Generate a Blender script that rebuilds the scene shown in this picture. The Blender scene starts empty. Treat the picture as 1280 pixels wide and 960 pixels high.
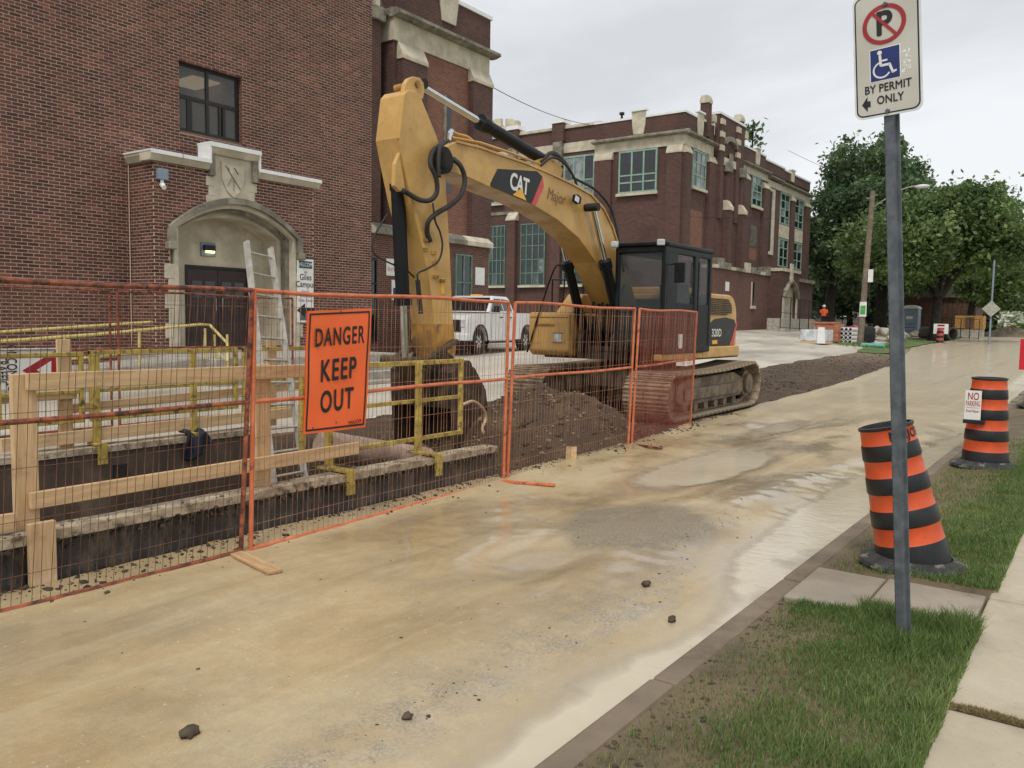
import bpy, bmesh, math, random
import numpy as np
from mathutils import Vector, Matrix, noise as mnoise

S = bpy.context.scene
rad = math.radians
rnd = random.Random(7)

# ---------------------------------------------------------------- camera
# world: +X runs along the street away from the viewer, +Y across it towards the school, +Z up
EYE = Vector((0, 0, 1.65))
YAW, PITCH, ROLL, FPX = rad(35.7), rad(4.4), rad(0.9), 1035.0
FW = Vector((math.cos(PITCH) * math.cos(YAW), math.cos(PITCH) * math.sin(YAW), -math.sin(PITCH)))
_rt = Vector((math.sin(YAW), -math.cos(YAW), 0))
_up = _rt.cross(FW)
RT = math.cos(ROLL) * _rt + math.sin(ROLL) * _up
UP = math.cos(ROLL) * _up - math.sin(ROLL) * _rt
cd = bpy.data.cameras.new('camera')
cam = bpy.data.objects.new('camera', cd)
S.collection.objects.link(cam)
cam.matrix_world = Matrix(((RT.x, UP.x, -FW.x, EYE.x), (RT.y, UP.y, -FW.y, EYE.y), (RT.z, UP.z, -FW.z, EYE.z), (0, 0, 0, 1)))
cd.sensor_width = 36.0
cd.lens = FPX / 1280 * 36
cd.clip_start = 0.05
cd.clip_end = 2000
S.camera = cam

# ---------------------------------------------------------------- sky and light
SUN_EL, SUN_AZ = rad(56), rad(248)
w = bpy.data.worlds.new('World')
S.world = w
w.use_nodes = True
nt = w.node_tree
for n in list(nt.nodes):
    nt.nodes.remove(n)
_n = lambda t: nt.nodes.new(t)
out, bg, sky, tc = _n('ShaderNodeOutputWorld'), _n('ShaderNodeBackground'), _n('ShaderNodeTexSky'), _n('ShaderNodeTexCoord')
sky.sky_type = 'NISHITA'
sky.sun_disc = False
sky.sun_elevation = SUN_EL
sky.sun_rotation = SUN_AZ
mp, nz, nz2, rp, mx = _n('ShaderNodeMapping'), _n('ShaderNodeTexNoise'), _n('ShaderNodeTexNoise'), _n('ShaderNodeValToRGB'), _n('ShaderNodeMix')
mp.inputs['Scale'].default_value = (1.0, 1.0, 2.6)
nz.inputs['Scale'].default_value = 1.7
nz.inputs['Detail'].default_value = 7
nz.inputs['Roughness'].default_value = 0.55
nz.inputs['Distortion'].default_value = 0.35
rp.color_ramp.elements[0].position = 0.36
rp.color_ramp.elements[0].color = (5.7, 5.85, 6.05, 1)
rp.color_ramp.elements[1].position = 0.60
rp.color_ramp.elements[1].color = (7.5, 7.65, 7.8, 1)
mx.data_type = 'RGBA'
mx.inputs['Factor'].default_value = 0.94
bg.inputs['Strength'].default_value = 0.1
L = nt.links.new
L(tc.outputs['Generated'], mp.inputs['Vector'])
L(mp.outputs['Vector'], nz.inputs['Vector'])
L(nz.outputs['Fac'], rp.inputs['Fac'])
L(sky.outputs['Color'], mx.inputs['A'])
L(rp.outputs['Color'], mx.inputs['B'])
L(mx.outputs['Result'], bg.inputs['Color'])
L(bg.outputs['Background'], out.inputs['Surface'])
sd = bpy.data.lights.new('sun', 'SUN')
sd.energy = 1.5
sd.angle = rad(16)
sd.color = (1.0, 0.965, 0.92)
so = bpy.data.objects.new('sun', sd)
S.collection.objects.link(so)
_sv = Vector((math.sin(SUN_AZ) * math.cos(SUN_EL), math.cos(SUN_AZ) * math.cos(SUN_EL), math.sin(SUN_EL)))
so.rotation_euler = _sv.to_track_quat('Z', 'Y').to_euler()
so.location = (0, 0, 30)
S.view_settings.view_transform = 'Standard'
S.view_settings.look = 'None'
S.view_settings.exposure = 0.32
S.view_settings.gamma = 1.0
S.view_settings.use_curve_mapping = False

# ---------------------------------------------------------------- survey helpers: a sighting taken on a real plane of the place
def sight(px, py):
    return FW + RT * ((px - 640) / FPX) + UP * ((480 - py) / FPX)
def onY(px, py, Y):
    r = sight(px, py); return EYE + r * (Y / r.y)
def onX(px, py, X):
    r = sight(px, py); return EYE + r * (X / r.x)
def onZ(px, py, Z):
    r = sight(px, py); return EYE + r * ((Z - EYE.z) / r.z)

# ---------------------------------------------------------------- materials
def lin(c):
    return tuple(((v / 255) / 12.92 if v <= 10 else (((v / 255) + 0.055) / 1.055) ** 2.4) for v in c) + (1,)

class NT:
    def __init__(s, name):
        s.m = bpy.data.materials.new(name)
        s.m.use_nodes = True
        s.t = s.m.node_tree
        s.b = s.t.nodes['Principled BSDF']
        s.o = s.t.nodes['Material Output']
    def n(s, t, **kw):
        nd = s.t.nodes.new(t)
        for k, v in kw.items():
            if hasattr(nd, k): setattr(nd, k, v)
            else: nd.inputs[k.replace('_', ' ')].default_value = v
        return nd
    def l(s, a, b):
        s.t.links.new(a, b)
    def tc(s, which='Object'):
        return s.n('ShaderNodeTexCoord').outputs[which]
    def pos(s):
        return s.n('ShaderNodeNewGeometry').outputs['Position']
    def noise(s, vec, scale, detail=5, rough=0.6, dist=0.0):
        nd = s.n('ShaderNodeTexNoise', Scale=scale, Detail=detail, Roughness=rough, Distortion=dist)
        s.l(vec, nd.inputs['Vector'])
        return nd.outputs['Fac']
    def ramp(s, fac, stops):
        nd = s.n('ShaderNodeValToRGB')
        e = nd.color_ramp.elements
        e[0].position, e[0].color = stops[0]
        e[1].position, e[1].color = stops[-1]
        for p, c in stops[1:-1]:
            x = e.new(p); x.color = c
        s.l(fac, nd.inputs['Fac'])
        return nd.outputs['Color']
    def mix(s, fac, a, b, mode='MIX'):
        nd = s.n('ShaderNodeMix', data_type='RGBA', blend_type=mode)
        for v, i in ((fac, 0), (a, 6), (b, 7)):
            if hasattr(v, 'is_linked'): s.l(v, nd.inputs[i])
            else: nd.inputs[i].default_value = v
        return nd.outputs[2]
    def math(s, op, a, b=0.0, c=None, clamp=False):
        nd = s.n('ShaderNodeMath', operation=op, use_clamp=clamp)
        for v, i in ((a, 0), (b, 1), (c, 2)):
            if v is None: continue
            if hasattr(v, 'is_linked'): s.l(v, nd.inputs[i])
            else: nd.inputs[i].default_value = v
        return nd.outputs[0]
    def maprange(s, v, a, b, c=0.0, d=1.0):
        nd = s.n('ShaderNodeMapRange')
        s.l(v, nd.inputs[0])
        for i, q in enumerate((a, b, c, d)): nd.inputs[i + 1].default_value = q
        return nd.outputs[0]
    def bump(s, hgt, strength, dist=0.02):
        nd = s.n('ShaderNodeBump', Strength=strength, Distance=dist)
        s.l(hgt, nd.inputs['Height'])
        s.l(nd.outputs['Normal'], s.b.inputs['Normal'])
    def set(s, col=None, rough=None, metal=None, **kw):
        for v, i in ((col, 'Base Color'), (rough, 'Roughness'), (metal, 'Metallic')):
            if v is None: continue
            if hasattr(v, 'is_linked'): s.l(v, s.b.inputs[i])
            else: s.b.inputs[i].default_value = v
        for k, v in kw.items():
            s.b.inputs[k.replace('_', ' ')].default_value = v
        return s

def M(name, c, rough=0.7, metal=0.0, c2=None, scale=6.0, lo=0.4, hi=0.65, bump=0.15, bscale=60.0, bdist=0.01, rust=None, rust_amt=0.5, rscale=9.0, **kw):
    k = NT(name)
    v = k.tc()
    if c2 is None: c2 = tuple(x * 0.78 for x in c)
    col = k.ramp(k.noise(v, scale), [(lo, lin(c2)), (hi, lin(c))])
    if rust:
        f = k.maprange(k.noise(v, rscale, 8, 0.7), 1 - rust_amt - 0.04, 1 - rust_amt + 0.1)
        col = k.mix(f, col, lin(rust))
    k.set(col, rough, metal, **kw)
    if bump: k.bump(k.noise(v, bscale, 4), bump, bdist)
    return k.m

def worn_paint(name, c, c2):
    """sun-faded machine enamel: mud film low down, chips along the plates, streaks of dried splash"""
    k = NT(name); v = k.tc(); p = k.pos()
    col = k.ramp(k.noise(v, 1.5, 5), [(0.38, lin(c2)), (0.64, lin(c))])
    film = k.maprange(k.noise(v, 3.2, 7, 0.7), 0.50, 0.72, 0.0, 0.45)
    col = k.mix(film, col, lin((150, 122, 84)))
    sm = k.n('ShaderNodeMapping'); sm.inputs['Scale'].default_value = (9, 9, 0.9); k.l(v, sm.inputs[0])
    col = k.mix(k.maprange(k.noise(sm.outputs[0], 1.6, 5, 0.65), 0.60, 0.74, 0.0, 0.35), col, lin((120, 94, 62)))
    chips = k.maprange(k.noise(v, 17, 6, 0.72), 0.655, 0.68, 0.0, 0.85)
    col = k.mix(chips, col, lin((92, 70, 50)))
    rgh = k.math('ADD', 0.38, k.math('MULTIPLY', film, 0.7))
    k.set(col, rgh); k.bump(k.noise(v, 40, 4), 0.06, 0.004)
    return k.m
m = {}
m['cat_yellow'] = worn_paint('cat_yellow', (210, 168, 98), (190, 147, 80))
m['dirty_yellow'] = M('dirty_yellow', (196, 144, 62), 0.55, c2=(128, 94, 50), scale=3.0, rust=(74, 58, 42), rust_amt=0.42, rscale=4)
m['black_paint'] = M('black_paint', (22, 24, 28), 0.5, c2=(14, 15, 18), bump=0.03, Specular_IOR_Level=0.3)
m['black_rubber'] = M('black_rubber', (34, 34, 35), 0.75, c2=(20, 20, 21))
m['hose'] = M('hose', (52, 50, 47), 0.7, c2=(36, 35, 33), bump=0.3, bscale=200)
m['chrome'] = M('chrome', (215, 215, 215), 0.14, 1.0, c2=(200, 200, 200), bump=0)
m['track_steel'] = M('track_steel', (176, 158, 132), 0.7, 0.0, c2=(124, 108, 88), scale=5, rust=(86, 72, 58), rust_amt=0.38, rscale=7, bump=0.5)
m['muddy_steel'] = M('muddy_steel', (136, 120, 98), 0.75, 0.0, c2=(90, 78, 64), scale=4, bump=0.5, bscale=25)
m['bucket_steel'] = M('bucket_steel', (88, 70, 52), 0.7, 0.1, c2=(46, 37, 29), scale=5, bump=0.6, bscale=20)
m['grime'] = M('grime', (46, 41, 37), 0.75, c2=(26, 23, 21), scale=5, bump=0.4)
m['white_paint'] = M('white_paint', (226, 227, 226), 0.28, c2=(214, 214, 211), bump=0, Coat_Weight=0.4)
m['white_print'] = M('white_print', (232, 231, 226), 0.5, c2=(222, 220, 214), bump=0)
m['black_print'] = M('black_print', (22, 22, 23), 0.5, c2=(16, 16, 17), bump=0)
m['red_print'] = M('red_print', (170, 34, 44), 0.45, c2=(150, 28, 38), bump=0)
m['red_decal'] = M('red_decal', (214, 76, 74), 0.45, c2=(200, 62, 62), bump=0)
m['logo_yellow'] = M('logo_yellow', (238, 178, 66), 0.45, c2=(230, 168, 56), bump=0)
m['scrawl'] = M('scrawl', (140, 104, 66), 0.6, c2=(124, 92, 62), bump=0)
m['blue_print'] = M('blue_print', (26, 44, 112), 0.45, c2=(20, 36, 96), scale=20, bump=0)
m['teal_print'] = M('teal_print', (40, 82, 88), 0.5, c2=(34, 72, 78), bump=0)
m['grey_print'] = M('grey_print', (96, 104, 112), 0.6, c2=(80, 86, 92), bump=0)
m['sign_face'] = M('sign_face', (197, 193, 182), 0.5, c2=(186, 181, 168), scale=3, bump=0)
m['sign_edge'] = M('sign_edge', (222, 224, 224), 0.4, c2=(205, 207, 207), bump=0)
m['danger_orange'] = M('danger_orange', (244, 110, 50), 0.5, c2=(234, 98, 42), scale=2.5, lo=0.3, hi=0.7, bump=0.25, bscale=5, bdist=0.02)
m['galv'] = M('galv', (104, 109, 114), 0.5, 0.2, c2=(82, 87, 92), scale=14, bump=0.15, bscale=120, rust=(148, 150, 150), rust_amt=0.30, rscale=13)
m['fence_orange'] = M('fence_orange', (214, 122, 80), 0.5, c2=(192, 100, 62), scale=9, rust=(96, 52, 34), rust_amt=0.40, rscale=14, bump=0.3)
m['fence_rust'] = M('fence_rust', (172, 92, 60), 0.6, c2=(124, 66, 44), scale=9, rust=(64, 40, 30), rust_amt=0.50, rscale=12, bump=0.4)
m['wire'] = M('wire', (186, 134, 100), 0.5, 0.1, c2=(122, 84, 62), scale=5, bump=0)
m['wire_rust'] = M('wire_rust', (134, 92, 66), 0.6, 0.1, c2=(74, 52, 40), scale=5, bump=0)
m['rail_yellow'] = M('rail_yellow', (196, 172, 84), 0.55, c2=(164, 140, 66), scale=8, rust=(92, 74, 50), rust_amt=0.46, rscale=13, bump=0.3)
m['pale_yellow'] = M('pale_yellow', (212, 194, 124), 0.5, c2=(194, 174, 104), scale=6)
m['aluminium'] = M('aluminium', (196, 192, 180), 0.42, 0.35, c2=(168, 163, 150), scale=9)
m['barrel_orange'] = M('barrel_orange', (218, 88, 42), 0.42, c2=(198, 78, 38), scale=5, bump=0.05, rust=(160, 84, 60), rust_amt=0.37, rscale=16)
m['barrel_black'] = M('barrel_black', (30, 31, 33), 0.45, c2=(21, 22, 24), scale=8, rust=(60, 58, 54), rust_amt=0.33, rscale=12)
m['tyre'] = M('tyre', (62, 62, 60), 0.75, c2=(38, 38, 38), scale=12, rust=(124, 120, 110), rust_amt=0.42, rscale=9, bump=0.4, bscale=30)
m['truck_tyre'] = M('truck_tyre', (44, 42, 40), 0.8, c2=(30, 29, 28))
m['porta_grey'] = M('porta_grey', (138, 152, 166), 0.5, c2=(122, 136, 150))
m['terracotta'] = M('terracotta', (184, 122, 88), 0.7, c2=(160, 100, 72), scale=4)
m['plastic_wrap'] = M('plastic_wrap', (222, 224, 224), 0.3, c2=(176, 180, 182), scale=3, bump=0.6, bscale=6, bdist=0.04)
m['green_pipe'] = M('green_pipe', (110, 178, 160), 0.4, c2=(96, 160, 144))
m['red_plastic'] = M('red_plastic', (190, 84, 72), 0.5, c2=(166, 66, 58))
m['bright_red'] = M('bright_red', (214, 34, 52), 0.5, c2=(200, 28, 44), bump=0)
m['concrete'] = M('concrete', (178, 172, 160), 0.85, c2=(150, 144, 132), scale=5, bump=0.4, bscale=40)
m['concrete_dark'] = M('concrete_dark', (112, 106, 98), 0.7, c2=(84, 78, 72), scale=4, bump=0.4, bscale=40)
m['pole_wood'] = M('pole_wood', (136, 122, 104), 0.85, c2=(108, 96, 82), scale=4, bump=0.4, bscale=20)
m['crate_wood'] = M('crate_wood', (186, 142, 78), 0.8, c2=(160, 118, 62))
m['barn_wood'] = M('barn_wood', (112, 84, 68), 0.85, c2=(84, 62, 50))
m['bark'] = M('bark', (62, 54, 46), 0.9, c2=(40, 35, 30), scale=3, bump=0.8, bscale=8, bdist=0.05)
m['cloth_navy'] = M('cloth_navy', (38, 40, 52), 0.9, c2=(24, 25, 34), scale=10, bump=0.5, bscale=30)
m['skin'] = M('skin', (190, 140, 112), 0.6, c2=(176, 126, 100), bump=0)
m['vest_orange'] = M('vest_orange', (240, 104, 54), 0.7, c2=(226, 90, 44))
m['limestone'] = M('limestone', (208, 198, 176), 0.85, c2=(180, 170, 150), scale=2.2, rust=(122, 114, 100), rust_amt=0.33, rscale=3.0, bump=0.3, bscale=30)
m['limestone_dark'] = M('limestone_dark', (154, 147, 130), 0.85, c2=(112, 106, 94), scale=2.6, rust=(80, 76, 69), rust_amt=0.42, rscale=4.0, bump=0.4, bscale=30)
m['white_flashing'] = M('white_flashing', (236, 236, 234), 0.4, c2=(226, 226, 224), bump=0)
m['dark_frame'] = M('dark_frame', (24, 22, 22), 0.5, c2=(16, 15, 15), bump=0)
m['green_frame'] = M('green_frame', (150, 176, 160), 0.6, c2=(128, 156, 140), scale=3)
m['dark_green_frame'] = M('dark_green_frame', (106, 140, 122), 0.6, c2=(84, 116, 100), scale=3)
m['door_brown'] = M('door_brown', (62, 42, 40), 0.5, c2=(46, 32, 31))
m['interior'] = M('interior', (130, 128, 122), 0.9, c2=(118, 116, 110), bump=0)
m['amber'] = M('amber', (250, 190, 60), 0.3, c2=(240, 170, 40), bump=0)
m['lamp_glass'] = M('lamp_glass', (226, 230, 230), 0.1, c2=(180, 184, 186), bump=0)
m['stone'] = M('stone', (96, 82, 64), 0.85, c2=(62, 52, 42), scale=12, bump=0.6, bscale=25)
m['gravel'] = M('gravel', (156, 138, 112), 0.85, c2=(84, 70, 55), scale=9, lo=0.3, hi=0.7, bump=0.3)
m['clod'] = M('clod', (84, 71, 56), 0.9, c2=(52, 43, 35), scale=9, bump=0.5)
m['netting_rope'] = M('netting_rope', (200, 170, 140), 0.8, c2=(170, 140, 112))

def glass(name, tint, trans, rough=0.04):
    k = NT(name)
    k.set(lin(tint), rough, 0.0)
    k.b.inputs['IOR'].default_value = 1.5
    tr = k.n('ShaderNodeBsdfTransparent')
    ms = k.n('ShaderNodeMixShader')
    ms.inputs[0].default_value = trans
    k.l(k.b.outputs[0], ms.inputs[1]); k.l(tr.outputs[0], ms.inputs[2]); k.l(ms.outputs[0], k.o.inputs['Surface'])
    return k.m
m['window_glass'] = glass('window_glass', (84, 83, 80), 0.32)
m['cab_glass'] = glass('cab_glass', (66, 72, 72), 0.72)
m['pane_dark'] = M('pane_dark', (46, 50, 52), 0.08, c2=(26, 29, 31), scale=0.9, bump=0, Specular_IOR_Level=0.7)
m['pane_pale'] = M('pane_pale', (150, 158, 156), 0.12, c2=(64, 70, 70), scale=0.7, lo=0.42, hi=0.58, bump=0, Specular_IOR_Level=0.7)
m['truck_glass'] = M('truck_glass', (40, 46, 50), 0.06, c2=(24, 28, 31), bump=0, Specular_IOR_Level=0.8)

def emis(name, c, e):
    k = NT(name)
    k.set(lin(c), 0.5, 0.0)
    k.b.inputs['Emission Color'].default_value = lin(c)
    k.b.inputs['Emission Strength'].default_value = e
    return k.m
m['tube_light'] = emis('tube_light', (250, 226, 184), 1.1)
m['porch_lamp'] = emis('porch_lamp', (255, 236, 150), 3.0)

def netting():
    k = NT('debris_netting')
    v = k.tc()
    col = k.ramp(k.noise(v, 5), [(0.35, lin((132, 50, 36))), (0.65, lin((176, 74, 52)))])
    k.set(col, 0.7, 0)
    a = k.n('ShaderNodeTexWave', Scale=28.0, bands_direction='X'); b = k.n('ShaderNodeTexWave', Scale=28.0, bands_direction='Z')
    k.l(v, a.inputs['Vector']); k.l(v, b.inputs['Vector'])
    s = k.math('MAXIMUM', a.outputs['Fac'], b.outputs['Fac'])
    f = k.maprange(s, 0.80, 0.99, 0.88, 0.45)
    tr = k.n('ShaderNodeBsdfTransparent'); ms = k.n('ShaderNodeMixShader')
    k.l(f, ms.inputs[0]); k.l(k.b.outputs[0], ms.inputs[1]); k.l(tr.outputs[0], ms.inputs[2]); k.l(ms.outputs[0], k.o.inputs['Surface'])
    return k.m
m['netting'] = netting()

def brick_mat(name, b1, b2, mortar, stain=(40, 30, 28), bw=0.21, bh=0.067):
    k = NT(name)
    g = k.n('ShaderNodeNewGeometry')
    sp = k.n('ShaderNodeSeparateXYZ'); k.l(g.outputs['Position'], sp.inputs[0])
    sn = k.n('ShaderNodeSeparateXYZ'); k.l(g.outputs['True Normal'], sn.inputs[0])
    fx = k.math('GREATER_THAN', k.math('ABSOLUTE', sn.outputs[0]), 0.5)
    u = k.math('ADD', k.math('MULTIPLY', sp.outputs[1], fx), k.math('MULTIPLY', sp.outputs[0], k.math('SUBTRACT', 1.0, fx)))
    cb = k.n('ShaderNodeCombineXYZ'); k.l(u, cb.inputs[0]); k.l(sp.outputs[2], cb.inputs[1])
    bt = k.n('ShaderNodeTexBrick', Scale=1.0)
    bt.inputs['Brick Width'].default_value = bw
    bt.inputs['Row Height'].default_value = bh
    bt.inputs['Mortar Size'].default_value = 0.006
    bt.inputs['Color1'].default_value = lin(b1)
    bt.inputs['Color2'].default_value = lin(b2)
    bt.inputs['Mortar'].default_value = lin(mortar)
    k.l(cb.outputs[0], bt.inputs['Vector'])
    f = k.maprange(k.noise(g.outputs['Position'], 0.6, 6, 0.65), 0.45, 0.75, 0.0, 0.55)
    col = k.mix(f, bt.outputs['Color'], lin(stain))
    k.set(col, 0.88)
    k.bump(bt.outputs['Fac'], -0.3, 0.006)
    return k.m
m['brick_far'] = brick_mat('brick_far', (108, 70, 60), (82, 54, 47), (132, 111, 99), stain=(66, 47, 43))
m['brick_dark'] = brick_mat('brick_dark', (94, 60, 52), (68, 45, 41), (118, 98, 88), stain=(50, 37, 34))
m['brick_orange'] = brick_mat('brick_orange', (132, 86, 70), (108, 70, 58), (142, 116, 100), stain=(98, 68, 58))
m['brick_mid'] = brick_mat('brick_mid', (108, 70, 60), (78, 50, 44), (150, 124, 106), stain=(72, 50, 45))

def brick_piece(name, dark, light, mid):
    k = NT(name)
    g = k.n('ShaderNodeNewGeometry')
    oi = k.n('ShaderNodeObjectInfo')
    r = k.math('FRACT', k.math('ADD', g.outputs['Random Per Island'], oi.outputs['Random']))
    col = k.ramp(r, [(0.0, lin(tuple(q * 0.80 for q in dark))), (0.07, lin(dark)), (0.5, lin(mid)), (0.93, lin(light)), (1.0, lin(tuple(q * 1.2 for q in light)))])
    sv = k.n('ShaderNodeMapping'); sv.inputs['Scale'].default_value = (1.3, 1.3, 0.22); k.l(g.outputs['Position'], sv.inputs[0])
    big = k.math('MULTIPLY', k.maprange(k.noise(g.outputs['Position'], 0.45, 6, 0.65), 0.32, 0.68, 0.82, 1.12), k.maprange(k.noise(sv.outputs[0], 1.0, 5, 0.6), 0.40, 0.62, 0.88, 1.05))
    cc = k.n('ShaderNodeMix', data_type='RGBA', blend_type='MULTIPLY'); cc.inputs[0].default_value = 1
    k.l(col, cc.inputs[6]); k.l(big, cc.inputs[7])
    k.set(cc.outputs[2], 0.85)
    k.bump(k.noise(g.outputs['Position'], 45, 3), 0.3, 0.006)
    return k.m
m['brick'] = brick_piece('brick', (82, 51, 44), (114, 72, 61), (97, 61, 52))
m['mortar'] = M('mortar', (206, 180, 160), 0.95, c2=(188, 162, 142), scale=1.2, bump=0.3)

def wood_mat(name, c1, c2):
    k = NT(name)
    v = k.tc()
    mpn = k.n('ShaderNodeMapping'); mpn.inputs['Scale'].default_value = (0.5, 6, 6); k.l(v, mpn.inputs[0])
    f = k.noise(mpn.outputs[0], 5, 6, 0.6, 0.6)
    col = k.ramp(f, [(0.3, lin(c2)), (0.62, lin(c1))])
    st = k.maprange(k.noise(v, 3.5, 6, 0.7), 0.56, 0.75, 0, 0.6)
    col = k.mix(st, col, lin((132, 100, 66)))
    k.set(col, 0.75); k.bump(f, 0.2, 0.004)
    return k.m
m['lumber'] = wood_mat('lumber', (212, 180, 138), (182, 150, 110))
m['weathered_plank'] = wood_mat('weathered_plank', (196, 160, 116), (150, 118, 84))

def foliage(name, dark, mid, light, trans=0.25):
    k = NT(name)
    g = k.n('ShaderNodeNewGeometry')
    big = k.noise(g.outputs['Position'], 0.45, 4, 0.6)
    r = k.math('ADD', k.math('MULTIPLY', g.outputs['Random Per Island'], 0.55), k.maprange(big, 0.3, 0.7, 0.0, 0.5))
    col = k.ramp(r, [(0.05, lin(dark)), (0.5, lin(mid)), (0.95, lin(light))])
    k.set(col, 0.6)
    tl = k.n('ShaderNodeBsdfTranslucent'); k.l(col, tl.inputs['Color'])
    ms = k.n('ShaderNodeMixShader'); ms.inputs[0].default_value = trans
    k.l(k.b.outputs[0], ms.inputs[1]); k.l(tl.outputs[0], ms.inputs[2]); k.l(ms.outputs[0], k.o.inputs['Surface'])
    return k.m
m['leaf_dark'] = foliage('leaf_dark', (50, 70, 46), (84, 108, 72), (130, 148, 102), 0.38)
m['leaf_mid'] = foliage('leaf_mid', (66, 90, 50), (102, 126, 74), (142, 160, 102), 0.38)
m['leaf_far'] = foliage('leaf_far', (66, 88, 60), (92, 116, 78), (122, 144, 98), 0.3)
m['grass_blade'] = foliage('grass_blade', (66, 92, 44), (102, 128, 66), (156, 166, 106), 0.38)
m['dry_grass'] = foliage('dry_grass', (104, 94, 60), (134, 122, 80), (168, 152, 110), 0.3)
# ---------------------------------------------------------------- mesh builder and scene-tree helpers
V = Vector
class MB:
    def __init__(s):
        s.v, s.f, s.mi = [], [], []
    def add(s, vs, fs, k=0):
        o = len(s.v)
        s.v += [tuple(p) for p in vs]
        s.f += [tuple(i + o for i in f) for f in fs]
        s.mi += [k] * len(fs)
        return s
    def box(s, x0, x1, y0, y1, z0, z1, k=0):
        return s.add([(x0, y0, z0), (x1, y0, z0), (x1, y1, z0), (x0, y1, z0), (x0, y0, z1), (x1, y0, z1), (x1, y1, z1), (x0, y1, z1)],
                     [(0, 3, 2, 1), (4, 5, 6, 7), (0, 1, 5, 4), (1, 2, 6, 5), (2, 3, 7, 6), (3, 0, 4, 7)], k)
    def beam(s, p, q, w, h, up=(0, 0, 1), k=0):
        p, q = V(p), V(q)
        d = (q - p).normalized(); sd = d.cross(V(up))
        if sd.length < 1e-4: sd = d.cross(V((1, 0, 0)))
        sd.normalize(); u = sd.cross(d)
        a, b = sd * w / 2, u * h / 2
        return s.add([p - a - b, p + a - b, p + a + b, p - a + b, q - a - b, q + a - b, q + a + b, q - a + b],
                     [(0, 1, 2, 3), (7, 6, 5, 4), (0, 4, 5, 1), (1, 5, 6, 2), (2, 6, 7, 3), (3, 7, 4, 0)], k)
    def tube(s, pts, r, n=8, k=0):
        pts = [V(p) for p in pts]
        rs = r if isinstance(r, (list, tuple)) else [r] * len(pts)
        prev = None; vs = []; fs = []
        for i, p in enumerate(pts):
            d = (pts[min(i + 1, len(pts) - 1)] - pts[max(i - 1, 0)]).normalized()
            if prev is None:
                a = d.cross(V((0, 0, 1)))
                if a.length < 1e-3: a = d.cross(V((1, 0, 0)))
            else:
                a = prev - d * prev.dot(d)
            a.normalize(); prev = a; b = d.cross(a)
            for j in range(n):
                t = 2 * math.pi * j / n
                vs.append(p + (a * math.cos(t) + b * math.sin(t)) * rs[i])
        for i in range(len(pts) - 1):
            for j in range(n):
                j2 = (j + 1) % n
                fs.append((i * n + j, i * n + j2, (i + 1) * n + j2, (i + 1) * n + j))
        fs.append(tuple(range(n))[::-1]); fs.append(tuple((len(pts) - 1) * n + j for j in range(n)))
        return s.add(vs, fs, k)
    def cyl(s, p, q, r, r2=None, n=16, k=0):
        return s.tube([p, q], [r, r if r2 is None else r2], n, k)
    def lathe(s, prof, c=(0, 0, 0), n=24, k=0, ks=None):
        vs = []; c = V(c)
        for (r, z) in prof:
            for j in range(n):
                t = 2 * math.pi * j / n
                vs.append((c.x + r * math.cos(t), c.y + r * math.sin(t), c.z + z))
        for i in range(len(prof) - 1):
            s.add([], [], 0)
        o = len(s.v); s.v += vs
        for i in range(len(prof) - 1):
            for j in range(n):
                j2 = (j + 1) % n
                s.f.append((o + i * n + j, o + i * n + j2, o + (i + 1) * n + j2, o + (i + 1) * n + j))
                s.mi.append(ks[i] if ks else k)
        return s
    def prism(s, poly, vec, k=0):
        n = len(poly); vec = V(vec)
        a = [V(p) for p in poly]
        vs = a + [p + vec for p in a]
        fs = [tuple(range(n)), tuple(range(2 * n - 1, n - 1, -1))] + [(i, n + i, n + (i + 1) % n, (i + 1) % n) for i in range(n)]
        return s.add(vs, fs, k)
    def quad(s, a, b, c, d, k=0):
        return s.add([a, b, c, d], [(0, 1, 2, 3)], k)
    def blob(s, c, r, sub=1, seed=0, amp=0.25, sq=(1, 1, 1), k=0):
        bm = bmesh.new(); bmesh.ops.create_icosphere(bm, subdivisions=sub, radius=1)
        bm.verts.ensure_lookup_table()
        vs = []
        for q in bm.verts:
            d = 1 + amp * mnoise.noise(q.co * 1.6 + V((seed * 7.3, seed * 1.7, seed)))* 1.6
            vs.append((c[0] + q.co.x * r * sq[0] * d, c[1] + q.co.y * r * sq[1] * d, c[2] + q.co.z * r * sq[2] * d))
        fs = [tuple(q.index for q in f.verts) for f in bm.faces]
        bm.free()
        return s.add(vs, fs, k)
    def xf(s, mat, frm=0):
        for i in range(frm, len(s.v)):
            s.v[i] = tuple(mat @ V(s.v[i]))
        return s
    def mesh(s, name, mats, smooth=False, off=(0, 0, 0), fixn=True):
        me = bpy.data.meshes.new(name)
        o = V(off)
        me.from_pydata([tuple(V(p) - o) for p in s.v], [], s.f)
        for q in (mats if isinstance(mats, (list, tuple)) else [mats]):
            me.materials.append(q)
        if max(s.mi or [0]) > 0:
            me.polygons.foreach_set('material_index', s.mi)
        if fixn:
            bm = bmesh.new(); bm.from_mesh(me); bmesh.ops.recalc_face_normals(bm, faces=bm.faces); bm.to_mesh(me); bm.free()
        if smooth:
            me.polygons.foreach_set('use_smooth', [True] * len(me.polygons))
            if smooth != 'all': me.set_sharp_from_angle(angle=rad(40))
        me.update()
        return me
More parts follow.
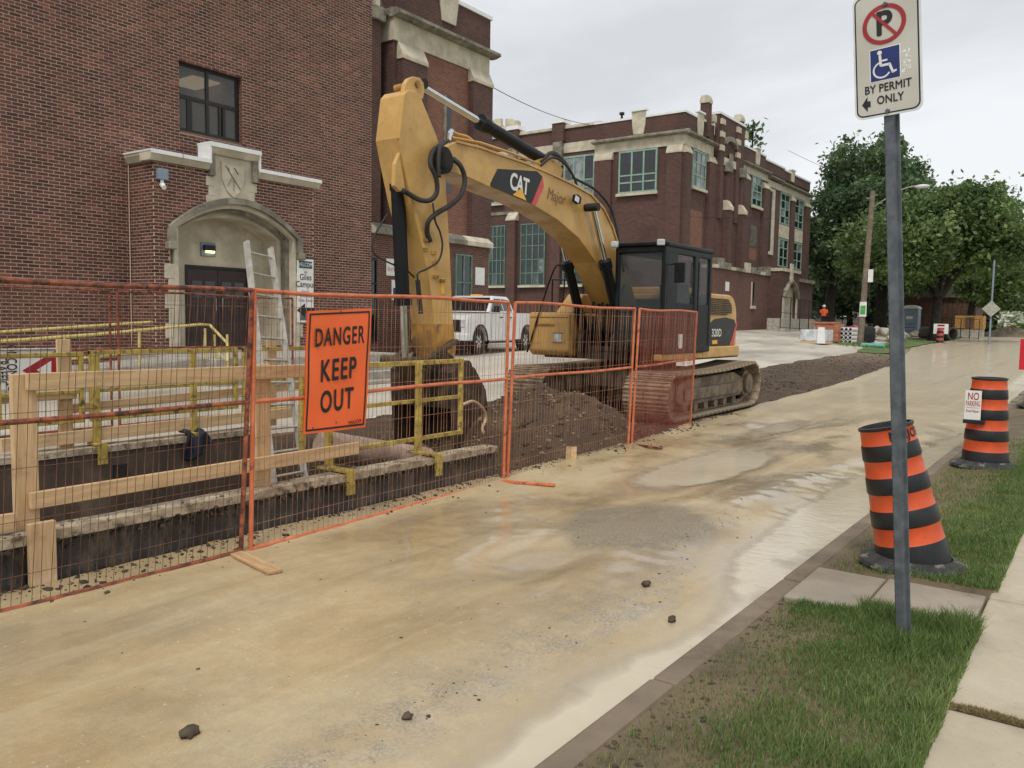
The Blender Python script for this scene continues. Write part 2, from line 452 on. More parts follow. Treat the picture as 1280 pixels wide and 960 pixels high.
    def build(s, name, mats, parent=None, smooth=False, bevel=0.0, off=None, fixn=True, seg=2, kind=None):
        if off is None:
            off = root_of(parent).location if (parent is not None and root_of(parent).get('_world')) else (0, 0, 0)
        o = bpy.data.objects.new(name, s.mesh(name, mats, smooth, off, fixn))
        S.collection.objects.link(o)
        if parent is not None: o.parent = parent
        if bevel:
            b = o.modifiers.new('bevel', 'BEVEL'); b.width = bevel; b.segments = seg; b.limit_method = 'ANGLE'; b.angle_limit = rad(35)
            b.harden_normals = False
        if kind: o['kind'] = kind
        return o

def root_of(o):
    while o.parent is not None: o = o.parent
    return o
def tag(o, label, cat, group=None):
    o['label'] = label; o['category'] = cat
    if group: o['group'] = group
    return o
WORLD_ROOTS = []
def thing(name, label, cat, loc=(0, 0, 0), rz=0.0, group=None, world=True):
    """an Empty at the thing's base; with world=True its parts are given in world coordinates"""
    o = bpy.data.objects.new(name, None)
    S.collection.objects.link(o)
    o.location = loc; o.rotation_euler = (0, 0, rz)
    o.empty_display_size = 0.2
    if world:
        o['_world'] = 1; WORLD_ROOTS.append(o)
    return tag(o, label, cat, group)
def inst(src, parent, loc=(0, 0, 0), rot=(0, 0, 0), name=None, scale=None):
    """another piece with the same mesh"""
    c = src.copy(); S.collection.objects.link(c)
    if name: c.name = name
    c.parent = parent; c.location = loc; c.rotation_euler = rot
    if scale: c.scale = scale
    return c
def dup(root, loc, rz=0.0, label=None):
    r = root.copy(); S.collection.objects.link(r); r.location = loc; r.rotation_euler = (0, 0, rz)
    if label: r['label'] = label
    for ch in list(root.children):
        c = ch.copy(); S.collection.objects.link(c); c.parent = r
        for g in list(ch.children):
            d = g.copy(); S.collection.objects.link(d); d.parent = c
    return r
def structure(o):
    o['kind'] = 'structure'; return o
def npmesh(name, verts, faces, mat, smooth=False, parent=None):
    """fast mesh from numpy arrays, faces all of one size"""
    verts = np.asarray(verts, np.float32); faces = np.asarray(faces, np.int32)
    me = bpy.data.meshes.new(name)
    nv, nf, k = len(verts), len(faces), faces.shape[1]
    me.vertices.add(nv); me.vertices.foreach_set('co', verts.ravel())
    me.loops.add(nf * k); me.loops.foreach_set('vertex_index', faces.ravel())
    me.polygons.add(nf)
    me.polygons.foreach_set('loop_start', np.arange(0, nf * k, k, dtype=np.int32))
    me.polygons.foreach_set('loop_total', np.full(nf, k, np.int32))
    if smooth: me.polygons.foreach_set('use_smooth', np.ones(nf, bool))
    me.update(calc_edges=True); me.validate()
    me.materials.append(mat)
    o = bpy.data.objects.new(name, me); S.collection.objects.link(o)
    if parent is not None: o.parent = parent
    return o
def bez(pts, n=8):
    """smooth curve through points (Catmull-Rom)"""
    P = [V(p) for p in pts]; P = [P[0] * 2 - P[1]] + P + [P[-1] * 2 - P[-2]]
    r = []
    for i in range(1, len(P) - 2):
        for j in range(n):
            t = j / n
            a, b, c, d = P[i - 1], P[i], P[i + 1], P[i + 2]
            r.append(0.5 * ((2 * b) + (c - a) * t + (2 * a - 5 * b + 4 * c - d) * t * t + (3 * b - a - 3 * c + d) * t ** 3))
    r.append(P[-2]); return r
def words(txt, size, mat, at, right, up, parent=None, name='lettering', align='CENTER', bold=0.0, sx=1.0, shear=0.0, thick=0.0, space=1.0, lift=0.0, line=1.0):
    cu = bpy.data.curves.new('txt', 'FONT')
    cu.body = txt; cu.size = size; cu.align_x = align; cu.align_y = 'CENTER'
    cu.shear = shear; cu.space_character = space + bold * 1.6; cu.space_line = line
    cu.resolution_u = 4; cu.extrude = thick / 2
    ob = bpy.data.objects.new('txt', cu)
    m0 = bpy.data.meshes.new_from_object(ob)
    bpy.data.objects.remove(ob); bpy.data.curves.remove(cu)
    R, U = V(right).normalized(), V(up).normalized(); N = R.cross(U).normalized()
    A = V(at) + N * lift
    off = V((0, 0, 0))
    if parent is not None and root_of(parent).get('_world'): off = V(root_of(parent).location)
    co = [v.co.copy() for v in m0.vertices]; fs = [tuple(p.vertices) for p in m0.polygons]; bpy.data.meshes.remove(m0)
    vs, ff = [], []
    steps = [(0, 0)] if not bold else [(math.cos(a_) * bold * size, math.sin(a_) * bold * size) for a_ in np.linspace(0, math.tau, 7)[:6]]
    for k_, (sx_o, sy_o) in enumerate(steps):      # heavier strokes: the letter repeated a hair's breadth apart
        o_ = len(vs)
        vs += [tuple(A + R * (q.x + sx_o) * sx + U * (q.y + sy_o) + N * (q.z + k_ * 0.00012) - off) for q in co]
        ff += [tuple(i + o_ for i in f) for f in fs]
    me = bpy.data.meshes.new(name); me.from_pydata(vs, [], ff)
    me.name = name; me.materials.clear(); me.materials.append(mat)
    o = bpy.data.objects.new(name, me); S.collection.objects.link(o)
    if parent is not None: o.parent = parent
    return o
def sstep(a, b, x):
    t = np.clip((np.asarray(x, float) - a) / (b - a), 0, 1); return t * t * (3 - 2 * t)
def fbm(x, y, sc, seed=0, oct=3):
    """cheap value noise on numpy arrays, -1..1"""
    tot = np.zeros(np.broadcast(x, y).shape); amp = 1.0; nrm = 0.0
    for o in range(oct):
        X = np.asarray(x) * sc * 2 ** o + 13.7 * seed + 5.1 * o; Y = np.asarray(y) * sc * 2 ** o - 7.9 * seed + 3.3 * o
        xi, yi = np.floor(X), np.floor(Y); fx, fy = X - xi, Y - yi
        fx, fy = fx * fx * (3 - 2 * fx), fy * fy * (3 - 2 * fy)
        hsh = lambda a, b: np.mod(np.sin(a * 127.1 + b * 311.7 + seed * 17.3) * 43758.5453, 1.0)
        n = (hsh(xi, yi) * (1 - fx) + hsh(xi + 1, yi) * fx) * (1 - fy) + (hsh(xi, yi + 1) * (1 - fx) + hsh(xi + 1, yi + 1) * fx) * fy
        tot += amp * (n * 2 - 1); nrm += amp; amp *= 0.5
    return tot / nrm
# ---------------------------------------------------------------- the lie of the land
def base(x):
    x = np.asarray(x, float)
    return np.where(x < 14, 0.0, np.where(x < 74, 0.0135 * (x - 14), 0.81 + 0.004 * (np.minimum(x, 200) - 74)))
def ground(x, y):
    """height of the finished ground, without small-scale roughness"""
    x = np.asarray(x, float); y = np.asarray(y, float)
    z = base(x) + 0.42 * sstep(8.2, 15, y) + 0.30 * sstep(14, 19, y) * sstep(24, 44, x)
    return z
def gz(x, y):
    return float(ground(x, y))
def earth_h(x, y):
    z = ground(x, y)
    # spoil heap beside the digger, and the open trench between it and the chamber
    r = np.sqrt(((x - 9.45) / 1.55) ** 2 + ((y - 6.3) / 1.40) ** 2)
    z = z + 0.80 * np.clip(1 - r, 0, 1) ** 0.82 * (1 + 0.12 * fbm(x, y, 2.0, 3))
    r2 = np.sqrt(((x - 10.6) / 1.3) ** 2 + ((y - 5.75) / 0.55) ** 2)
    z = z + 0.22 * np.clip(1 - r2, 0, 1)
    tr = sstep(5.0, 5.7, y) * (1 - sstep(8.0, 8.8, y)) * sstep(4.4, 6.2, x) * (1 - sstep(7.5, 8.5, x))
    z = z - 0.80 * tr
    z = z + 0.10 * sstep(16.2, 17.2, x) * (1 - sstep(30, 40, x)) * sstep(5.3, 6.3, y) * (1 - sstep(8, 9, y)) * (0.5 + 0.7 * fbm(x, y, 0.8, 11))
    return z + 0.035 * fbm(x, y, 3.2, 5, 4) + 0.012 * fbm(x, y, 14, 6, 2)
def e1(x):   # far edge of the muddy carriageway
    x = np.asarray(x, float)
    e = np.interp(x, [-6, 6.9, 10, 12.3, 15, 18, 23, 32, 48, 70, 160], [4.90, 4.96, 5.02, 5.25, 5.36, 5.42, 5.5, 6.1, 8.4, 8.8, 9.5])
    return e + 0.10 * fbm(x, x * 0 + 1.3, 1.4, 2, 3) * sstep(9, 12, x)
def e2(x):   # where the dug earth gives way to the school's yard
    x = np.asarray(x, float)
    e = np.interp(x, [-6, 5, 9, 13, 20, 36, 48, 70, 160], [8.5, 8.7, 9.6, 9.9, 9.1, 9.6, 9.2, 9.6, 10.3])
    return e + 0.22 * fbm(x, x * 0 + 4.3, 0.9, 8, 3)

def strip(name, xs, lo, hi, ts, hf, mat, hole=None, smooth=True):
    xs = np.asarray(xs); ts = np.asarray(ts)
    X = np.repeat(xs[:, None], len(ts), 1)
    a, b = lo(xs), hi(xs)
    Y = a[:, None] + (b - a)[:, None] * ts[None, :]
    Z = hf(X, Y)
    n, k = X.shape
    idx = np.arange(n * k).reshape(n, k)
    F = np.stack([idx[:-1, :-1], idx[1:, :-1], idx[1:, 1:], idx[:-1, 1:]], -1).reshape(-1, 4)
    if hole is not None:
        cx = (X[:-1, :-1] + X[1:, 1:]) / 2; cy = (Y[:-1, :-1] + Y[1:, 1:]) / 2
        F = F[~hole(cx, cy).ravel()]
    return structure(npmesh(name, np.stack([X, Y, Z], -1).reshape(-1, 3), F, mat, smooth))

def mud_mat():
    k = NT('mud_road')
    p = k.pos()
    sp = k.n('ShaderNodeSeparateXYZ'); k.l(p, sp.inputs[0])
    st = k.n('ShaderNodeMapping'); st.inputs['Scale'].default_value = (0.62, 1.15, 1); k.l(p, st.inputs[0])
    big = k.noise(st.outputs[0], 1.1, 6, 0.62, 0.4)
    fine = k.noise(p, 16, 6, 0.7)
    grit = k.noise(p, 120, 3, 0.6)
    col = k.ramp(big, [(0.26, lin((156, 135, 100))), (0.48, lin((177, 155, 116))), (0.72, lin((190, 173, 139)))])
    col = k.mix(k.maprange(fine, 0.42, 0.72, 0.0, 0.26), col, lin((134, 117, 92)))
    col = k.mix(k.maprange(k.noise(p, 4.2, 6, 0.65, 0.3), 0.50, 0.66, 0.0, 0.22), col, lin((150, 132, 102)))
    col = k.mix(k.maprange(k.noise(p, 7.5, 5, 0.65), 0.44, 0.30, 0.0, 0.25), col, lin((204, 190, 158)))
    # grey patches where the old asphalt shows, pale stone dust specks
    patch = k.maprange(k.noise(p, 0.75, 5, 0.6, 0.6), 0.54, 0.70, 0, 0.5)
    col = k.mix(patch, col, lin((142, 132, 114)))
    speck = k.math('MAXIMUM', k.maprange(grit, 0.63, 0.70, 0, 0.8), k.maprange(k.noise(p, 42, 2, 0.5), 0.70, 0.75, 0, 0.7))
    col = k.mix(speck, col, lin((206, 196, 174)))
    dark = k.maprange(k.noise(p, 70, 3, 0.6), 0.67, 0.75, 0, 0.55)
    col = k.mix(dark, col, lin((86, 72, 54)))
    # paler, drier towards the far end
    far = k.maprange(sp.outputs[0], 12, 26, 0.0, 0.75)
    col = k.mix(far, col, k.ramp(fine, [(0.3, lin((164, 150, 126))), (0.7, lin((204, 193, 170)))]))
    # wheel tracks: faint paler and darker bands along the street
    tr = k.n('ShaderNodeMapping'); tr.inputs['Scale'].default_value = (0.06, 2.6, 1); k.l(p, tr.inputs[0])
    trk = k.noise(tr.outputs[0], 1.6, 5, 0.6, 0.25)
    col = k.mix(k.maprange(trk, 0.56, 0.70, 0, 0.35), col, lin((136, 120, 96)))
    col = k.mix(k.maprange(trk, 0.44, 0.34, 0, 0.25), col, lin((204, 190, 160)))
    # washed-out grit along the edge of the gutter
    gr = k.math('MULTIPLY', k.maprange(sp.outputs[2], 0.010, 0.030, 0, 1), k.maprange(sp.outputs[1], 2.75, 2.25, 0, 1))
    gr = k.math('MULTIPLY', gr, k.maprange(k.noise(p, 6, 5, 0.65), 0.36, 0.6, 0.15, 0.8))
    gr = k.math('MULTIPLY', gr, k.maprange(sp.outputs[0], 13, 9, 0, 1))
    col = k.mix(gr, col, k.ramp(k.noise(p, 70, 4, 0.7), [(0.35, lin((112, 102, 86))), (0.65, lin((176, 165, 144)))]))
    # the worn hump of bare grey asphalt left of the gutter
    dx = k.math('MULTIPLY', k.math('SUBTRACT', sp.outputs[0], 5.85), 1.05); dy = k.math('MULTIPLY', k.math('SUBTRACT', sp.outputs[1], 2.95), 1.45)
    dd = k.math('SQRT', k.math('ADD', k.math('POWER', dx, 2.0), k.math('POWER', dy, 2.0)))
    dd = k.math('ADD', dd, k.math('MULTIPLY', k.math('SUBTRACT', k.noise(p, 3.0, 5, 0.6), 0.5), 0.9))
    hump = k.maprange(dd, 1.05, 0.70, 0, 0.85)
    col = k.mix(hump, col, k.ramp(k.noise(p, 60, 4, 0.7), [(0.35, lin((98, 90, 75))), (0.65, lin((148, 137, 115)))]))
    wet = k.noise(st.outputs[0], 0.8, 4, 0.6)
    ro = k.math('ADD', k.math('MAXIMUM', k.maprange(wet, 0.40, 0.60, 0.14, 0.58), k.maprange(sp.outputs[0], 11, 18, 0.0, 0.5)), k.math('MULTIPLY', hump, 0.3))
    near = k.maprange(sp.outputs[0], 15, 13, 0, 1)
    soak = k.math('MULTIPLY', k.maprange(sp.outputs[2], 0.016, -0.006, 0, 1), near)     # low ground is soaked
    soak = k.math('ADD', soak, k.math('MULTIPLY', k.math('SUBTRACT', k.noise(p, 7, 5, 0.65), 0.5), 0.35), clamp=True)
    col = k.mix(k.math('MULTIPLY', soak, 0.55), col, lin((172, 154, 120)))
    film = k.math('MAXIMUM', soak, k.math('MULTIPLY', k.maprange(wet, 0.54, 0.42, 0.0, 0.8), k.maprange(sp.outputs[0], 18, 11, 0.0, 1.0)))
    film = k.math('MAXIMUM', film, k.maprange(sp.outputs[0], 11, 18, 0.0, 0.35))
    film = k.math('MULTIPLY', film, k.math('SUBTRACT', 1.0, k.math('MULTIPLY', hump, 0.7)))
    k.l(film, k.b.inputs['Coat Weight'])
    k.b.inputs['Coat Roughness'].default_value = 0.10
    k.b.inputs['Coat IOR'].default_value = 1.38
    k.set(col, ro)
    k.b.inputs['Specular IOR Level'].default_value = 0.4
    hh = k.math('ADD', k.math('MULTIPLY', fine, 0.6), k.math('MULTIPLY', grit, 0.25))
    k.bump(hh, 0.35, 0.012)
    return k.m
def earth_mat():
    k = NT('dug_earth')
    p = k.pos()
    a = k.noise(p, 2.2, 8, 0.7); b = k.noise(p, 26, 5, 0.7)
    col = k.ramp(a, [(0.3, lin((58, 45, 33))), (0.55, lin((86, 68, 49))), (0.75, lin((114, 93, 69)))])
    col = k.mix(k.maprange(b, 0.58, 0.72, 0, 0.45), col, lin((116, 100, 82)))
    col = k.mix(k.maprange(k.noise(p, 34, 4, 0.7), 0.56, 0.7, 0, 0.7), col, lin((40, 32, 26)))
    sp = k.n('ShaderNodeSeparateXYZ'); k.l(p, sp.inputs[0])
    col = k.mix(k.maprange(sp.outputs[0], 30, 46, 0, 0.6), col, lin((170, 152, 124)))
    k.set(col, 0.85)
    k.bump(k.math('ADD', b, k.math('MULTIPLY', k.noise(p, 90, 3), 0.5)), 0.9, 0.03)
    return k.m
def yard_mat():
    k = NT('yard_paving')
    p = k.pos()
    st = k.n('ShaderNodeMapping'); st.inputs['Scale'].default_value = (0.4, 1.0, 1); k.l(p, st.inputs[0])
    a = k.noise(st.outputs[0], 0.5, 7, 0.65, 0.3); b = k.noise(p, 28, 5, 0.7)
    col = k.ramp(a, [(0.32, lin((158, 150, 136))), (0.55, lin((192, 184, 168))), (0.7, lin((208, 201, 186)))])
    col = k.mix(k.maprange(b, 0.5, 0.75, 0, 0.5), col, lin((132, 124, 112)))
    col = k.mix(k.maprange(k.noise(p, 75, 3, 0.6), 0.62, 0.72, 0, 0.5), col, lin((96, 88, 78)))
    k.set(col, k.maprange(a, 0.35, 0.6, 0.35, 0.75))
    k.bump(b, 0.4, 0.01)
    return k.m
def water_mat():
    k = NT('muddy_water')
    p = k.pos()
    st = k.n('ShaderNodeMapping'); st.inputs['Scale'].default_value = (1.6, 0.6, 1); st.inputs['Rotation'].default_value = (0, 0, 0.5); k.l(p, st.inputs[0])
    k.set(k.ramp(k.noise(p, 1.2, 4), [(0.3, lin((190, 176, 150))), (0.7, lin((206, 194, 170)))]), 0.06)
    k.b.inputs['IOR'].default_value = 1.33
    k.b.inputs['Specular IOR Level'].default_value = 0.6
    at = k.n('ShaderNodeAttribute', attribute_name='depth')
    tr_ = k.n('ShaderNodeBsdfTransparent'); ms_ = k.n('ShaderNodeMixShader')
    k.l(k.maprange(at.outputs['Fac'], 0.0005, 0.013, 0.05, 0.96), ms_.inputs[0]); k.l(tr_.outputs[0], ms_.inputs[1]); k.l(k.b.outputs[0], ms_.inputs[2]); k.l(ms_.outputs[0], k.o.inputs['Surface'])
    k.bump(k.math('ADD', k.noise(st.outputs[0], 9, 4, 0.55, 0.3), k.math('MULTIPLY', k.noise(st.outputs[0], 34, 3, 0.5, 0.5), 0.15)), 0.11, 0.03)
    return k.m
def slab_mat(name, c1, c2, stain, samt=0.5):
    k = NT(name)
    p = k.pos()
    a = k.noise(p, 1.3, 7, 0.65); b = k.noise(p, 55, 4, 0.7)
    col = k.ramp(a, [(0.32, lin(c2)), (0.62, lin(c1))])
    col = k.mix(k.maprange(k.noise(p, 2.3, 7, 0.7), 0.52, 0.72, 0, samt), col, lin(stain))
    col = k.mix(k.maprange(b, 0.58, 0.72, 0, 0.4), col, lin(tuple(x * 0.7 for x in c1)))
    k.set(col, 0.8); k.bump(b, 0.25, 0.005)
    return k.m
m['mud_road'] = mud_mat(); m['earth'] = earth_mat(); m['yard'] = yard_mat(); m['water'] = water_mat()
m['pavement'] = slab_mat('pavement', (186, 174, 152), (166, 153, 130), (138, 122, 98))
m['path_slab'] = slab_mat('path_slab', (158, 147, 130), (134, 124, 108), (110, 96, 78), 0.7)
m['kerb_wet'] = slab_mat('kerb_wet', (132, 117, 96), (100, 87, 72), (78, 66, 52), 0.8)
m['soil'] = slab_mat('soil', (114, 100, 74), (88, 77, 56), (66, 58, 42), 0.7)
def lawn_mat():
    k = NT('lawn_ground')
    p = k.pos()
    a = k.noise(p, 0.4, 6, 0.65); b = k.noise(p, 30, 4, 0.7)
    col = k.ramp(a, [(0.3, lin((72, 92, 48))), (0.65, lin((104, 122, 66)))])
    col = k.mix(k.maprange(b, 0.5, 0.7, 0, 0.5), col, lin((58, 66, 38)))
    k.set(col, 0.9); k.bump(b, 0.6, 0.03)
    return k.m
m['lawn_far'] = lawn_mat()

def fine_x(*segs):
    return np.unique(np.concatenate([np.arange(a, b, s) for a, b, s in segs]).round(4))

# carriageway: shallow ruts and hollows; muddy water stands where it dips
def road_h(x, y):
    z = base(x)
    q = sstep(-0.1, 0.5, y - 2.35); n = (0.006 + 0.014 * q) * fbm(x, y * 1.6, 0.42, 21, 3) + 0.008 * fbm(x, y, 2.4, 22, 3) + 0.0035 * fbm(x, y, 11, 23, 2)
    edge = np.interp(x, [-2, 2.2, 2.6, 2.95, 3.3, 3.75, 4.2, 4.75, 5.4, 5.75, 6.2, 7.4, 9.7, 13.6, 20], [2.1, 2.03, 2.04, 2.03, 2.0, 1.97, 1.93, 1.98, 2.24, 2.33, 2.30, 2.42, 2.35, 2.05, 1.9]) + 0.05 * fbm(x, x * 0, 2.1, 31, 3)
    gut = np.clip((edge - y) / 0.30, -1, 1)
    berm = 0.022 * np.exp(-((y - edge - 0.16) / 0.13) ** 2) * (0.6 + 0.7 * fbm(x, y, 5, 33, 3))
    hol = 0.072 * np.exp(-(((x - 8.8) / 2.3) ** 2 + ((y - 3.7) / 0.62) ** 2) ** 2) + 0.045 * np.exp(-(((x - 4.6) / 0.55) ** 2 + ((y - 3.1) / 0.34) ** 2) ** 2) + 0.06 * np.exp(-(((x - 13.5) / 2.6) ** 2 + ((y - 4.2) / 0.4) ** 2) ** 2)
    z = z + n + berm - 0.030 * gut - hol + 0.010
    z = z + 0.028 * np.exp(-(((x - 5.85) / 0.85) ** 2 + ((y - 2.95) / 0.55) ** 2))        # the low grey hump left of the gutter
    z = z + 0.05 * sstep(0.35, 0.0, e1(x) - y)
    return z
_ts = np.linspace(0, 1, 84)
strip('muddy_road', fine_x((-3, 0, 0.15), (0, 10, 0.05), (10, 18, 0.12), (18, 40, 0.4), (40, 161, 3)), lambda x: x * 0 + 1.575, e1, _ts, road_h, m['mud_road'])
# standing water
_wat = strip('puddle_water', fine_x((-3, 1, 0.2), (1, 14.6, 0.05)), lambda x: x * 0 + 1.577, lambda x: x * 0 + 4.7, np.linspace(0, 1, 64), lambda x, y: base(x) - 0.004, m['water'])
_co = np.empty(len(_wat.data.vertices) * 3, np.float32); _wat.data.vertices.foreach_get('co', _co); _co = _co.reshape(-1, 3)
_at = _wat.data.attributes.new('depth', 'FLOAT', 'POINT')
_at.data.foreach_set('value', (_co[:, 2] - road_h(_co[:, 0].astype(float), _co[:, 1].astype(float))).astype(np.float32))

# dug earth: heap, trench and the churned strip under the digger
CH = dict(x0=-3.2, x1=6.78, y0=5.06, y1=8.18)
def _hole(cx, cy):
    return (cx < 5.9) & (cy > 5.10) & (cy < 8.14)
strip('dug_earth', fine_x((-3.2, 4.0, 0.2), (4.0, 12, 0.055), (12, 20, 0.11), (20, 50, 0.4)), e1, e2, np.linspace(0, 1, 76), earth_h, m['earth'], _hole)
# yard of the school, sloping gently up to the walls
def yard_h(x, y):
    return ground(x, y) + 0.012 * fbm(x, y, 0.7, 41, 3)
strip('school_yard', fine_x((-6, 14, 0.4), (14, 50, 0.5), (50, 161, 4)), lambda x: np.where(x < 50, e2(x), e1(x)), lambda x: x * 0 + 46, np.concatenate([np.linspace(0, 0.2, 24), np.linspace(0.21, 1, 30)]), yard_h, m['yard'])
# the wide land beyond, out to the horizon
_gx = np.concatenate([np.linspace(-300, -20, 12), np.linspace(-10, 160, 50), np.linspace(180, 900, 16)])
_gy = np.concatenate([np.linspace(-600, -30, 14), np.linspace(-20, 60, 30), np.linspace(80, 700, 14)])
X, Y = np.meshgrid(_gx, _gy, indexing='ij')
Z = ground(X, Y) - 0.12
idx = np.arange(X.size).reshape(X.shape)
F = np.stack([idx[:-1, :-1], idx[1:, :-1], idx[1:, 1:], idx[:-1, 1:]], -1).reshape(-1, 4)
cx, cy = (X[:-1, :-1] + X[1:, 1:]) / 2, (Y[:-1, :-1] + Y[1:, 1:]) / 2
F = F[~((cx > -14) & (cx < 20) & (cy > -1) & (cy < 16)).ravel()]
structure(npmesh('terrain', np.stack([X, Y, Z], -1).reshape(-1, 3), F, m['lawn_far'], True))

# kerb stones along the near side
kerb = bpy.data.objects.new('kerb', None); S.collection.objects.link(kerb); structure(kerb)
x = -2.2; kn = 0
while x < 90:
    ln = 1.83 if x < 30 else 6.0
    zz = float(base(x + ln / 2))
    b = MB().box(x + 0.006, x + ln - 0.006, 1.452, 1.574, zz - 0.2, zz + 0.072 + 0.004 * rnd.uniform(-1, 1))
    b.build('kerb_stone', m['kerb_wet'], kerb, bevel=0.018 if x < 30 else 0)
    x += ln; kn += 1
# pavement slabs: wide joint where the photo shows grass in it
pav = bpy.data.objects.new('pavement', None); S.collection.objects.link(pav); structure(pav)
for a, b in ((-0.9, 0.7), (0.7, 2.2), (2.2, 3.70), (3.70, 5.38), (5.38, 6.9), (6.9, 8.4), (8.4, 9.9), (9.9, 11.4), (11.4, 12.9), (12.9, 14.4), (14.4, 15.9), (15.9, 17.4), (17.4, 18.9), (18.9, 20.4), (20.4, 21.9)):
    zz = float(base(b))
    MB().box(a + 0.010, b - 0.010, -1.05, 0.475, zz - 0.08, zz + 0.105 + rnd.uniform(-.004, .004)).build('paving_slab', m['pavement'], pav, bevel=0.012)
MB().box(21.92, 90, -1.05, 0.475, 0.0, 0.0 + float(base(21.9)) + 0.1).build('paving_strip', m['pavement'], pav)
# the short concrete path across the verge
cp = bpy.data.objects.new('concrete_path', None); S.collection.objects.link(cp); structure(cp)
MB().box(4.76, 5.44, 0.49, 1.02, -0.06, 0.098).build('path_slab', m['path_slab'], cp, bevel=0.012)
MB().box(4.74, 5.46, 1.035, 1.446, -0.06, 0.086).build('path_slab', m['path_slab'], cp, bevel=0.012)

# verge: bare soil towards the kerb, turf towards the pavement
def verge_h(x, y):
    z = base(x) + 0.062 + 0.05 * sstep(1.40, 0.9, y) + 0.012 * fbm(x, y, 3.5, 51, 3) + 0.006 * fbm(x, y, 15, 52, 2)
    inpath = (x > 4.72) & (x < 5.48)
    return np.where(inpath, z - 0.10, z)
strip('verge_soil', fine_x((-1, 16, 0.05), (16, 60, 1)), lambda x: x * 0 + 0.46, lambda x: x * 0 + 1.462 + 0.012 * fbm(x, x * 0, 7, 91, 3), np.linspace(0, 1, 26), verge_h, m['soil'])
strip('near_lawn', fine_x((-3, 24, 0.6), (24, 161, 5)), lambda x: x * 0 - 14, lambda x: x * 0 - 1.04, np.linspace(0, 1, 12), lambda x, y: base(x) + 0.09 + 0.03 * fbm(x, y, 1, 61), m['lawn_far'])

def blades(name, n, region, dens, hgt, wid, mat, seed):
    r = np.random.RandomState(seed)
    x = r.uniform(region[0], region[1], n * 3); y = r.uniform(region[2], region[3], n * 3)
    keep = r.rand(n * 3) < dens(x, y)
    x, y = x[keep][:n], y[keep][:n]; n = len(x)
    z = verge_h(x, y) - 0.004
    h = hgt(x, y) * r.uniform(0.5, 1.25, n)
    a = r.uniform(0, 2 * np.pi, n); lean = r.uniform(0.15, 0.75, n) * h
    la = r.uniform(0, 2 * np.pi, n)
    wx, wy = np.cos(a) * wid * r.uniform(0.6, 1.3, n), np.sin(a) * wid * r.uniform(0.6, 1.3, n)
    lx, ly = np.cos(la) * lean, np.sin(la) * lean
    P0 = np.stack([x - wx, y - wy, z], -1); P1 = np.stack([x + wx, y + wy, z], -1)
    P2 = np.stack([x + wx * .7 + lx * .4, y + wy * .7 + ly * .4, z + h * .62], -1); P3 = np.stack([x - wx * .7 + lx * .4, y - wy * .7 + ly * .4, z + h * .62], -1)
    P4 = np.stack([x + lx, y + ly, z + h], -1)
    vs = np.concatenate([P0, P1, P2, P3, P4]); i = np.arange(n)
    f = np.concatenate([np.stack([i, i + n, i + 2 * n], -1), np.stack([i, i + 2 * n, i + 3 * n], -1), np.stack([i + 3 * n, i + 2 * n, i + 4 * n], -1)])
    o = npmesh(name, vs, f, mat)
    o['kind'] = 'stuff'
    return o
def turf(x, y):
    bd = np.interp(x, [1.5, 2.6, 3.4, 4.1, 4.7, 5.5, 6.5, 9, 14], [1.02, 1.0, 1.04, 1.10, 1.30, 1.02, 0.92, 0.70, 0.62]) + 0.10 * fbm(x, y, 3, 71)
    d = sstep(bd + 0.26, bd - 0.24, y) * (0.60 + 0.75 * fbm(x, y, 3.4, 72, 4)) + 0.05
    d = np.where((x > 4.70) & (x < 5.50), 0, d)
    near_path = (np.abs(x - 4.62) < 0.10) & (y < 1.35)
    return np.where(near_path, 1.0, d)
blades('grass', 40000, (1.6, 4.74, 0.44, 1.42), turf, lambda x, y: 0.032 + 0.07 * np.exp(-(((x - 4.62) / 0.13) ** 2)) * (y < 1.0) + 0.03 * np.exp(-((y - 0.5) / 0.06) ** 2) + 0.07 * np.exp(-((x - 4.22) / 0.13) ** 2 - ((y - 0.70) / 0.14) ** 2) + 0.028 * fbm(x, y, 5, 73, 4), 0.0022, m['grass_blade'], 1)
blades('grass', 42000, (5.46, 13.5, 0.44, 1.36), turf, lambda x, y: 0.042 + 0.015 * fbm(x, y, 4, 73), 0.003, m['grass_blade'], 2)
blades('dry_grass', 16000, (1.6, 11, 0.46, 1.42), lambda x, y: np.where((x > 4.72) & (x < 5.48), 0, 0.55 + 0.5 * fbm(x, y, 3, 75)), lambda x, y: 0.028 + 0 * x, 0.002, m['dry_grass'], 3)
blades('grass', 3800, (3.66, 3.74, 0.02, 0.48), lambda x, y: np.where(np.abs(x - 3.70) < 0.022, 1, 0), lambda x, y: 0.02 + 0 * x, 0.0016, m['dry_grass'], 4)

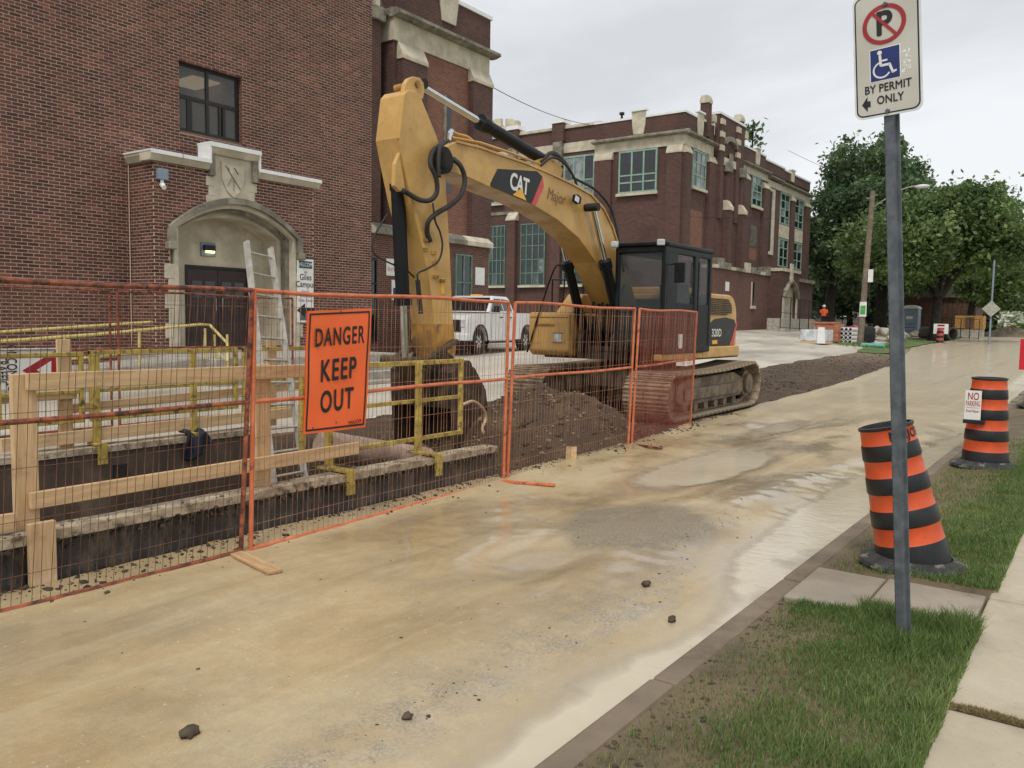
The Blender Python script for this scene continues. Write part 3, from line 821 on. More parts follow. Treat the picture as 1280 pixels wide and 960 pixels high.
# loose stones and clods that nobody could count
def scatter(name, pts, rs, mat, seed, sub=1, kind='stuff'):
    r = np.random.RandomState(seed)
    bm = bmesh.new(); bmesh.ops.create_icosphere(bm, subdivisions=sub, radius=1)
    bv = np.array([q.co[:] for q in bm.verts]); bf = np.array([[q.index for q in f.verts] for f in bm.faces]); bm.free()
    n = len(pts)
    sc = np.asarray(rs)[:, None] * r.uniform(0.6, 1.3, (n, 3)) * np.array([1, 1, 0.75])
    jit = 1 + 0.35 * r.uniform(-1, 1, (n, len(bv), 1))
    a = r.uniform(0, 6.28, n); c, s_ = np.cos(a), np.sin(a)
    vv = bv[None] * jit * sc[:, None, :]
    vx = vv[..., 0] * c[:, None] - vv[..., 1] * s_[:, None]; vy = vv[..., 0] * s_[:, None] + vv[..., 1] * c[:, None]
    vs = np.stack([vx, vy, vv[..., 2]], -1) + np.asarray(pts)[:, None, :]
    fs = bf[None] + (np.arange(n) * len(bv))[:, None, None]
    o = npmesh(name, vs.reshape(-1, 3), fs.reshape(-1, 3), mat)
    if kind: o['kind'] = kind
    return o
r = np.random.RandomState(5)
n = 3800
x = r.uniform(7.3, 11.3, n); y = r.uniform(4.98, 8.4, n)
scatter('heap_gravel', np.stack([x, y, earth_h(x, y) + 0.004], -1), 0.004 + 0.024 * r.rand(n) ** 6, m['gravel'], 1)
n = 5200
x = np.concatenate([r.uniform(7.0, 22, 3200), r.uniform(20, 42, 2000)]); y = e1(x) + r.uniform(-0.01, 1.0, n) * np.where(x > 13, np.maximum(e2(x) - e1(x) - .25, .3), 3.4)
scatter('earth_clods', np.stack([x, y, earth_h(x, y)], -1), (0.012 + 0.05 * r.rand(n) ** 4) * (1 - (x > 14) * 0.35), m['clod'], 2)
n = 1500
x = r.uniform(1.2, 14, n); y = e1(x) - np.abs(r.normal(0, 0.10, n)) * (0.4 + 0.9 * (fbm(x, x * 0, 1.1, 77) > 0))
scatter('road_edge_clods', np.stack([x, y, road_h(x, y)], -1), 0.005 + 0.020 * r.rand(n) ** 5, m['clod'], 3)
n = 200
x = r.uniform(1.8, 7, n); edge = np.interp(x, [-2, 2.2, 2.6, 2.95, 3.3, 3.75, 4.2, 4.75, 5.4, 5.75, 6.2, 7.4, 9.7, 13.6, 20], [2.1, 2.03, 2.04, 2.03, 2.0, 1.97, 1.93, 1.98, 2.24, 2.33, 2.30, 2.42, 2.35, 2.05, 1.9])
y = edge + 0.14 + r.normal(0, 0.09, n)
scatter('gutter_grit', np.stack([x, y, road_h(x, y)], -1), 0.002 + 0.007 * r.rand(n) ** 5, m['stone'], 4)
n = 420
x = r.uniform(1.8, 14, n); y = r.uniform(1.95, 4.8, n)
scatter('road_grit', np.stack([x, y, road_h(x, y) - 0.001], -1), 0.0018 + 0.009 * r.rand(n) ** 5, m['stone'], 6)
n = 900
x = r.uniform(2.0, 4.7, n); y = 1.45 - np.abs(r.normal(0, 0.20, n))
scatter('verge_stones', np.stack([x, y, verge_h(x, y)], -1), 0.002 + 0.012 * r.rand(n) ** 4, m['stone'], 7)
n = 1500
x = r.uniform(5.6, 8.6, n); y = r.uniform(5.1, 8.6, n)
scatter('trench_gravel', np.stack([x, y, earth_h(x, y)], -1), 0.006 + 0.03 * r.rand(n) ** 4, m['gravel'], 8)
# rocks one can point at
for px, py, s_, lab in ((236, 932, 0.035, 'fist-sized brown rock alone on the mud at the near end of the road'), (509, 908, 0.022, 'small dark stone on the mud near the gravel edge of the puddle'),
                        (840, 778, 0.026, 'dark stone sitting in the kerbside water'), (808, 741, 0.030, 'dark stone on the gravel edge above the kerbside water')):
    p = onZ(px, py, 0.0); zz = float(road_h(p.x, p.y))
    tag(MB().blob((p.x, p.y, zz + s_ * 0.45), s_, 2, px, 0.35, (1.15, 0.9, 0.75)).build('rock', m['stone'], None, smooth='all'), lab, 'rock', 'loose rocks on the road')
tag(MB().tube(bez([onZ(306, 740, 0.012), onZ(340, 738, 0.02), onZ(372, 732, 0.018), onZ(395, 722, 0.014)], 4), 0.004, 5).build('twig', m['bark'], None), 'thin bent twig lying on the mud below the fence foot', 'twig')
# ---------------------------------------------------------------- school, left wing (plain brick, nearest)
YW = 16.6; XE = 16.38; ZT = 12.4; YP = 15.72
PX0, PX1 = 9.46, 13.58            # porch
WX0, WX1, WZ0, WZ1 = 10.61, 12.21, 5.64, 7.13
lw = thing('school_wing', 'plain dark red brick school wing with one black window above a stone arched entrance', 'building', (9, YW, 0.4))
bk = MB()
bk.box(1.0, WX0, YW + 0.005, YW + 9, 0.0, ZT)
bk.box(WX1, XE - .002, YW + 0.005, YW + 9, 0.0, ZT)
bk.box(WX0, WX1, YW + 0.005, YW + 9, 0.0, WZ0 - 0.002)
bk.box(WX0, WX1, YW + 0.005, YW + 9, WZ1 + 0.002, ZT)
bk.box(WX0, WX1, YW + 4.2, YW + 9, WZ0, WZ1)
bk.build('wall', m['mortar'], lw)
BW, BH, JT = 0.205, 0.0670, 0.0155
def lay(x0, x1, z0, z1, place, holes=(), half=0.0, singles=None, stuff=None):
    """running-bond brickwork: every brick a box with recessed joints"""
    rows = int((z1 - z0) / BH)
    for i in range(rows):
        zb = z0 + i * BH
        x = x0 - (BW / 2 if i % 2 else 0) + half
        while x < x1 - 0.01:
            a, b = max(x, x0), min(x + BW - JT, x1)
            x += BW
            if b - a < 0.02: continue
            segs = [(a, b)]
            for (hx0, hx1, hz0, hz1) in holes:
                if zb + BH - JT > hz0 + .004 and zb < hz1 - .004:
                    ns = []
                    for (p, q) in segs:
                        if q <= hx0 or p >= hx1: ns.append((p, q)); continue
                        if p < hx0 - 0.02: ns.append((p, hx0))
                        if q > hx1 + 0.02: ns.append((hx1, q))
                    segs = ns
            for (p, q) in segs: place(p, q, zb, zb + BH - JT)
stuffb = MB()
single_mesh = None; nsing = 0
single_at = []
def place_front(p, q, z0, z1):
    global nsing
    full = q - p > BW - JT - 0.003
    if full and nsing < 300 and 6.95 < p < 8.42 and 2.05 < z0 < 5.0:
        single_at.append((p, z0)); nsing += 1; return
    d = rnd.uniform(-0.0015, 0.0015)
    y0 = YW + d; y1 = YW + 0.0065
    o = len(stuffb.v)
    stuffb.v += [(p, y0, z0), (q, y0, z0), (q, y0, z1), (p, y0, z1), (p, y1, z0), (q, y1, z0), (q, y1, z1), (p, y1, z1)]
    stuffb.f += [(o, o + 1, o + 2, o + 3), (o + 3, o + 2, o + 6, o + 7), (o, o + 4, o + 5, o + 1), (o, o + 3, o + 7, o + 4), (o + 1, o + 5, o + 6, o + 2)]
    stuffb.mi += [0] * 5
lay(2.0, XE, 0.3, 12.3, place_front, holes=((WX0, WX1, WZ0, WZ1), (PX0 + 0.03, PX1 - 0.03, 0, 4.78)))
# the porch: its front at YP and its left cheek
AX0, AX1, AZS, AZA = 9.78, 13.10, 3.46, 4.16      # stone arch, outer edge
def arch_z(x, x0, x1, zs, za):
    """low pointed Tudor arch"""
    t = abs((x - (x0 + x1) / 2) / ((x1 - x0) / 2)); t = min(t, 1.0)
    return zs + (za - zs) * (1 - t ** 2.15) * (0.92 + 0.08 * (1 - t))
def place_porch(p, q, z0, z1):
    if q > AX0 - 0.02 and p < AX1 + 0.02 and z0 < AZA + 0.02:
        # trim at the stone
        zt = max(arch_z(min(max(p, AX0), AX1), AX0, AX1, AZS, AZA), arch_z(min(max(q, AX0), AX1), AX0, AX1, AZS, AZA))
        if z1 < zt - 0.06:
            if p < AX0 < q: q = AX0
            elif p < AX1 < q: p = AX1
            elif p >= AX0 and q <= AX1: return
            if q - p < 0.02: return
    y0 = YP + rnd.uniform(-0.0015, 0.0015); y1 = YP + 0.0065
    o = len(stuffb.v)
    stuffb.v += [(p, y0, z0), (q, y0, z0), (q, y0, z1), (p, y0, z1), (p, y1, z0), (q, y1, z0), (q, y1, z1), (p, y1, z1)]
    stuffb.f += [(o, o + 1, o + 2, o + 3), (o + 3, o + 2, o + 6, o + 7), (o, o + 4, o + 5, o + 1), (o, o + 3, o + 7, o + 4), (o + 1, o + 5, o + 6, o + 2)]
    stuffb.mi += [0] * 5
lay(PX0, PX1, 0.3, 4.80, place_porch, holes=((10.72, 11.86, 3.9, 4.8),))
def place_cheek(p, q, z0, z1):
    x0 = PX0 - 0.0 + rnd.uniform(-0.0015, 0.0015); x1 = PX0 + 0.005
    o = len(stuffb.v)
    stuffb.v += [(x0, p, z0), (x0, q, z0), (x0, q, z1), (x0, p, z1), (x1, p, z0), (x1, q, z0), (x1, q, z1), (x1, p, z1)]
    stuffb.f += [(o, o + 1, o + 2, o + 3), (o + 3, o + 2, o + 6, o + 7), (o, o + 4, o + 5, o + 1), (o, o + 3, o + 7, o + 4), (o + 1, o + 5, o + 6, o + 2)]
    stuffb.mi += [0] * 5
lay(YP + 0.004, YW, 0.3, 4.80, place_cheek, half=0.05)
stuffb.build('brickwork', m['brick'], lw, fixn=False, kind='stuff')
b0 = MB().box(0, BW - JT, 0.0, 0.0065, 0, BH - JT).build('brick', m['brick'], lw, off=(0, 0, 0))
for i, (p, z0) in enumerate(single_at):
    o = b0 if i == 0 else inst(b0, lw)
    o.location = V((p, YW + rnd.uniform(-0.0015, 0.0015), z0)) - V(lw.location)
# porch core behind the bricks (mortar colour), with the arched opening cut out of it
pc = MB()
pc.box(PX0 + 0.005, AX0 + 0.02, YP + 0.005, YW + 0.01, 0.0, 4.72)
pc.box(AX1 - 0.02, PX1 - 0.005, YP + 0.005, YW + 0.01, 0.0, 4.72)
N = 22
xs = [AX0 + 0.02 + (AX1 - AX0 - 0.04) * i / N for i in range(N + 1)]
top = 4.72
poly = [V((x, YP + 0.005, arch_z(x, AX0, AX1, AZS, AZA) - 0.02)) for x in xs] + [V((xs[-1], YP + 0.005, top)), V((xs[0], YP + 0.005, top))]
pc.prism(poly, (0, 0.85, 0))
pc.build('porch_core', m['mortar'], lw)
# stone arch: hood mould, then two stepped orders with deepening recess
def arch_band(x0, x1, zs, za, wid, ya, yb, zbot, name, mat, par=lw):
    b = MB(); n = 28
    xi = [x0 + (x1 - x0) * i / n for i in range(n + 1)]
    o_ = [(x, arch_z(x, x0, x1, zs, za)) for x in xi]
    x0i, x1i = x0 + wid, x1 - wid
    q = [x0i + (x1i - x0i) * i / n for i in range(n + 1)]
    i_ = [(x, arch_z(x, x0i, x1i, zs, za - wid * 0.95)) for x in q]
    o_ = [(x0, zbot)] + o_ + [(x1, zbot)]; i_ = [(x0i, zbot)] + i_ + [(x1i, zbot)]
    for k in range(len(o_) - 1):
        (ax, az), (bx, bz), (cx_, cz), (dx, dz) = o_[k], o_[k + 1], i_[k + 1], i_[k]
        b.add([(ax, ya, az), (bx, ya, bz), (cx_, ya, cz), (dx, ya, dz), (ax, yb, az), (bx, yb, bz), (cx_, yb, cz), (dx, yb, dz)],
              [(0, 1, 2, 3), (4, 7, 6, 5), (0, 4, 5, 1), (3, 2, 6, 7)] + ([(0, 3, 7, 4)] if k == 0 else []) + ([(1, 5, 6, 2)] if k == len(o_) - 2 else []))
    return b.build(name, mat, par)
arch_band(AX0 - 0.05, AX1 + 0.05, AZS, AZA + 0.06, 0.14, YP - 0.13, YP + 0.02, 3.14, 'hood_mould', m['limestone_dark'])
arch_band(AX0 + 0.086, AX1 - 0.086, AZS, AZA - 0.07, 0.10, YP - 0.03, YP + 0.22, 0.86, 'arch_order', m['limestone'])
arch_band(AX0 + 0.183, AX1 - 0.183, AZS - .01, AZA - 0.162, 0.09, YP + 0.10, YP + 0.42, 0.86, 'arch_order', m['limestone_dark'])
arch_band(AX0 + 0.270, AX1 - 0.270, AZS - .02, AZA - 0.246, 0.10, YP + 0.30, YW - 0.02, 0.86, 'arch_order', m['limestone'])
for xx in (AX0 - 0.10, AX1 - 0.08):
    MB().box(xx, xx + 0.18, YP - 0.16, YP + 0.01, 2.99, 3.142).build('label_stop', m['limestone_dark'], lw, bevel=0.02)
for k in range(6):   # jamb quoins, long and short
    z0 = 0.87 + k * 0.305; e = 0.10 if k % 2 else 0.02
    MB().box(AX0 - 0.02 - e, AX0 + 0.088, YP - 0.022, YP + 0.02, z0, z0 + 0.300).build('quoin', m['limestone'], lw, bevel=0.006)
    MB().box(AX1 - 0.088, AX1 + 0.02 + e, YP - 0.022, YP + 0.02, z0, z0 + 0.300).build('quoin', m['limestone'], lw, bevel=0.006)
# back of the porch: limestone around the doors
DX0, DX1, DZ0, DZ1 = 10.66, 12.32, 0.88, 2.76
MB().box(AX0 + 0.3, DX0, YW - 0.04, YW + 0.011, 0.86, 4.0).box(DX1, AX1 - 0.3, YW - 0.04, YW + 0.011, 0.86, 4.0).box(DX0, DX1, YW - 0.04, YW + 0.011, DZ1, 4.0).build('porch_back', m['limestone'], lw)
MB().box(PX0 - 0.3, PX1 + 0.4, YP - 1.3, YW, 0.0, 0.862).build('landing', m['concrete'], lw, bevel=0.02)
fr = MB().box(DX0, DX0 + 0.06, YW - 0.06, YW, DZ0, DZ1).box(DX1 - 0.06, DX1, YW - 0.06, YW, DZ0, DZ1).box(DX0 + .06, DX1 - .06, YW - 0.06, YW, DZ1 - 0.07, DZ1).build('door_frame', m['dark_frame'], lw)
for a, b in ((DX0 + 0.065, (DX0 + DX1) / 2 - 0.004), ((DX0 + DX1) / 2 + 0.004, DX1 - 0.065)):
    d = MB().box(a, b, YW - 0.045, YW - 0.002, DZ0 + .01, DZ1 - 0.075).build('door', m['door_brown'], lw, bevel=0.006)
    for j in range(2):
        c = a + 0.10 + j * 0.33
        MB().box(c, c + 0.24, YW - 0.052, YW - 0.0455, 2.05, 2.42).build('door_light', m['pane_dark'], d)
    for j in range(2):
        c = a + 0.08 + j * 0.34
        MB().box(c, c + 0.28, YW - 0.055, YW - 0.0455, 1.10, 1.80).build('door_panel', m['door_brown'], d, bevel=0.01)
    MB().cyl((b - 0.08 if a < 11 else a + 0.08, YW - 0.09, 1.75), (b - 0.08 if a < 11 else a + 0.08, YW - 0.09, 2.05), 0.012, n=8).build('door_handle', m['chrome'], d)
lp = MB().box(11.05, 11.42, YW - 0.075, YW - 0.042, 2.98, 3.28).build('wall_lamp', m['porta_grey'], lw, bevel=0.01)
MB().box(11.10, 11.37, YW - 0.15, YW - 0.076, 3.10, 3.22).build('lamp_hood', m['dark_frame'], lp)
MB().box(11.16, 11.36, YW - 0.13, YW - 0.08, 3.055, 3.098).build('lamp_bulb', m['porch_lamp'], lp)
# coping with raised centre and the stone shield panel
def coping(x0, x1, z, front, drop=0.17, par=lw):
    b = MB()
    prof = [(front - 0.13, z), (front - 0.13, z - 0.05), (front - 0.06, z - drop), (front + 0.30, z - drop), (front + 0.30, z)]
    b.prism([V((x0, y, q)) for y, q in prof], (x1 - x0, 0, 0))
    b.build('coping_stone', m['limestone'], par)
    f = MB().box(x0 - 0.01, x1 + 0.01, front - 0.15, front + 0.32, z + 0.002, z + 0.035).box(x0 - 0.01, x1 + 0.01, front - 0.152, front - 0.134, z - 0.045, z + 0.001)
    f.build('flashing', m['white_flashing'], par)
xs = [PX0 - 0.12, 10.60]
for a, b in ((PX0 - 0.12, 10.02), (10.026, 10.69)): coping(a, b, 4.90, YP)
for a, b in ((11.92, 12.80), (12.806, PX1 + 0.12)): coping(a, b, 4.90, YP)
# return of the coping along the left cheek
b = MB(); prof = [(PX0 - 0.12, 4.90), (PX0 - 0.12, 4.85), (PX0 - 0.05, 4.73), (PX0 + 0.25, 4.73), (PX0 + 0.25, 4.90)]
b.prism([V((x, YP + 0.302, z)) for x, z in prof], (0, YW - YP - 0.304, 0)); b.build('coping_stone', m['limestone'], lw)
MB().box(PX0 - 0.14, PX0 + 0.27, YP + 0.322, YW, 4.902, 4.935).build('flashing', m['white_flashing'], lw)
MB().box(PX0 + 0.1, PX1 - 0.05, YP + 0.33, YW, 4.72, 4.86).build('porch_roof', m['grime'], lw)
b = MB(); z1 = 5.27
prof = [(YP - 0.15, z1), (YP - 0.15, z1 - 0.06), (YP - 0.07, z1 - 0.19), (YP + 0.30, z1 - 0.19), (YP + 0.30, z1)]
b.prism([V((10.70, y, q)) for y, q in prof], (1.21, 0, 0)); b.build('coping_stone', m['limestone'], lw)
for a in (10.70, 11.79):
    MB().box(a, a + 0.12, YP - 0.10, YP + 0.02, 4.62, z1 - 0.192).build('coping_return', m['limestone_dark'], lw, bevel=0.01)
MB().box(10.66, 11.95, YP - 0.172, YP + 0.32, z1 + 0.002, z1 + 0.04).box(10.66, 11.95, YP - 0.174, YP - 0.153, z1 - 0.055, z1 + .001).build('flashing', m['white_flashing'], lw)
for a in (10.662, 11.912): MB().box(a, a + .036, YP - 0.15, YP + 0.3, 4.94, z1).build('flashing', m['white_flashing'], lw)
MB().box(10.82, 11.79, YP - 0.012, YP + 0.02, 4.13, z1 - 0.195).build('shield_panel', m['limestone'], lw)
for a in (10.70, 11.72):
    for j, (z0, zz) in enumerate(((4.02, 4.20), (4.205, 4.40), (4.405, 4.60))):
        e = 0.0 if j % 2 else 0.06
        MB().box(a - (e if a < 11 else 0), a + 0.15 + (e if a > 11 else 0), YP - 0.02, YP + 0.02, z0, zz).build('quoin', m['limestone'], lw, bevel=0.005)
sh = [(-0.30, 0.34), (-0.28, -0.05), (-0.16, -0.27), (0, -0.40), (0.16, -0.27), (0.28, -0.05), (0.30, 0.34), (0.1, 0.30), (-0.1, 0.30)]
shp = MB().prism([V((11.30 + x, YP - 0.013, 4.62 + z)) for x, z in sh], (0, -0.03, 0)).build('shield', m['limestone'], lw, bevel=0.008)
cv = MB()
for (a, b) in (((-.16, .2), (.17, -.2)), ((-.04, .02), (-.17, -.16)), ((.02, .24), (.12, .12)), ((-.2, .26), (-.1, .18)), ((0, -.02), (0, -.26))):
    cv.beam((11.30 + a[0], YP - 0.046, 4.62 + a[1]), (11.30 + b[0], YP - 0.046, 4.62 + b[1]), 0.012, 0.028, (0, 1, 0))
cv.build('shield_carving', m['limestone_dark'], shp)
# window: black aluminium frame, two fixed lights over two sliders, lit classroom behind
yf = YW + 0.10
wf = MB().box(WX0, WX1, yf, yf + 0.06, WZ0, WZ0 + 0.09).box(WX0, WX1, yf, yf + 0.06, WZ1 - 0.07, WZ1).box(WX0, WX0 + 0.06, yf + .001, yf + 0.06, WZ0, WZ1).box(WX1 - 0.10, WX1, yf + .001, yf + 0.06, WZ0, WZ1)
wf.box(WX0, WX1, yf - 0.004, yf + 0.06, 6.37, 6.45).box(11.335, 11.405, yf - 0.006, yf + 0.06, WZ0, WZ1)
wf.box(10.86, 10.98, yf - 0.002, yf + 0.05, WZ0 + .05, 6.40).box(11.66, 11.72, yf - 0.002, yf + 0.05, WZ0 + .05, 6.40).box(11.76, 11.83, yf - 0.002, yf + 0.05, WZ0 + .05, 6.40)
win = wf.build('window', m['dark_frame'], lw)
for a, b, c, d in ((WX0 + .05, 11.34, 6.44, WZ1 - .06), (11.40, WX1 - .09, 6.44, WZ1 - .06), (WX0 + .05, 10.87, WZ0 + .08, 6.38), (10.97, 11.34, WZ0 + .08, 6.38), (11.40, 11.67, WZ0 + .08, 6.38), (11.82, WX1 - .09, WZ0 + .08, 6.38)):
    MB().box(a, b, yf + 0.02, yf + 0.032, c, d).build('pane', m['window_glass'], win)
MB().box(WX0 - 0.001, WX1 + 0.001, YW + 0.02, YW + 0.16, WZ0 - 0.001, WZ0 + 0.002).build('window_sill', m['dark_frame'], win)
rv = MB().box(WX0 - .004, WX0 + .006, YW + .001, YW + .10, WZ0, WZ1).box(WX1 - .006, WX1 + .004, YW + .001, YW + .10, WZ0, WZ1).box(WX0 + .006, WX1 - .006, YW + .001, YW + .10, WZ1 - .006, WZ1 + .004).box(WX0 + .006, WX1 - .006, YW - .006, YW + .10, WZ0 - .03, WZ0 + .006)
rv.build('reveal', m['brick_mid'], win)
rm = MB()
rm.quad((WX0 - 1, YW + 4.1, 5.0), (WX1 + 2, YW + 4.1, 5.0), (WX1 + 2, YW + 4.1, 7.9), (WX0 - 1, YW + 4.1, 7.9))
rm.box(WX0, WX1, YW + 0.17, YW + 4.15, 7.5, 7.6)
MB().box(WX0 + .002, WX1 - .002, YW + 4.0, YW + 4.1, WZ0, WZ1 + .0).build('classroom_wall', m['interior'], lw)
MB().box(11.45, 12.16, YW + 0.75, YW + 1.75, WZ1 - 0.035, WZ1 - 0.006).build('ceiling_light', m['tube_light'], lw)
# camera box and conduit on the corner, small notices
sc = MB().box(9.50, 9.72, YP - 0.12, YP - 0.002, 4.36, 4.58).build('junction_box', m['porta_grey'], lw, bevel=0.015)
scam = thing('security_camera', 'small white security camera under a grey box at the corner of the brick porch', 'camera', (9.60, YP - 0.07, 4.2))
MB().cyl((9.60, YP - 0.06, 4.358), (9.60, YP - 0.06, 4.28), 0.035, n=10).build('mount', m['white_flashing'], scam)
MB().tube([(9.61, YP - 0.05, 4.27), (9.56, YP - 0.2, 4.19)], [0.055, 0.045], 12).build('camera_body', m['white_flashing'], scam, smooth=True)
MB().cyl((9.427, YW - 0.014, 0.5), (9.427, YW - 0.014, 4.72), 0.011, n=6).build('conduit', m['mortar'], lw)

# ---------------------------------------------------------------- one-storey link and tower bay behind it
tw = thing('school_tower', 'tall dark brick gymnasium block with cream stone cornice and stepped parapet behind the digger arm', 'building', (22, 21, 0.5))
YL = 19.3
MB().box(16.0, 25.22, YL, YL + 4, 0.0, 4.36).build('lower_wall', m['brick_mid'], tw)
b = MB()
for x0 in np.arange(16.0, 25.2, 1.55):
    x1 = min(x0 + 1.545, 25.34)
    MB().prism([V((x0, y, z)) for y, z in ((YL - 0.16, 4.36), (YL - 0.16, 4.52), (YL + 0.1, 4.72), (YL + 1.3, 4.76), (YL + 1.3, 4.36))], (x1 - x0, 0, 0)).build('coping_stone', m['limestone'] if rnd.random() < .5 else m['limestone_dark'], tw)
def simple_window(par, x0, x1, z0, z1, plane, axis, frame, pane, nx, nz, rec=0.10, sill=None, fw=0.05, face=-1, transom=None, mull=None):
    """a recessed window of nx by nz panes. axis 'y': wall faces -Y at y=plane; axis 'x': wall faces -X at x=plane"""
    def P(u, d, z):
        return (u, plane + d, z) if axis == 'y' else (plane + d, u, z)
    def bx(u0, u1, d0, d1, z0_, z1_, mb):
        a, c = P(u0, d0, z0_), P(u1, d1, z1_)
        mb.box(min(a[0], c[0]), max(a[0], c[0]), min(a[1], c[1]), max(a[1], c[1]), z0_, z1_)
    f = MB()
    bx(x0 - .02, x1 + .02, 0.004, rec - 0.001, z1 - fw, z1, f); bx(x0 - .02, x1 + .02, 0.004, rec, z0, z0 + fw, f)
    bx(x0, x0 + fw, 0.006, rec, z0 + .001, z1 - .001, f); bx(x1 - fw, x1, 0.006, rec, z0 + .001, z1 - .001, f)
    cuts = mull if mull else [i / nx for i in range(1, nx)]
    for c in cuts:
        u = x0 + (x1 - x0) * c; bx(u - fw * .5, u + fw * .5, 0.008, rec, z0 + .002, z1 - .002, f)
    zc = transom if transom else [j / nz for j in range(1, nz)]
    for c in zc:
        z = z0 + (z1 - z0) * c; bx(x0 + .002, x1 - .002, 0.010, rec, z - fw * .4, z + fw * .4, f)
    wnd = f.build('window', m[frame], par)
    us = [0] + list(cuts) + [1]; zs = [0] + list(zc) + [1]
    for i in range(len(us) - 1):
        for j in range(len(zs) - 1):
            p = MB(); bx(x0 + (x1 - x0) * us[i] + .01, x0 + (x1 - x0) * us[i + 1] - .01, rec * 0.45, rec * 0.45 + .01, z0 + (z1 - z0) * zs[j] + .01, z0 + (z1 - z0) * zs[j + 1] - .01, p)
            pm = pane if isinstance(pane, str) else rnd.choice(pane)
            p.build('pane', m[pm], wnd)
    if sill:
        s_ = MB(); bx(x0 - 0.1, x1 + 0.1, -0.10, 0.02, z0 - sill, z0 - .002, s_); s_.build('sill', m['limestone'], wnd)
    return wnd
def niche(par, x0, x1, z0, z1, plane, axis, mat='dark_frame', proud=0.0):
    b = MB()
    if axis == 'y': b.box(x0, x1, plane - 0.006 - proud, plane + 0.02, z0, z1)
    else: b.box(plane - 0.006 - proud, plane + 0.02, x0, x1, z0, z1)
    return b
# doors and notices of the link
simple_window(tw, 23.2, 24.15, 1.0, 4.02, YL - 0.07, 'y', 'dark_green_frame', 'pane_dark', 2, 2, transom=[0.66], fw=0.06)
simple_window(tw, 18.65, 19.25, 0.9, 3.55, YL - 0.07, 'y', 'dark_frame', 'pane_dark', 2, 2, transom=[0.7], fw=0.06)
def notice(label, x0, x1, z0, z1, plane, lines, par=None):
    t = thing('notice', label, 'sign', ((x0 + x1) / 2, plane, z0))
    MB().box(x0, x1, plane - 0.02, plane - 0.004, z0, z1).build('board', m['white_print'], t)
    return t
t = notice('wide white notice on the brick beside the dark door left of the digger cylinder', 19.7, 20.75, 3.05, 3.6, YL, 2)
words('STAFF\nENTRY ONLY', 0.17, m['red_print'], (20.22, YL - 0.022, 3.33), (1, 0, 0), (0, 0, 1), t, sx=.9)
t = notice('small white accessibility notice below the wide one on the brick', 19.95, 20.42, 2.25, 2.92, YL, 1)
MB().box(20.02, 20.35, YL - 0.024, YL - 0.021, 2.32, 2.66).build('blue_square', m['blue_print'], t)
t = notice('plain white notice on the brick right of the narrow green door', 24.4, 24.95, 2.95, 3.6, YL, 1)
# bay
YB = 20.5; XB0, XB1 = 21.3, 26.62
MB().box(XB0, XB1 - 0.05, YB + 0.06, YB + 9, 4.2, 13.35).build('wall', m['brick_dark'], tw)
MB().box(22.75, 25.4, YB + 0.028, YB + 0.07, 4.7, 11.2).build('brick_panel', m['brick_orange'], tw)
pr = tw
for a, b, zt in ((21.5, 22.75, 10.6), (25.4, 26.62, 10.75)):
    MB().box(a, b, YB - 0.22, YB + 0.061, 4.3, zt).build('pilaster', m['brick_dark'], tw)
    MB().prism([V((a - .04, y, z)) for y, z in ((YB - 0.26, zt), (YB - 0.26, zt + 0.12), (YB - 0.0, zt + 0.62), (YB + 0.06, zt + 0.62), (YB + 0.06, zt))], (b - a + .08, 0, 0)).build('pilaster_cap', m['limestone'], tw, bevel=0.015)
MB().box(XB0 + .02, XB1 + 0.02, YB - 0.02, YB + 0.062, 11.20, 11.95).build('frieze', m['limestone'], tw)
MB().prism([V((XB0 - 0.15, y, z)) for y, z in ((YB - 0.38, 12.02), (YB - 0.38, 12.12), (YB - 0.20, 12.22), (YB + 0.1, 12.26), (YB + 0.1, 11.95), (YB - 0.14, 11.95))], (XB1 - XB0 + 0.45, 0, 0)).build('cornice', m['limestone_dark'], tw)
MB().box(XB0 - 0.06, XB0 - .001 + 0.02, YB - 0.018, YB + 6, 11.20, 11.948).build('frieze_return', m['limestone'], tw)
MB().prism([V((x, YB + 0.102, z)) for x, z in ((XB0 - 0.34, 12.02), (XB0 - 0.34, 12.12), (XB0 - 0.18, 12.22), (XB0 + 0.02, 12.26), (XB0 + 0.02, 11.95), (XB0 - 0.1, 11.95))], (0, 6, 0)).build('cornice_return', m['limestone_dark'], tw)
MB().box(XB0 + .05, XB1 - 0.04, YB - 0.09, YB + 0.1, 12.24, 13.36).build('parapet', m['brick_dark'], tw)
MB().box(XB0 - .05, XB1 + 0.02, YB - 0.16, YB + 0.4, 13.362, 13.50).build('parapet_coping', m['white_flashing'], tw)
MB().prism([V((24.0 + x, YB - 0.18, z)) for x, z in ((-.55, 14.0), (.55, 14.0), (.50, 13.2), (.38, 12.5), (-.38, 12.5), (-.50, 13.2))], (0, 0.085, 0)).build('stone_tablet', m['limestone'], tw, bevel=0.02)
MB().box(23.4, 24.6, YB - 0.24, YB + .1, 14.002, 14.15).build('tablet_cap', m['limestone'], tw)
niche(tw, 24.05, 24.40, 6.4, 10.0, YB + .03, 'y').build('slit_window', m['pane_dark'], tw)
MB().box(23.94, 24.048, YB - 0.03, YB + 0.03, 6.3, 9.95).build('slit_frame', m['limestone_dark'], tw)
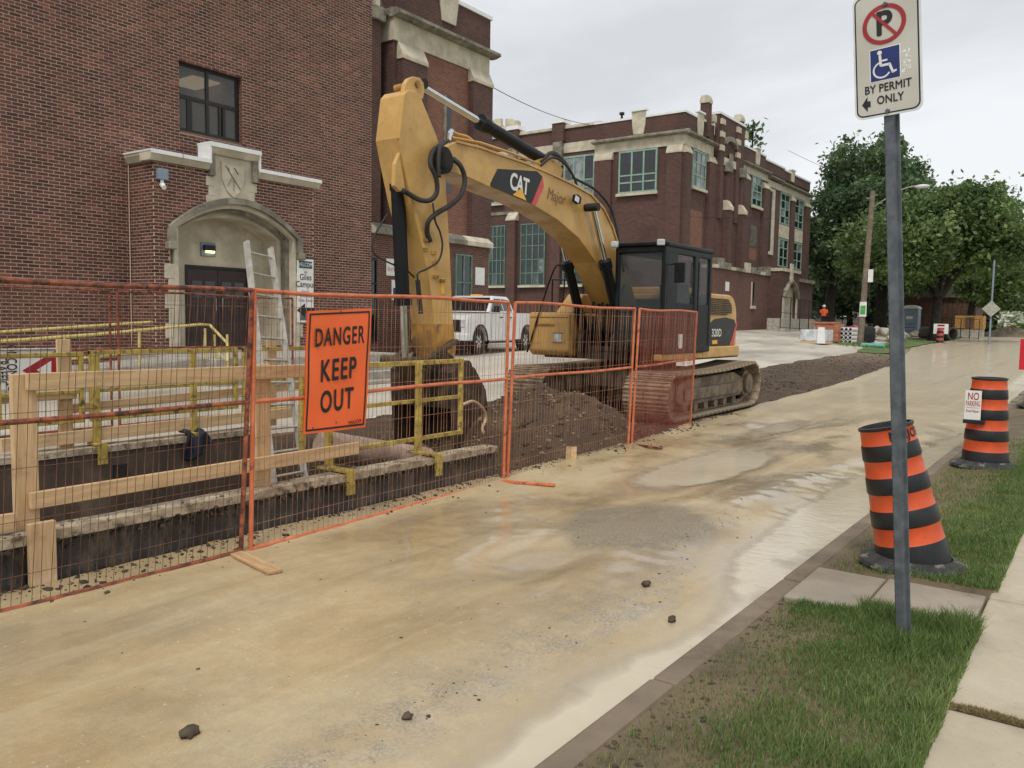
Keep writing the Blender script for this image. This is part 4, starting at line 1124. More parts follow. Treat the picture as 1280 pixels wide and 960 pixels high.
# recessed gabled wall to its left, with stone-capped buttress
MB().box(16.4, XB0 - .002, 21.4, 29, 4.2, 17).build('gable_wall', m['brick_dark'], tw)
MB().box(20.1, 20.9, 20.75, 21.402, 4.3, 11.7).build('buttress', m['brick_dark'], tw)
MB().box(20.0, 21.0, 20.6, 21.402, 11.7, 12.15).build('buttress_cap', m['limestone_dark'], tw, bevel=0.03)
for a in (20.05, 20.6): MB().box(a, a + 0.18, 20.66, 20.9, 12.15, 12.9).build('buttress_finial', m['limestone'], tw, bevel=0.03)
rake = MB().beam((19.0, 21.25, 15.6), (21.3, 21.2, 12.2), 0.34, 0.26, (0, 0, 1)); rake.build('gable_coping', m['limestone_dark'], tw)
MB().beam((19.0, 21.3, 15.2), (21.2, 21.25, 11.9), 0.24, 0.36, (0, 0, 1)).build('gable_moulding', m['limestone'], tw)
MB().box(19.4, 19.75, 20.9, 21.402, 8.15, 8.6).build('corbel', m['limestone_dark'], tw, bevel=.03)
MB().prism([V((19.9, y, z)) for y, z in ((20.8, 7.9), (20.8, 8.1), (21.3, 8.5), (21.402, 8.5), (21.402, 7.9))], (0.9, 0, 0)).build('weathering_stone', m['limestone'], tw)

# ---------------------------------------------------------------- hall across the yard (faces the viewer), tall green windows
hl = thing('school_hall', 'long dark brick school hall with tall green framed windows facing the yard', 'building', (45, 30, 1))
XH = 45.0
MB().box(XH, XH + 12, 25.6, 44, 0.6, 13.7).build('wall', m['brick_dark'], hl)
MB().box(XH - 0.10, XH + 12, 25.9, 44, 13.702, 13.86).build('parapet_coping', m['limestone'], hl)
MB().box(XH - 0.06, XH - .001, 25.75, 44, 12.2, 12.8).build('stone_band', m['limestone'], hl)
MB().box(XH - 0.05, XH - .001, 25.75, 44, 9.0 - .35, 8.85).build('string_course', m['limestone_dark'], hl)
for yc in (28.9, 32.4, 35.8, 39.2):
    MB().box(XH - 0.36, XH - .002, yc - 0.36, yc + 0.36, 0.8, 8.2).build('pilaster', m['brick_dark'], hl)
    MB().prism([V((x, yc - .4, z)) for x, z in ((XH - 0.40, 8.2), (XH - 0.4, 8.3), (XH - .06, 8.75), (XH - .003, 8.75), (XH - .003, 8.2))], (0, .8, 0)).build('pilaster_cap', m['limestone'], hl)
    MB().box(XH - 0.30, XH - .062, yc - 0.34, yc + 0.34, 11.4, 12.9).build('pilaster_block', m['limestone_dark'], hl)
    MB().box(XH - 0.30, XH - .003, yc - 0.42, yc + 0.42, 12.902, 14.05).build('parapet_pier', m['brick_dark'], hl)
    MB().box(XH - 0.36, XH + .5, yc - 0.48, yc + 0.48, 14.052, 14.3).build('pier_cap', m['white_flashing'], hl)
for y0, y1 in ((26.6, 28.45), (29.82, 31.74), (33.0, 34.35), (36.4, 38.5)):
    simple_window(hl, y0, y1, 3.95, 7.95, XH - 0.14, 'x', 'dark_green_frame', ['pane_dark'] * 6 + ['pane_pale'], 4, 5, sill=0.14, fw=0.07, transom=[.2, .42, .64, .82])
for y0, y1 in ((26.25, 28.5), (29.6, 31.8), (33.2, 35.2)):
    simple_window(hl, y0, y1, 9.4, 11.95, XH - 0.14, 'x', 'green_frame', ['pane_dark', 'pane_pale'], 3, 3, fw=0.11, sill=0.12, transom=[.22, .4])
# round stone turret with battlements on the roof
tur = MB().lathe([(0.0, 0), (1.0, 0), (1.0, 0.9), (1.18, 1.1), (1.18, 1.55), (0.85, 1.55), (0.85, 1.2), (0, 1.2)], (49.5, 36.6, 13.9), 20).build('turret', m['limestone'], hl)
for k in range(8):
    a = k * math.pi / 4 + .2
    mt_ = Matrix.Translation(V((49.5, 36.6, 15.45))) @ Matrix.Rotation(a, 4, 'Z')
    MB().box(0.86, 1.175, -0.26, 0.26, 0, 0.55).xf(mt_).build('merlon', m['limestone'], tur)

# ---------------------------------------------------------------- corner block towards the street
blk = thing('school_block', 'two storey dark brick school block with pale stone cornice and pinnacles at the street corner', 'building', (54, 20, 1))
XC, YC = 44.0, 20.0; XZ = 67.9; YE = 25.72
MB().box(XC, XZ, YC, YE, 0.5, 13.0).box(XC + 1.2, XZ, YE - .001, 34, 0.5, 12.9).build('wall', m['brick_dark'], blk)
def cornice_y(x0, x1, z, front):
    MB().prism([V((x0, front + y, z + q)) for y, q in ((-0.40, 0.06), (-0.40, 0.15), (-0.2, 0.24), (.0, 0.26), (.0, 0), (-0.16, 0))], (x1 - x0, 0, 0)).build('cornice', m['limestone_dark'], blk)
def cornice_x(y0, y1, z, front):
    MB().prism([V((front + x, y0, z + q)) for x, q in ((-0.40, 0.06), (-0.40, 0.15), (-0.2, 0.24), (.0, 0.26), (.0, 0), (-0.16, 0))], (0, y1 - y0, 0)).build('cornice', m['limestone_dark'], blk)
def tablet_x(y, z0, z1, w_):
    MB().prism([V((XC - 0.14, y + a, b)) for a, b in ((-w_, z1), (w_, z1), (w_ * .9, z0 + .5), (w_ * .7, z0), (-w_ * .7, z0), (-w_ * .9, z0 + .5))], (0.085, 0, 0)).build('stone_tablet', m['limestone'], blk, bevel=.02)
    MB().box(XC - .2, XC + .1, y - w_ - .06, y + w_ + .06, z1 + .002, z1 + .10).build('tablet_cap', m['white_flashing'], blk)
def tablet_y(x, z0, z1, w_, front=YC):
    MB().prism([V((x + a, front - 0.14, b)) for a, b in ((-w_, z1), (w_, z1), (w_ * .9, z0 + .5), (w_ * .7, z0), (-w_ * .7, z0), (-w_ * .9, z0 + .5))], (0, 0.085, 0)).build('stone_tablet', m['limestone'], blk, bevel=.02)
    MB().box(x - w_ - .06, x + w_ + .06, front - .2, front + .1, z1 + .002, z1 + .10).build('tablet_cap', m['white_flashing'], blk)
def pil_y(a, b, zt, cap=.42):
    MB().box(a, b, YC - 0.22, YC - .003, 0.9, zt).build('pilaster', m['brick_dark'], blk)
    MB().prism([V((a - .04, y, z)) for y, z in ((YC - 0.25, zt), (YC - 0.25, zt + .08), (YC - .09, zt + cap), (YC - .004, zt + cap), (YC - .004, zt))], (b - a + .08, 0, 0)).build('pilaster_cap', m['limestone'], blk)
# front facing the yard
MB().box(XC - 0.08, XC - .002, YC - 0.08, YE, 11.66, 12.22).build('frieze', m['limestone'], blk)
MB().box(XC - .079, 48.1, YC - 0.082, YC - .002, 11.662, 12.222).build('frieze', m['limestone'], blk)
cornice_x(YC - 0.40, YE + .1, 12.224, XC); cornice_y(XC + .002, 48.1, 12.224, YC)
MB().box(XC - 0.05, XC + .25, YC - 0.05, YE, 12.48, 13.42).build('parapet', m['brick_dark'], blk)
MB().box(XC - 0.10, XC + .3, YC - 0.10, YE + .08, 13.422, 13.54).build('parapet_coping', m['white_flashing'], blk)
MB().box(XC + .252, 48.2, YC - 0.05, YC + .25, 12.482, 13.42).build('parapet', m['brick_dark'], blk)
MB().box(XC + .302, 48.2, YC - 0.10, YC + .3, 13.424, 13.538).build('parapet_coping', m['white_flashing'], blk)
tablet_x(22.8, 12.5, 13.82, 0.46)
tablet_y(46.0, 12.5, 13.75, 0.44)
for y0, y1 in ((20.02, 20.92), (24.5, 25.64)):
    MB().box(XC - 0.22, XC - .003, y0, y1, 0.9, 11.22).build('pilaster', m['brick_dark'], blk)
    MB().prism([V((x, y0 - .04, z)) for x, z in ((XC - 0.25, 11.22), (XC - 0.25, 11.30), (XC - .09, 11.66), (XC - .004, 11.66), (XC - .004, 11.22))], (0, y1 - y0 + .08, 0)).build('pilaster_cap', m['limestone'], blk)
simple_window(blk, 21.56, 24.04, 9.18, 11.63, XC - 0.13, 'x', 'green_frame', 'pane_dark', 3, 3, fw=0.10, sill=0.16, mull=[.345, .655], transom=[.25, .42])
# street front
pil_y(44.02, 44.7, 11.22); pil_y(47.35, 48.35, 11.22)
simple_window(blk, 45.15, 47.05, 9.5, 11.62, YC - 0.10, 'y', 'green_frame', ['pane_pale', 'pane_dark', 'pane_pale'], 3, 3, fw=0.09, sill=0.16)
niche(blk, 45.0, 46.9, 5.9, 8.2, YC, 'y').build('blind_panel', m['brick_orange'], blk)
F0, F1 = 48.35, 52.6
MB().box(F0, F1, YC - 0.30, YC - .003, 0.9, 14.2).build('frontispiece', m['brick_dark'], blk)
MB().box(F0 - .05, F1 + .05, YC - 0.36, YC + .3, 14.202, 14.34).build('parapet_coping', m['white_flashing'], blk)
for a, w_ in ((48.4, .55), (51.0, .6)):
    for z in (12.05, 12.85, 13.6):
        MB().box(a, a + w_, YC - .46, YC - .306, z, z + .34).build('quoin', m['limestone'], blk, bevel=.02)
    MB().box(a + .04, a + w_ - .04, YC - 0.42, YC - .304, 8.0, 14.1).build('shaft', m['brick_dark'], blk)
for a in (49.35, 51.75):
    MB().box(a, a + 0.5, YC - 0.72, YC - .302, 0.9, 8.6).build('buttress', m['brick_dark'], blk)
    MB().prism([V((a - .05, y, z)) for y, z in ((YC - 0.78, 8.6), (YC - 0.78, 8.8), (YC - .5, 9.2), (YC - .303, 9.2), (YC - .303, 8.6))], (.6, 0, 0)).build('buttress_cap', m['limestone'], blk)
    MB().box(a - .1, a + .55, YC - .66, YC - .308, 10.9, 11.5).build('corbel', m['limestone_dark'], blk, bevel=.05)
    MB().box(a + .05, a + 0.45, YC - 0.5, YC - .305, 9.2, 10.9).build('buttress', m['brick_dark'], blk)
MB().box(49.1, 51.0, YC - .40, YC - .305, 11.3, 11.75).build('stone_panel', m['limestone'], blk)
MB().box(49.8, 50.4, YC - .44, YC - .401, 11.2, 12.1).build('stone_panel', m['limestone_dark'], blk)
ar = MB()
for k in range(9):
    a0, a1 = math.pi * k / 9, math.pi * (k + 1) / 9
    cxm = 50.0
    q = [(cxm + 1.05 * math.cos(a0), 12.55 + .55 * math.sin(a0)), (cxm + 1.05 * math.cos(a1), 12.55 + .55 * math.sin(a1)), (cxm + .8 * math.cos(a1), 12.5 + .32 * math.sin(a1)), (cxm + .8 * math.cos(a0), 12.5 + .32 * math.sin(a0))]
    ar.prism([V((x, YC - .52, z)) for x, z in q], (0, .21, 0))
ar.build('stone_arch', m['limestone_dark'], blk)
for a in (46.75, 52.1):
    MB().box(a + .07, a + .59, YC - .2, YC + .3, 12.6, 14.55).build('pinnacle', m['brick_dark'], blk)
    MB().prism([V((a + .02, y, z)) for y, z in ((YC - .23, 14.55), (YC - .23, 14.74), (YC - .14, 14.98), (YC + .24, 14.98), (YC + .33, 14.74), (YC + .33, 14.55))], (.62, 0, 0)).build('pinnacle_cap', m['limestone'], blk)
    MB().box(a + .66, a + 1.2, YC - .3, YC + .2, 13.55, 14.0).build('corbel', m['limestone'], blk, bevel=.04)
# right part
MB().box(F1 + .1, 58.0, YC - 0.08, YC - .002, 11.55, 12.0).box(58.001, XZ, YC - .08, YC - .002, 11.3, 11.75).build('frieze', m['limestone'], blk)
cornice_y(F1 + .05, 57.9, 12.002, YC)
cornice_y(57.91, 60.6, 11.84, YC); cornice_y(60.61, XZ + .3, 11.752, YC)
for a, b, z in ((52.7, 57.4, 13.15), (57.41, 61.5, 12.95), (61.51, XZ, 12.85)):
    MB().box(a, b - .002, YC - .06, YC + .25, 12.24, z).build('parapet', m['brick_dark'], blk)
    MB().box(a - .04, b, YC - .11, YC + .3, z + .002, z + .12).build('parapet_coping', m['white_flashing'], blk)
tablet_y(55.7, 12.35, 13.4, .42); tablet_y(63.3, 12.3, 13.1, .42)
pil_y(53.0, 54.1, 11.1); pil_y(57.0, 58.1, 11.0)
simple_window(blk, 54.9, 56.75, 9.6, 11.6, YC - 0.10, 'y', 'green_frame', ['pane_pale', 'pane_dark'], 2, 4, fw=0.09, sill=0.16)
niche(blk, 54.9, 56.3, 6.0, 7.4, YC, 'y').build('blind_panel', m['brick_orange'], blk)
MB().box(55.0, 56.2, YC - .05, YC - .007, 6.9, 8.3).build('louvre_panel', m['concrete_dark'], blk)
MB().box(58.55, 59.05, YC - .03, YC - .003, 6.9, 10.9).build('slit_window', m['dark_frame'], blk)
MB().box(59.052, 59.5, YC - .12, YC - .003, 6.8, 11.0).box(58.45, 59.5, YC - .121, YC - .003, 11.002, 11.2).box(58.45, 59.5, YC - .121, YC - .003, 6.6, 6.798).build('slit_frame', m['limestone'], blk)
for x0, x1 in ((60.9, 62.9), (64.1, 66.3)):
    simple_window(blk, x0, x1, 9.0, 11.25, YC - 0.10, 'y', 'green_frame', ['pane_pale', 'pane_dark'], 2, 4, fw=0.09)
    MB().box(x0 - .03, x1 + .03, YC - .10, YC - .003, 8.0, 8.95).build('spandrel_panel', m['limestone'], blk)
    simple_window(blk, x0, x1, 5.9, 7.95, YC - 0.10, 'y', 'green_frame', ['pane_dark', 'pane_dark', 'pane_pale'], 2, 3, fw=0.09)
pil_y(63.1, 63.9, 10.9); pil_y(66.6, 67.8, 10.9)
# plinth storey with its battered stone band
YPL = YC - .75
MB().box(47.0, 57.0, YPL, YC - .004, 0.6, 4.95).build('plinth_wall', m['brick_far'], blk)
x = 47.0; k = 0
while x < 56.9:
    ln = 0.7 + 0.5 * ((k * 37) % 5) / 5
    MB().box(x, min(x + ln - .01, 57.0), YPL - .1, YC - .006, 4.952, 5.16 + (0.42 if k % 5 == 1 else 0.0) + (0.2 if k % 5 == 2 else 0)).build('band_stone', m['limestone'] if k % 3 == 0 else m['limestone_dark'], blk, bevel=.02)
    x += ln; k += 1
c_ = onY(941, 367, YPL)
MB().box(c_.x - .22, c_.x + .22, YPL - .02, YPL - .002, c_.z - .8, c_.z + .75).build('slit_window', m['pane_dark'], blk)
MB().box(c_.x - .4, c_.x + .4, YPL - .11, YPL - .002, c_.z - 1.0, c_.z - .802).box(c_.x - .36, c_.x - .222, YPL - .05, YPL - .002, c_.z - .8, c_.z + .75).build('slit_frame', m['limestone'], blk)
c_ = onY(909, 358, YPL)
MB().box(c_.x - .3, c_.x + .3, YPL - .02, YPL - .002, c_.z - .28, c_.z + .28).build('wall_plate', m['white_print'], blk)
# side porch with pointed stone doorway
Q0, Q1, YQ = 57.0, 61.0, 18.4
MB().box(Q0, Q0 + .5, YQ, YC - .007, 0.6, 5.3).box(Q1 - .6, Q1, YQ, YC - .007, 0.6, 5.3).box(Q0 + .5, Q1 - .6, YQ, YC - .007, 4.3, 5.3).build('porch', m['brick_dark'], blk)
MB().box(Q0 - .08, Q1 + .08, YQ - .08, YC - .008, 5.302, 5.52).build('porch_coping', m['limestone'], blk)
MB().box(Q0 + .5, Q1 - .6, YQ + .22, YQ + .3, 0.9, 4.3).build('porch_back', m['limestone'], blk)
MB().box(Q0 + .32, Q0 + .6, YQ - .08, YQ - .002, 0.9, 3.5).box(Q1 - .7, Q1 - .45, YQ - .08, YQ - .002, 0.9, 3.5).build('door_jamb', m['limestone'], blk)
ar = MB(); cxm = (Q0 + Q1) / 2 - .05
for sgn_ in (-1, 1):
    pts = [(cxm + sgn_ * 1.5, 3.5), (cxm + sgn_ * 1.3, 3.95), (cxm + sgn_ * .7, 4.45), (cxm, 4.72)]
    for i in range(3): ar.beam((pts[i][0], YQ - .07, pts[i][1]), (pts[i + 1][0], YQ - .07, pts[i + 1][1]), .13, .34, (0, 1, 0))
ar.build('stone_arch', m['limestone_dark'], blk)
MB().box(cxm - .3, cxm + .3, YQ - .12, YQ - .002, 4.7, 5.9).build('stone_finial', m['limestone'], blk, bevel=.03)
MB().box(61.0, 67.9, YC - .58, YC - .01, .6, 4.9).build('plinth_wall', m['brick_dark'], blk)
MB().box(61.1, 68.0, YC - .75, YC - .012, 4.902, 5.15).build('band_stone', m['limestone_dark'], blk)
simple_window(blk, 61.6, 63.4, 1.4, 4.4, YC - 0.68, 'y', 'dark_frame', 'pane_pale', 2, 2, fw=.1)
MB().box(54.0, 60.6, YQ - 1.3, YQ - .1, 0.5, 2.05).build('entrance_ramp', m['concrete'], blk, bevel=.03)
# roof vent
MB().cyl((44.6, 24.3, 13.0), (44.6, 24.3, 13.95), .07, n=8).cyl((44.6, 24.3, 13.95), (44.6, 24.3, 14.08), .16, n=8).build('roof_vent', m['dark_frame'], blk)
# ---------------------------------------------------------------- tracked excavator
EX = thing('excavator', 'big yellow tracked excavator with its arm folded down into the trench', 'excavator', (14.2, 7.2, 0.05))
B0, B1 = 7.0, 7.46
def bp(px, py, Y=B0):
    return onY(px, py, Y)
# tracks -----------------------------------------------------
def track_path(n):
    """stations round the chain: idler in front, sprocket behind, a little sag along the top"""
    xf, zf, rf_, xr, zr, rr_ = 12.42, 0.44, 0.37, 15.92, 0.49, 0.40
    P = []
    for i in range(400):
        t = i / 400 * 4
        if t < 1: s_ = t; P.append((xf + (xr - xf) * s_, (zf + rf_) * (1 - s_) + (zr + rr_) * s_ - 0.05 * math.sin(math.pi * s_)))
        elif t < 2: a = math.pi / 2 - (t - 1) * math.pi; P.append((xr + rr_ * math.cos(a), zr + rr_ * math.sin(a)))
        elif t < 3: s_ = t - 2; P.append((xr + (xf - xr) * s_, (zr - rr_) * (1 - s_) + (zf - rf_) * s_))
        else: a = -math.pi / 2 - (t - 3) * math.pi; P.append((xf + rf_ * math.cos(a), zf + rf_ * math.sin(a)))
    P = np.array(P + [P[0]]); d = np.r_[0, np.cumsum(np.hypot(*np.diff(P, axis=0).T))]
    out = []
    for k in range(n):
        s_ = d[-1] * k / n
        x, z = np.interp(s_, d, P[:, 0]), np.interp(s_, d, P[:, 1])
        x2, z2 = np.interp((s_ + 0.03) % d[-1], d, P[:, 0]), np.interp((s_ + 0.03) % d[-1], d, P[:, 1])
        out.append((x, z, math.atan2(z2 - z, x2 - x)))
    return out
shoe0 = None
for y0, y1 in ((5.60, 6.42), (8.0, 8.82)):
    yc = (y0 + y1) / 2
    for (x, z, a) in track_path(49):
        if shoe0 is None:
            b = MB().box(-0.094, 0.094, -0.40, 0.40, -0.014, 0.010)
            for gx in (-0.07, 0.0, 0.068): b.box(gx - 0.009, gx + 0.009, -0.40, 0.40, 0.010, 0.034)
            b.box(-0.085, 0.085, -0.13, -0.07, -0.08, -0.014).box(-0.085, 0.085, 0.07, 0.13, -0.08, -0.014)
            shoe0 = b.build('track_shoe', m['track_steel'], EX, off=(0, 0, 0)); o = shoe0
        else: o = inst(shoe0, EX)
        o.location = V((x, yc, z)) - V(EX.location); o.rotation_euler = (0, -a, 0)
    fr = MB()
    prof = [(12.62, .36), (12.9, .25), (15.5, .28), (15.72, .40), (15.62, .62), (15.2, .74), (13.0, .70), (12.66, .60)]
    fr.prism([V((x, y0 + .13, z)) for x, z in prof], (0, y1 - y0 - .26, 0))
    tf = fr.build('track_frame', m['muddy_steel'], EX, bevel=.02)
    MB().box(12.9, 15.3, y0 + .09, y0 + .131, .34, .54).build('frame_guard', m['muddy_steel'], tf, bevel=.015)
    for x in (13.05, 13.5, 13.95, 14.4, 14.85, 15.3):
        MB().cyl((x, y0 + .16, .22), (x, y1 - .16, .22), .09, n=14).build('track_roller', m['muddy_steel'], EX, smooth=True)
    for x in (13.6, 14.9): MB().cyl((x, y0 + .2, .76), (x, y1 - .2, .76), .05, n=12).build('carrier_roller', m['muddy_steel'], EX)
    MB().cyl((12.42, y0 + .18, .44), (12.42, y1 - .18, .44), .30, n=24).cyl((12.42, y0 + .14, .44), (12.42, y0 + .17, .44), .12, n=14).build('idler', m['muddy_steel'], EX)
    sp = MB()
    for k in range(14):
        a = k * math.tau / 14
        sp.beam((15.92 + .22 * math.cos(a), yc, .49 + .22 * math.sin(a)), (15.92 + .37 * math.cos(a), yc, .49 + .37 * math.sin(a)), .3, .07, (0, 1, 0))
    sp.cyl((15.92, y0 + .16, .49), (15.92, y1 - .16, .49), .25, n=24).cyl((15.92, y0 + .09, .49), (15.92, y0 + .161, .49), .19, n=18)
    sp.build('sprocket', m['muddy_steel'], EX)
cb = MB().box(13.1, 15.3, 6.6, 7.8, .48, .80)
for sx, sy in ((1, 1), (1, -1), (-1, 1), (-1, -1)):
    cb.beam((14.2 + sx * .5, 7.2 + sy * .4, .62), (14.2 + sx * 1.05, 7.2 + sy * 1.05, .50), .42, .26)
cb.build('carbody', m['muddy_steel'], EX, bevel=.02)
MB().cyl((14.2, 7.2, .79), (14.2, 7.2, 1.0), .66, n=32).build('swing_bearing', m['grime'], EX)
# upper structure --------------------------------------------
MB().box(12.7, 16.2, 6.05, 8.4, .99, 1.12).build('deck_plate', m['grime'], EX)
MB().box(14.15, 15.95, 5.93, 6.10, 1.02, 1.225).box(12.44, 14.148, 5.935, 6.08, 1.02, 1.13).build('side_skirt', m['cat_yellow'], EX, bevel=.02)
sf = MB()
for y in (6.86, 7.52):
    sf.prism([V((x, y, z)) for x, z in ((12.55, 1.12), (14.6, 1.12), (14.3, 1.6), (13.75, 1.9), (13.2, 1.72), (12.75, 1.55), (12.5, 1.35))], (0, .09, 0))
sf.box(12.75, 14.9, 6.955, 7.515, 1.12, 1.22)
sf.build('swing_frame', m['grime'], EX, bevel=.015)
hs = MB()
for k in range(6):
    y = 6.98 + k * .085
    hs.tube(bez([(12.95 + .05 * (k % 2), y, 1.24), (12.62, y, 1.5 + .05 * (k % 3)), (12.8, y, 2.0 + .1 * (k % 2)), (13.05, y, 2.3)], 4), .022, 7)
hs.build('hose', m['hose'], EX, smooth='all')
# right-hand tool box and fuel tank
tb = MB().prism([V((x, 7.72, z)) for x, z in ((12.42, 1.12), (12.52, 1.03), (13.9, 1.03), (13.9, 1.80), (12.42, 1.80))], (0, .86, 0)).build('tool_box', m['cat_yellow'], EX, bevel=.045, seg=3)
MB().box(12.40, 12.419, 8.0, 8.44, 1.565, 1.60).build('grab_handle', m['dirty_yellow'], tb, bevel=.006)
MB().box(12.405, 12.419, 7.86, 8.02, 1.28, 1.43).build('headlamp', m['lamp_glass'], tb, bevel=.01)
MB().box(12.412, 12.419, 7.74, 8.54, 1.80 - .09, 1.80 - .082).build('lid_seam', m['grime'], tb)
MB().box(12.402, 12.419, 7.84, 8.04, 1.27, 1.278).box(12.402, 12.419, 7.84, 8.04, 1.432, 1.44).build('lamp_bezel', m['black_paint'], tb)
MB().prism([V((x, 7.74, z)) for x, z in ((12.55, 1.802), (13.5, 1.802), (13.5, 2.14), (12.95, 2.14))], (0, .34, 0)).build('step_box', m['cat_yellow'], EX, bevel=.02)
MB().tube(bez([onX(659, 440, 12.38), onX(676, 385, 12.40), onX(693, 336, 12.45), onX(703, 332, 12.55)], 5), .016, 8).build('handrail', m['black_paint'], EX, smooth='all')
MB().tube([onX(703, 385, 12.8), onX(709, 312, 12.8)], .014, 8).build('handrail', m['black_paint'], EX)
MB().tube(bez([V((13.0, 8.45, 1.8)), V((13.0, 8.45, 2.35)), V((13.1, 8.45, 2.42)), V((14.0, 8.45, 2.42)), V((14.1, 8.45, 2.35)), V((14.1, 8.45, 1.8))], 3), .016, 8).build('handrail', m['black_paint'], EX)
# engine house and counterweight
ea = [(14.36, 1.23), (14.36, 2.20), (15.45, 2.20)] + [(15.45 + .40 * math.sin(t), 1.80 + .40 * math.cos(t)) for t in (0.3, .6, .9, 1.2, 1.5)] + [(15.86, 1.23)]
MB().prism([V((x, 5.97, z)) for x, z in ea], (0, 2.4, 0)).build('engine_house', m['cat_yellow'], EX, bevel=.03, seg=3)
cwp = [V((15.4, 6.1, 1.06)), V((15.88, 6.08, 1.06))] + [V((14.2 + 2.72 * math.cos(a), 7.2 + 2.72 * math.sin(a) * 0.42, 1.06)) for a in np.linspace(-.72, .72, 9)] + [V((15.88, 8.32, 1.06)), V((15.4, 8.3, 1.06))]
MB().prism(cwp, (0, 0, 1.0)).build('counterweight', m['cat_yellow'], EX, bevel=.06, seg=3)
MB().box(14.5, 15.4, 6.6, 8.1, 2.20, 2.33).build('hood', m['cat_yellow'], EX, bevel=.03)
MB().cyl((14.8, 7.9, 2.32), (14.8, 7.9, 2.75), .07, n=12).build('exhaust', m['grime'], EX)
gr = MB().prism([V((x, 5.966, z)) for x, z in ((14.46, 1.80), (14.46, 2.12), (15.3, 2.12), (15.52, 2.02), (15.58, 1.86), (15.2, 1.80))], (0, -.012, 0)).build('grille', m['dirty_yellow'], EX)
for k in range(9):
    z = 1.82 + k * .034
    MB().box(14.48, 15.50 - .04 * max(0, k - 5) - (.22 if k < 1 else 0), 5.946, 5.9535, z, z + .017).build('grille_slot', m['black_paint'], gr)
dc = MB().prism([V((x, 5.969, z)) for x, z in ((14.38, 1.24), (14.38, 1.60), (14.7, 1.73), (15.25, 1.77), (15.70, 1.73), (15.84, 1.60), (15.5, 1.24))], (0, -.008, 0)).build('side_decal', m['black_print'], EX)
MB().prism([V((x, 5.969, z)) for x, z in ((15.52, 1.24), (15.70, 1.24), (15.855, 1.62), (15.855, 1.70))], (0, -.0085, 0)).build('decal_stripe', m['red_decal'], EX)
words('320D', .20, m['white_print'], (14.82, 5.957, 1.47), (1, 0, 0), (0, 0, 1), dc, bold=.02, sx=1.05)
words('LRR', .14, m['grey_print'], (15.38, 5.957, 1.47), (1, 0, 0), (0, 0, 1), dc)
MB().box(14.62, 14.86, 5.954, 5.96, 1.27, 1.34).build('warning_plate', m['logo_yellow'], dc)
MB().box(14.34, 14.6, 6.75, 8.3, 1.15, 2.1).build('bulkhead', m['black_paint'], EX)
# cab --------------------------------------------------------
CX0, CX1, CY0, CY1, CZ0, CZ1 = 12.38, 14.33, 5.88, 6.80, 1.14, 2.95
cab = MB()
cab.box(CX0 + .05, CX1, CY0 + .005, CY1, CZ0, CZ0 + .12)
for y in (CY0, CY1 - .075):
    cab.box(CX0, CX0 + .085, y, y + .075, CZ0 + .1, CZ1 - .06)
    cab.box(CX1 - .10, CX1, y, y + .075, CZ0 + .1, CZ1 - .06)
cab.box(CX0 + .003, CX0 + .07, CY0 + .05, CY1 - .05, CZ1 - .16, CZ1 - .05).box(CX0 + .003, CX0 + .07, CY0 + .05, CY1 - .05, CZ0 + .09, CZ0 + .16)
cab.box(CX0 + .05, CX1 - .05, CY0 + .003, CY0 + .07, CZ1 - .16, CZ1 - .05).box(CX0 + .05, CX1 - .05, CY1 - .07, CY1 - .003, CZ1 - .16, CZ1 - .05)
c1, c2, c3, c4 = [onY(p, 345, CY0).x for p in (848, 869, 874, 887)]
cab.box(c2, c3 + .02, CY0 + .004, CY0 + .065, CZ0 + .1, CZ1 - .1)
cab.box(CX0 + .08, c1 - .0, CY0 + .006, CY0 + .06, CZ0 + .1, CZ1 - .1)
cab.box(CX1 - .07, CX1 - .002, CY0 + .05, CY1 - .05, CZ0 + .1, CZ0 + 1.0)
cabo = cab.build('cab', m['black_paint'], EX, bevel=.018)
MB().box(c1 + .002, c2 - .002, CY0 + .012, CY0 + .055, CZ0 + .1, 1.98).box(c3 + .022, CX1 - .102, CY0 + .012, CY0 + .055, CZ0 + .1, 1.98).build('door_panel', m['black_paint'], cabo, bevel=.01)
MB().prism([V((x, y, CZ1 - .058)) for x, y in ((CX0 - .03, CY0 + .06), (CX0 + .06, CY0 - .02), (CX1 + .02, CY0 - .02), (CX1 + .02, CY1 + .02), (CX0 + .06, CY1 + .02), (CX0 - .03, CY1 - .06))], (0, 0, .075)).build('cab_roof', m['black_paint'], cabo, bevel=.028, seg=3)
MB().box(CX0 + .028, CX0 + .036, CY0 + .076, CY1 - .076, CZ0 + .161, CZ1 - .161).build('windscreen', m['cab_glass'], cabo)
MB().box(CX0 + .02, CX0 + .0395, CY0 + .076, CY1 - .076, 1.80, 1.825).build('screen_bar', m['black_paint'], cabo)
MB().box(c1 + .002, c2 - .002, CY0 + .028, CY0 + .036, 1.982, CZ1 - .161).build('door_window', m['cab_glass'], cabo)
MB().box(c3 + .022, CX1 - .102, CY0 + .028, CY0 + .036, 1.982, CZ1 - .161).build('rear_window', m['cab_glass'], cabo)
MB().box(CX0 + .09, CX1 - .11, CY1 - .04, CY1 - .032, 1.6, CZ1 - .161).build('side_window', m['cab_glass'], cabo)
MB().box(CX1 - .05, CX1 - .042, CY0 + .08, CY1 - .08, CZ0 + 1.0, CZ1 - .161).build('back_window', m['cab_glass'], cabo)
MB().box(13.3, 13.8, 6.1, 6.6, 1.3, 1.72).box(13.68, 13.85, 6.08, 6.62, 1.722, 2.35).box(13.72, 13.84, 6.2, 6.5, 2.352, 2.6).build('seat', m['cloth_navy'], cabo, bevel=.05)
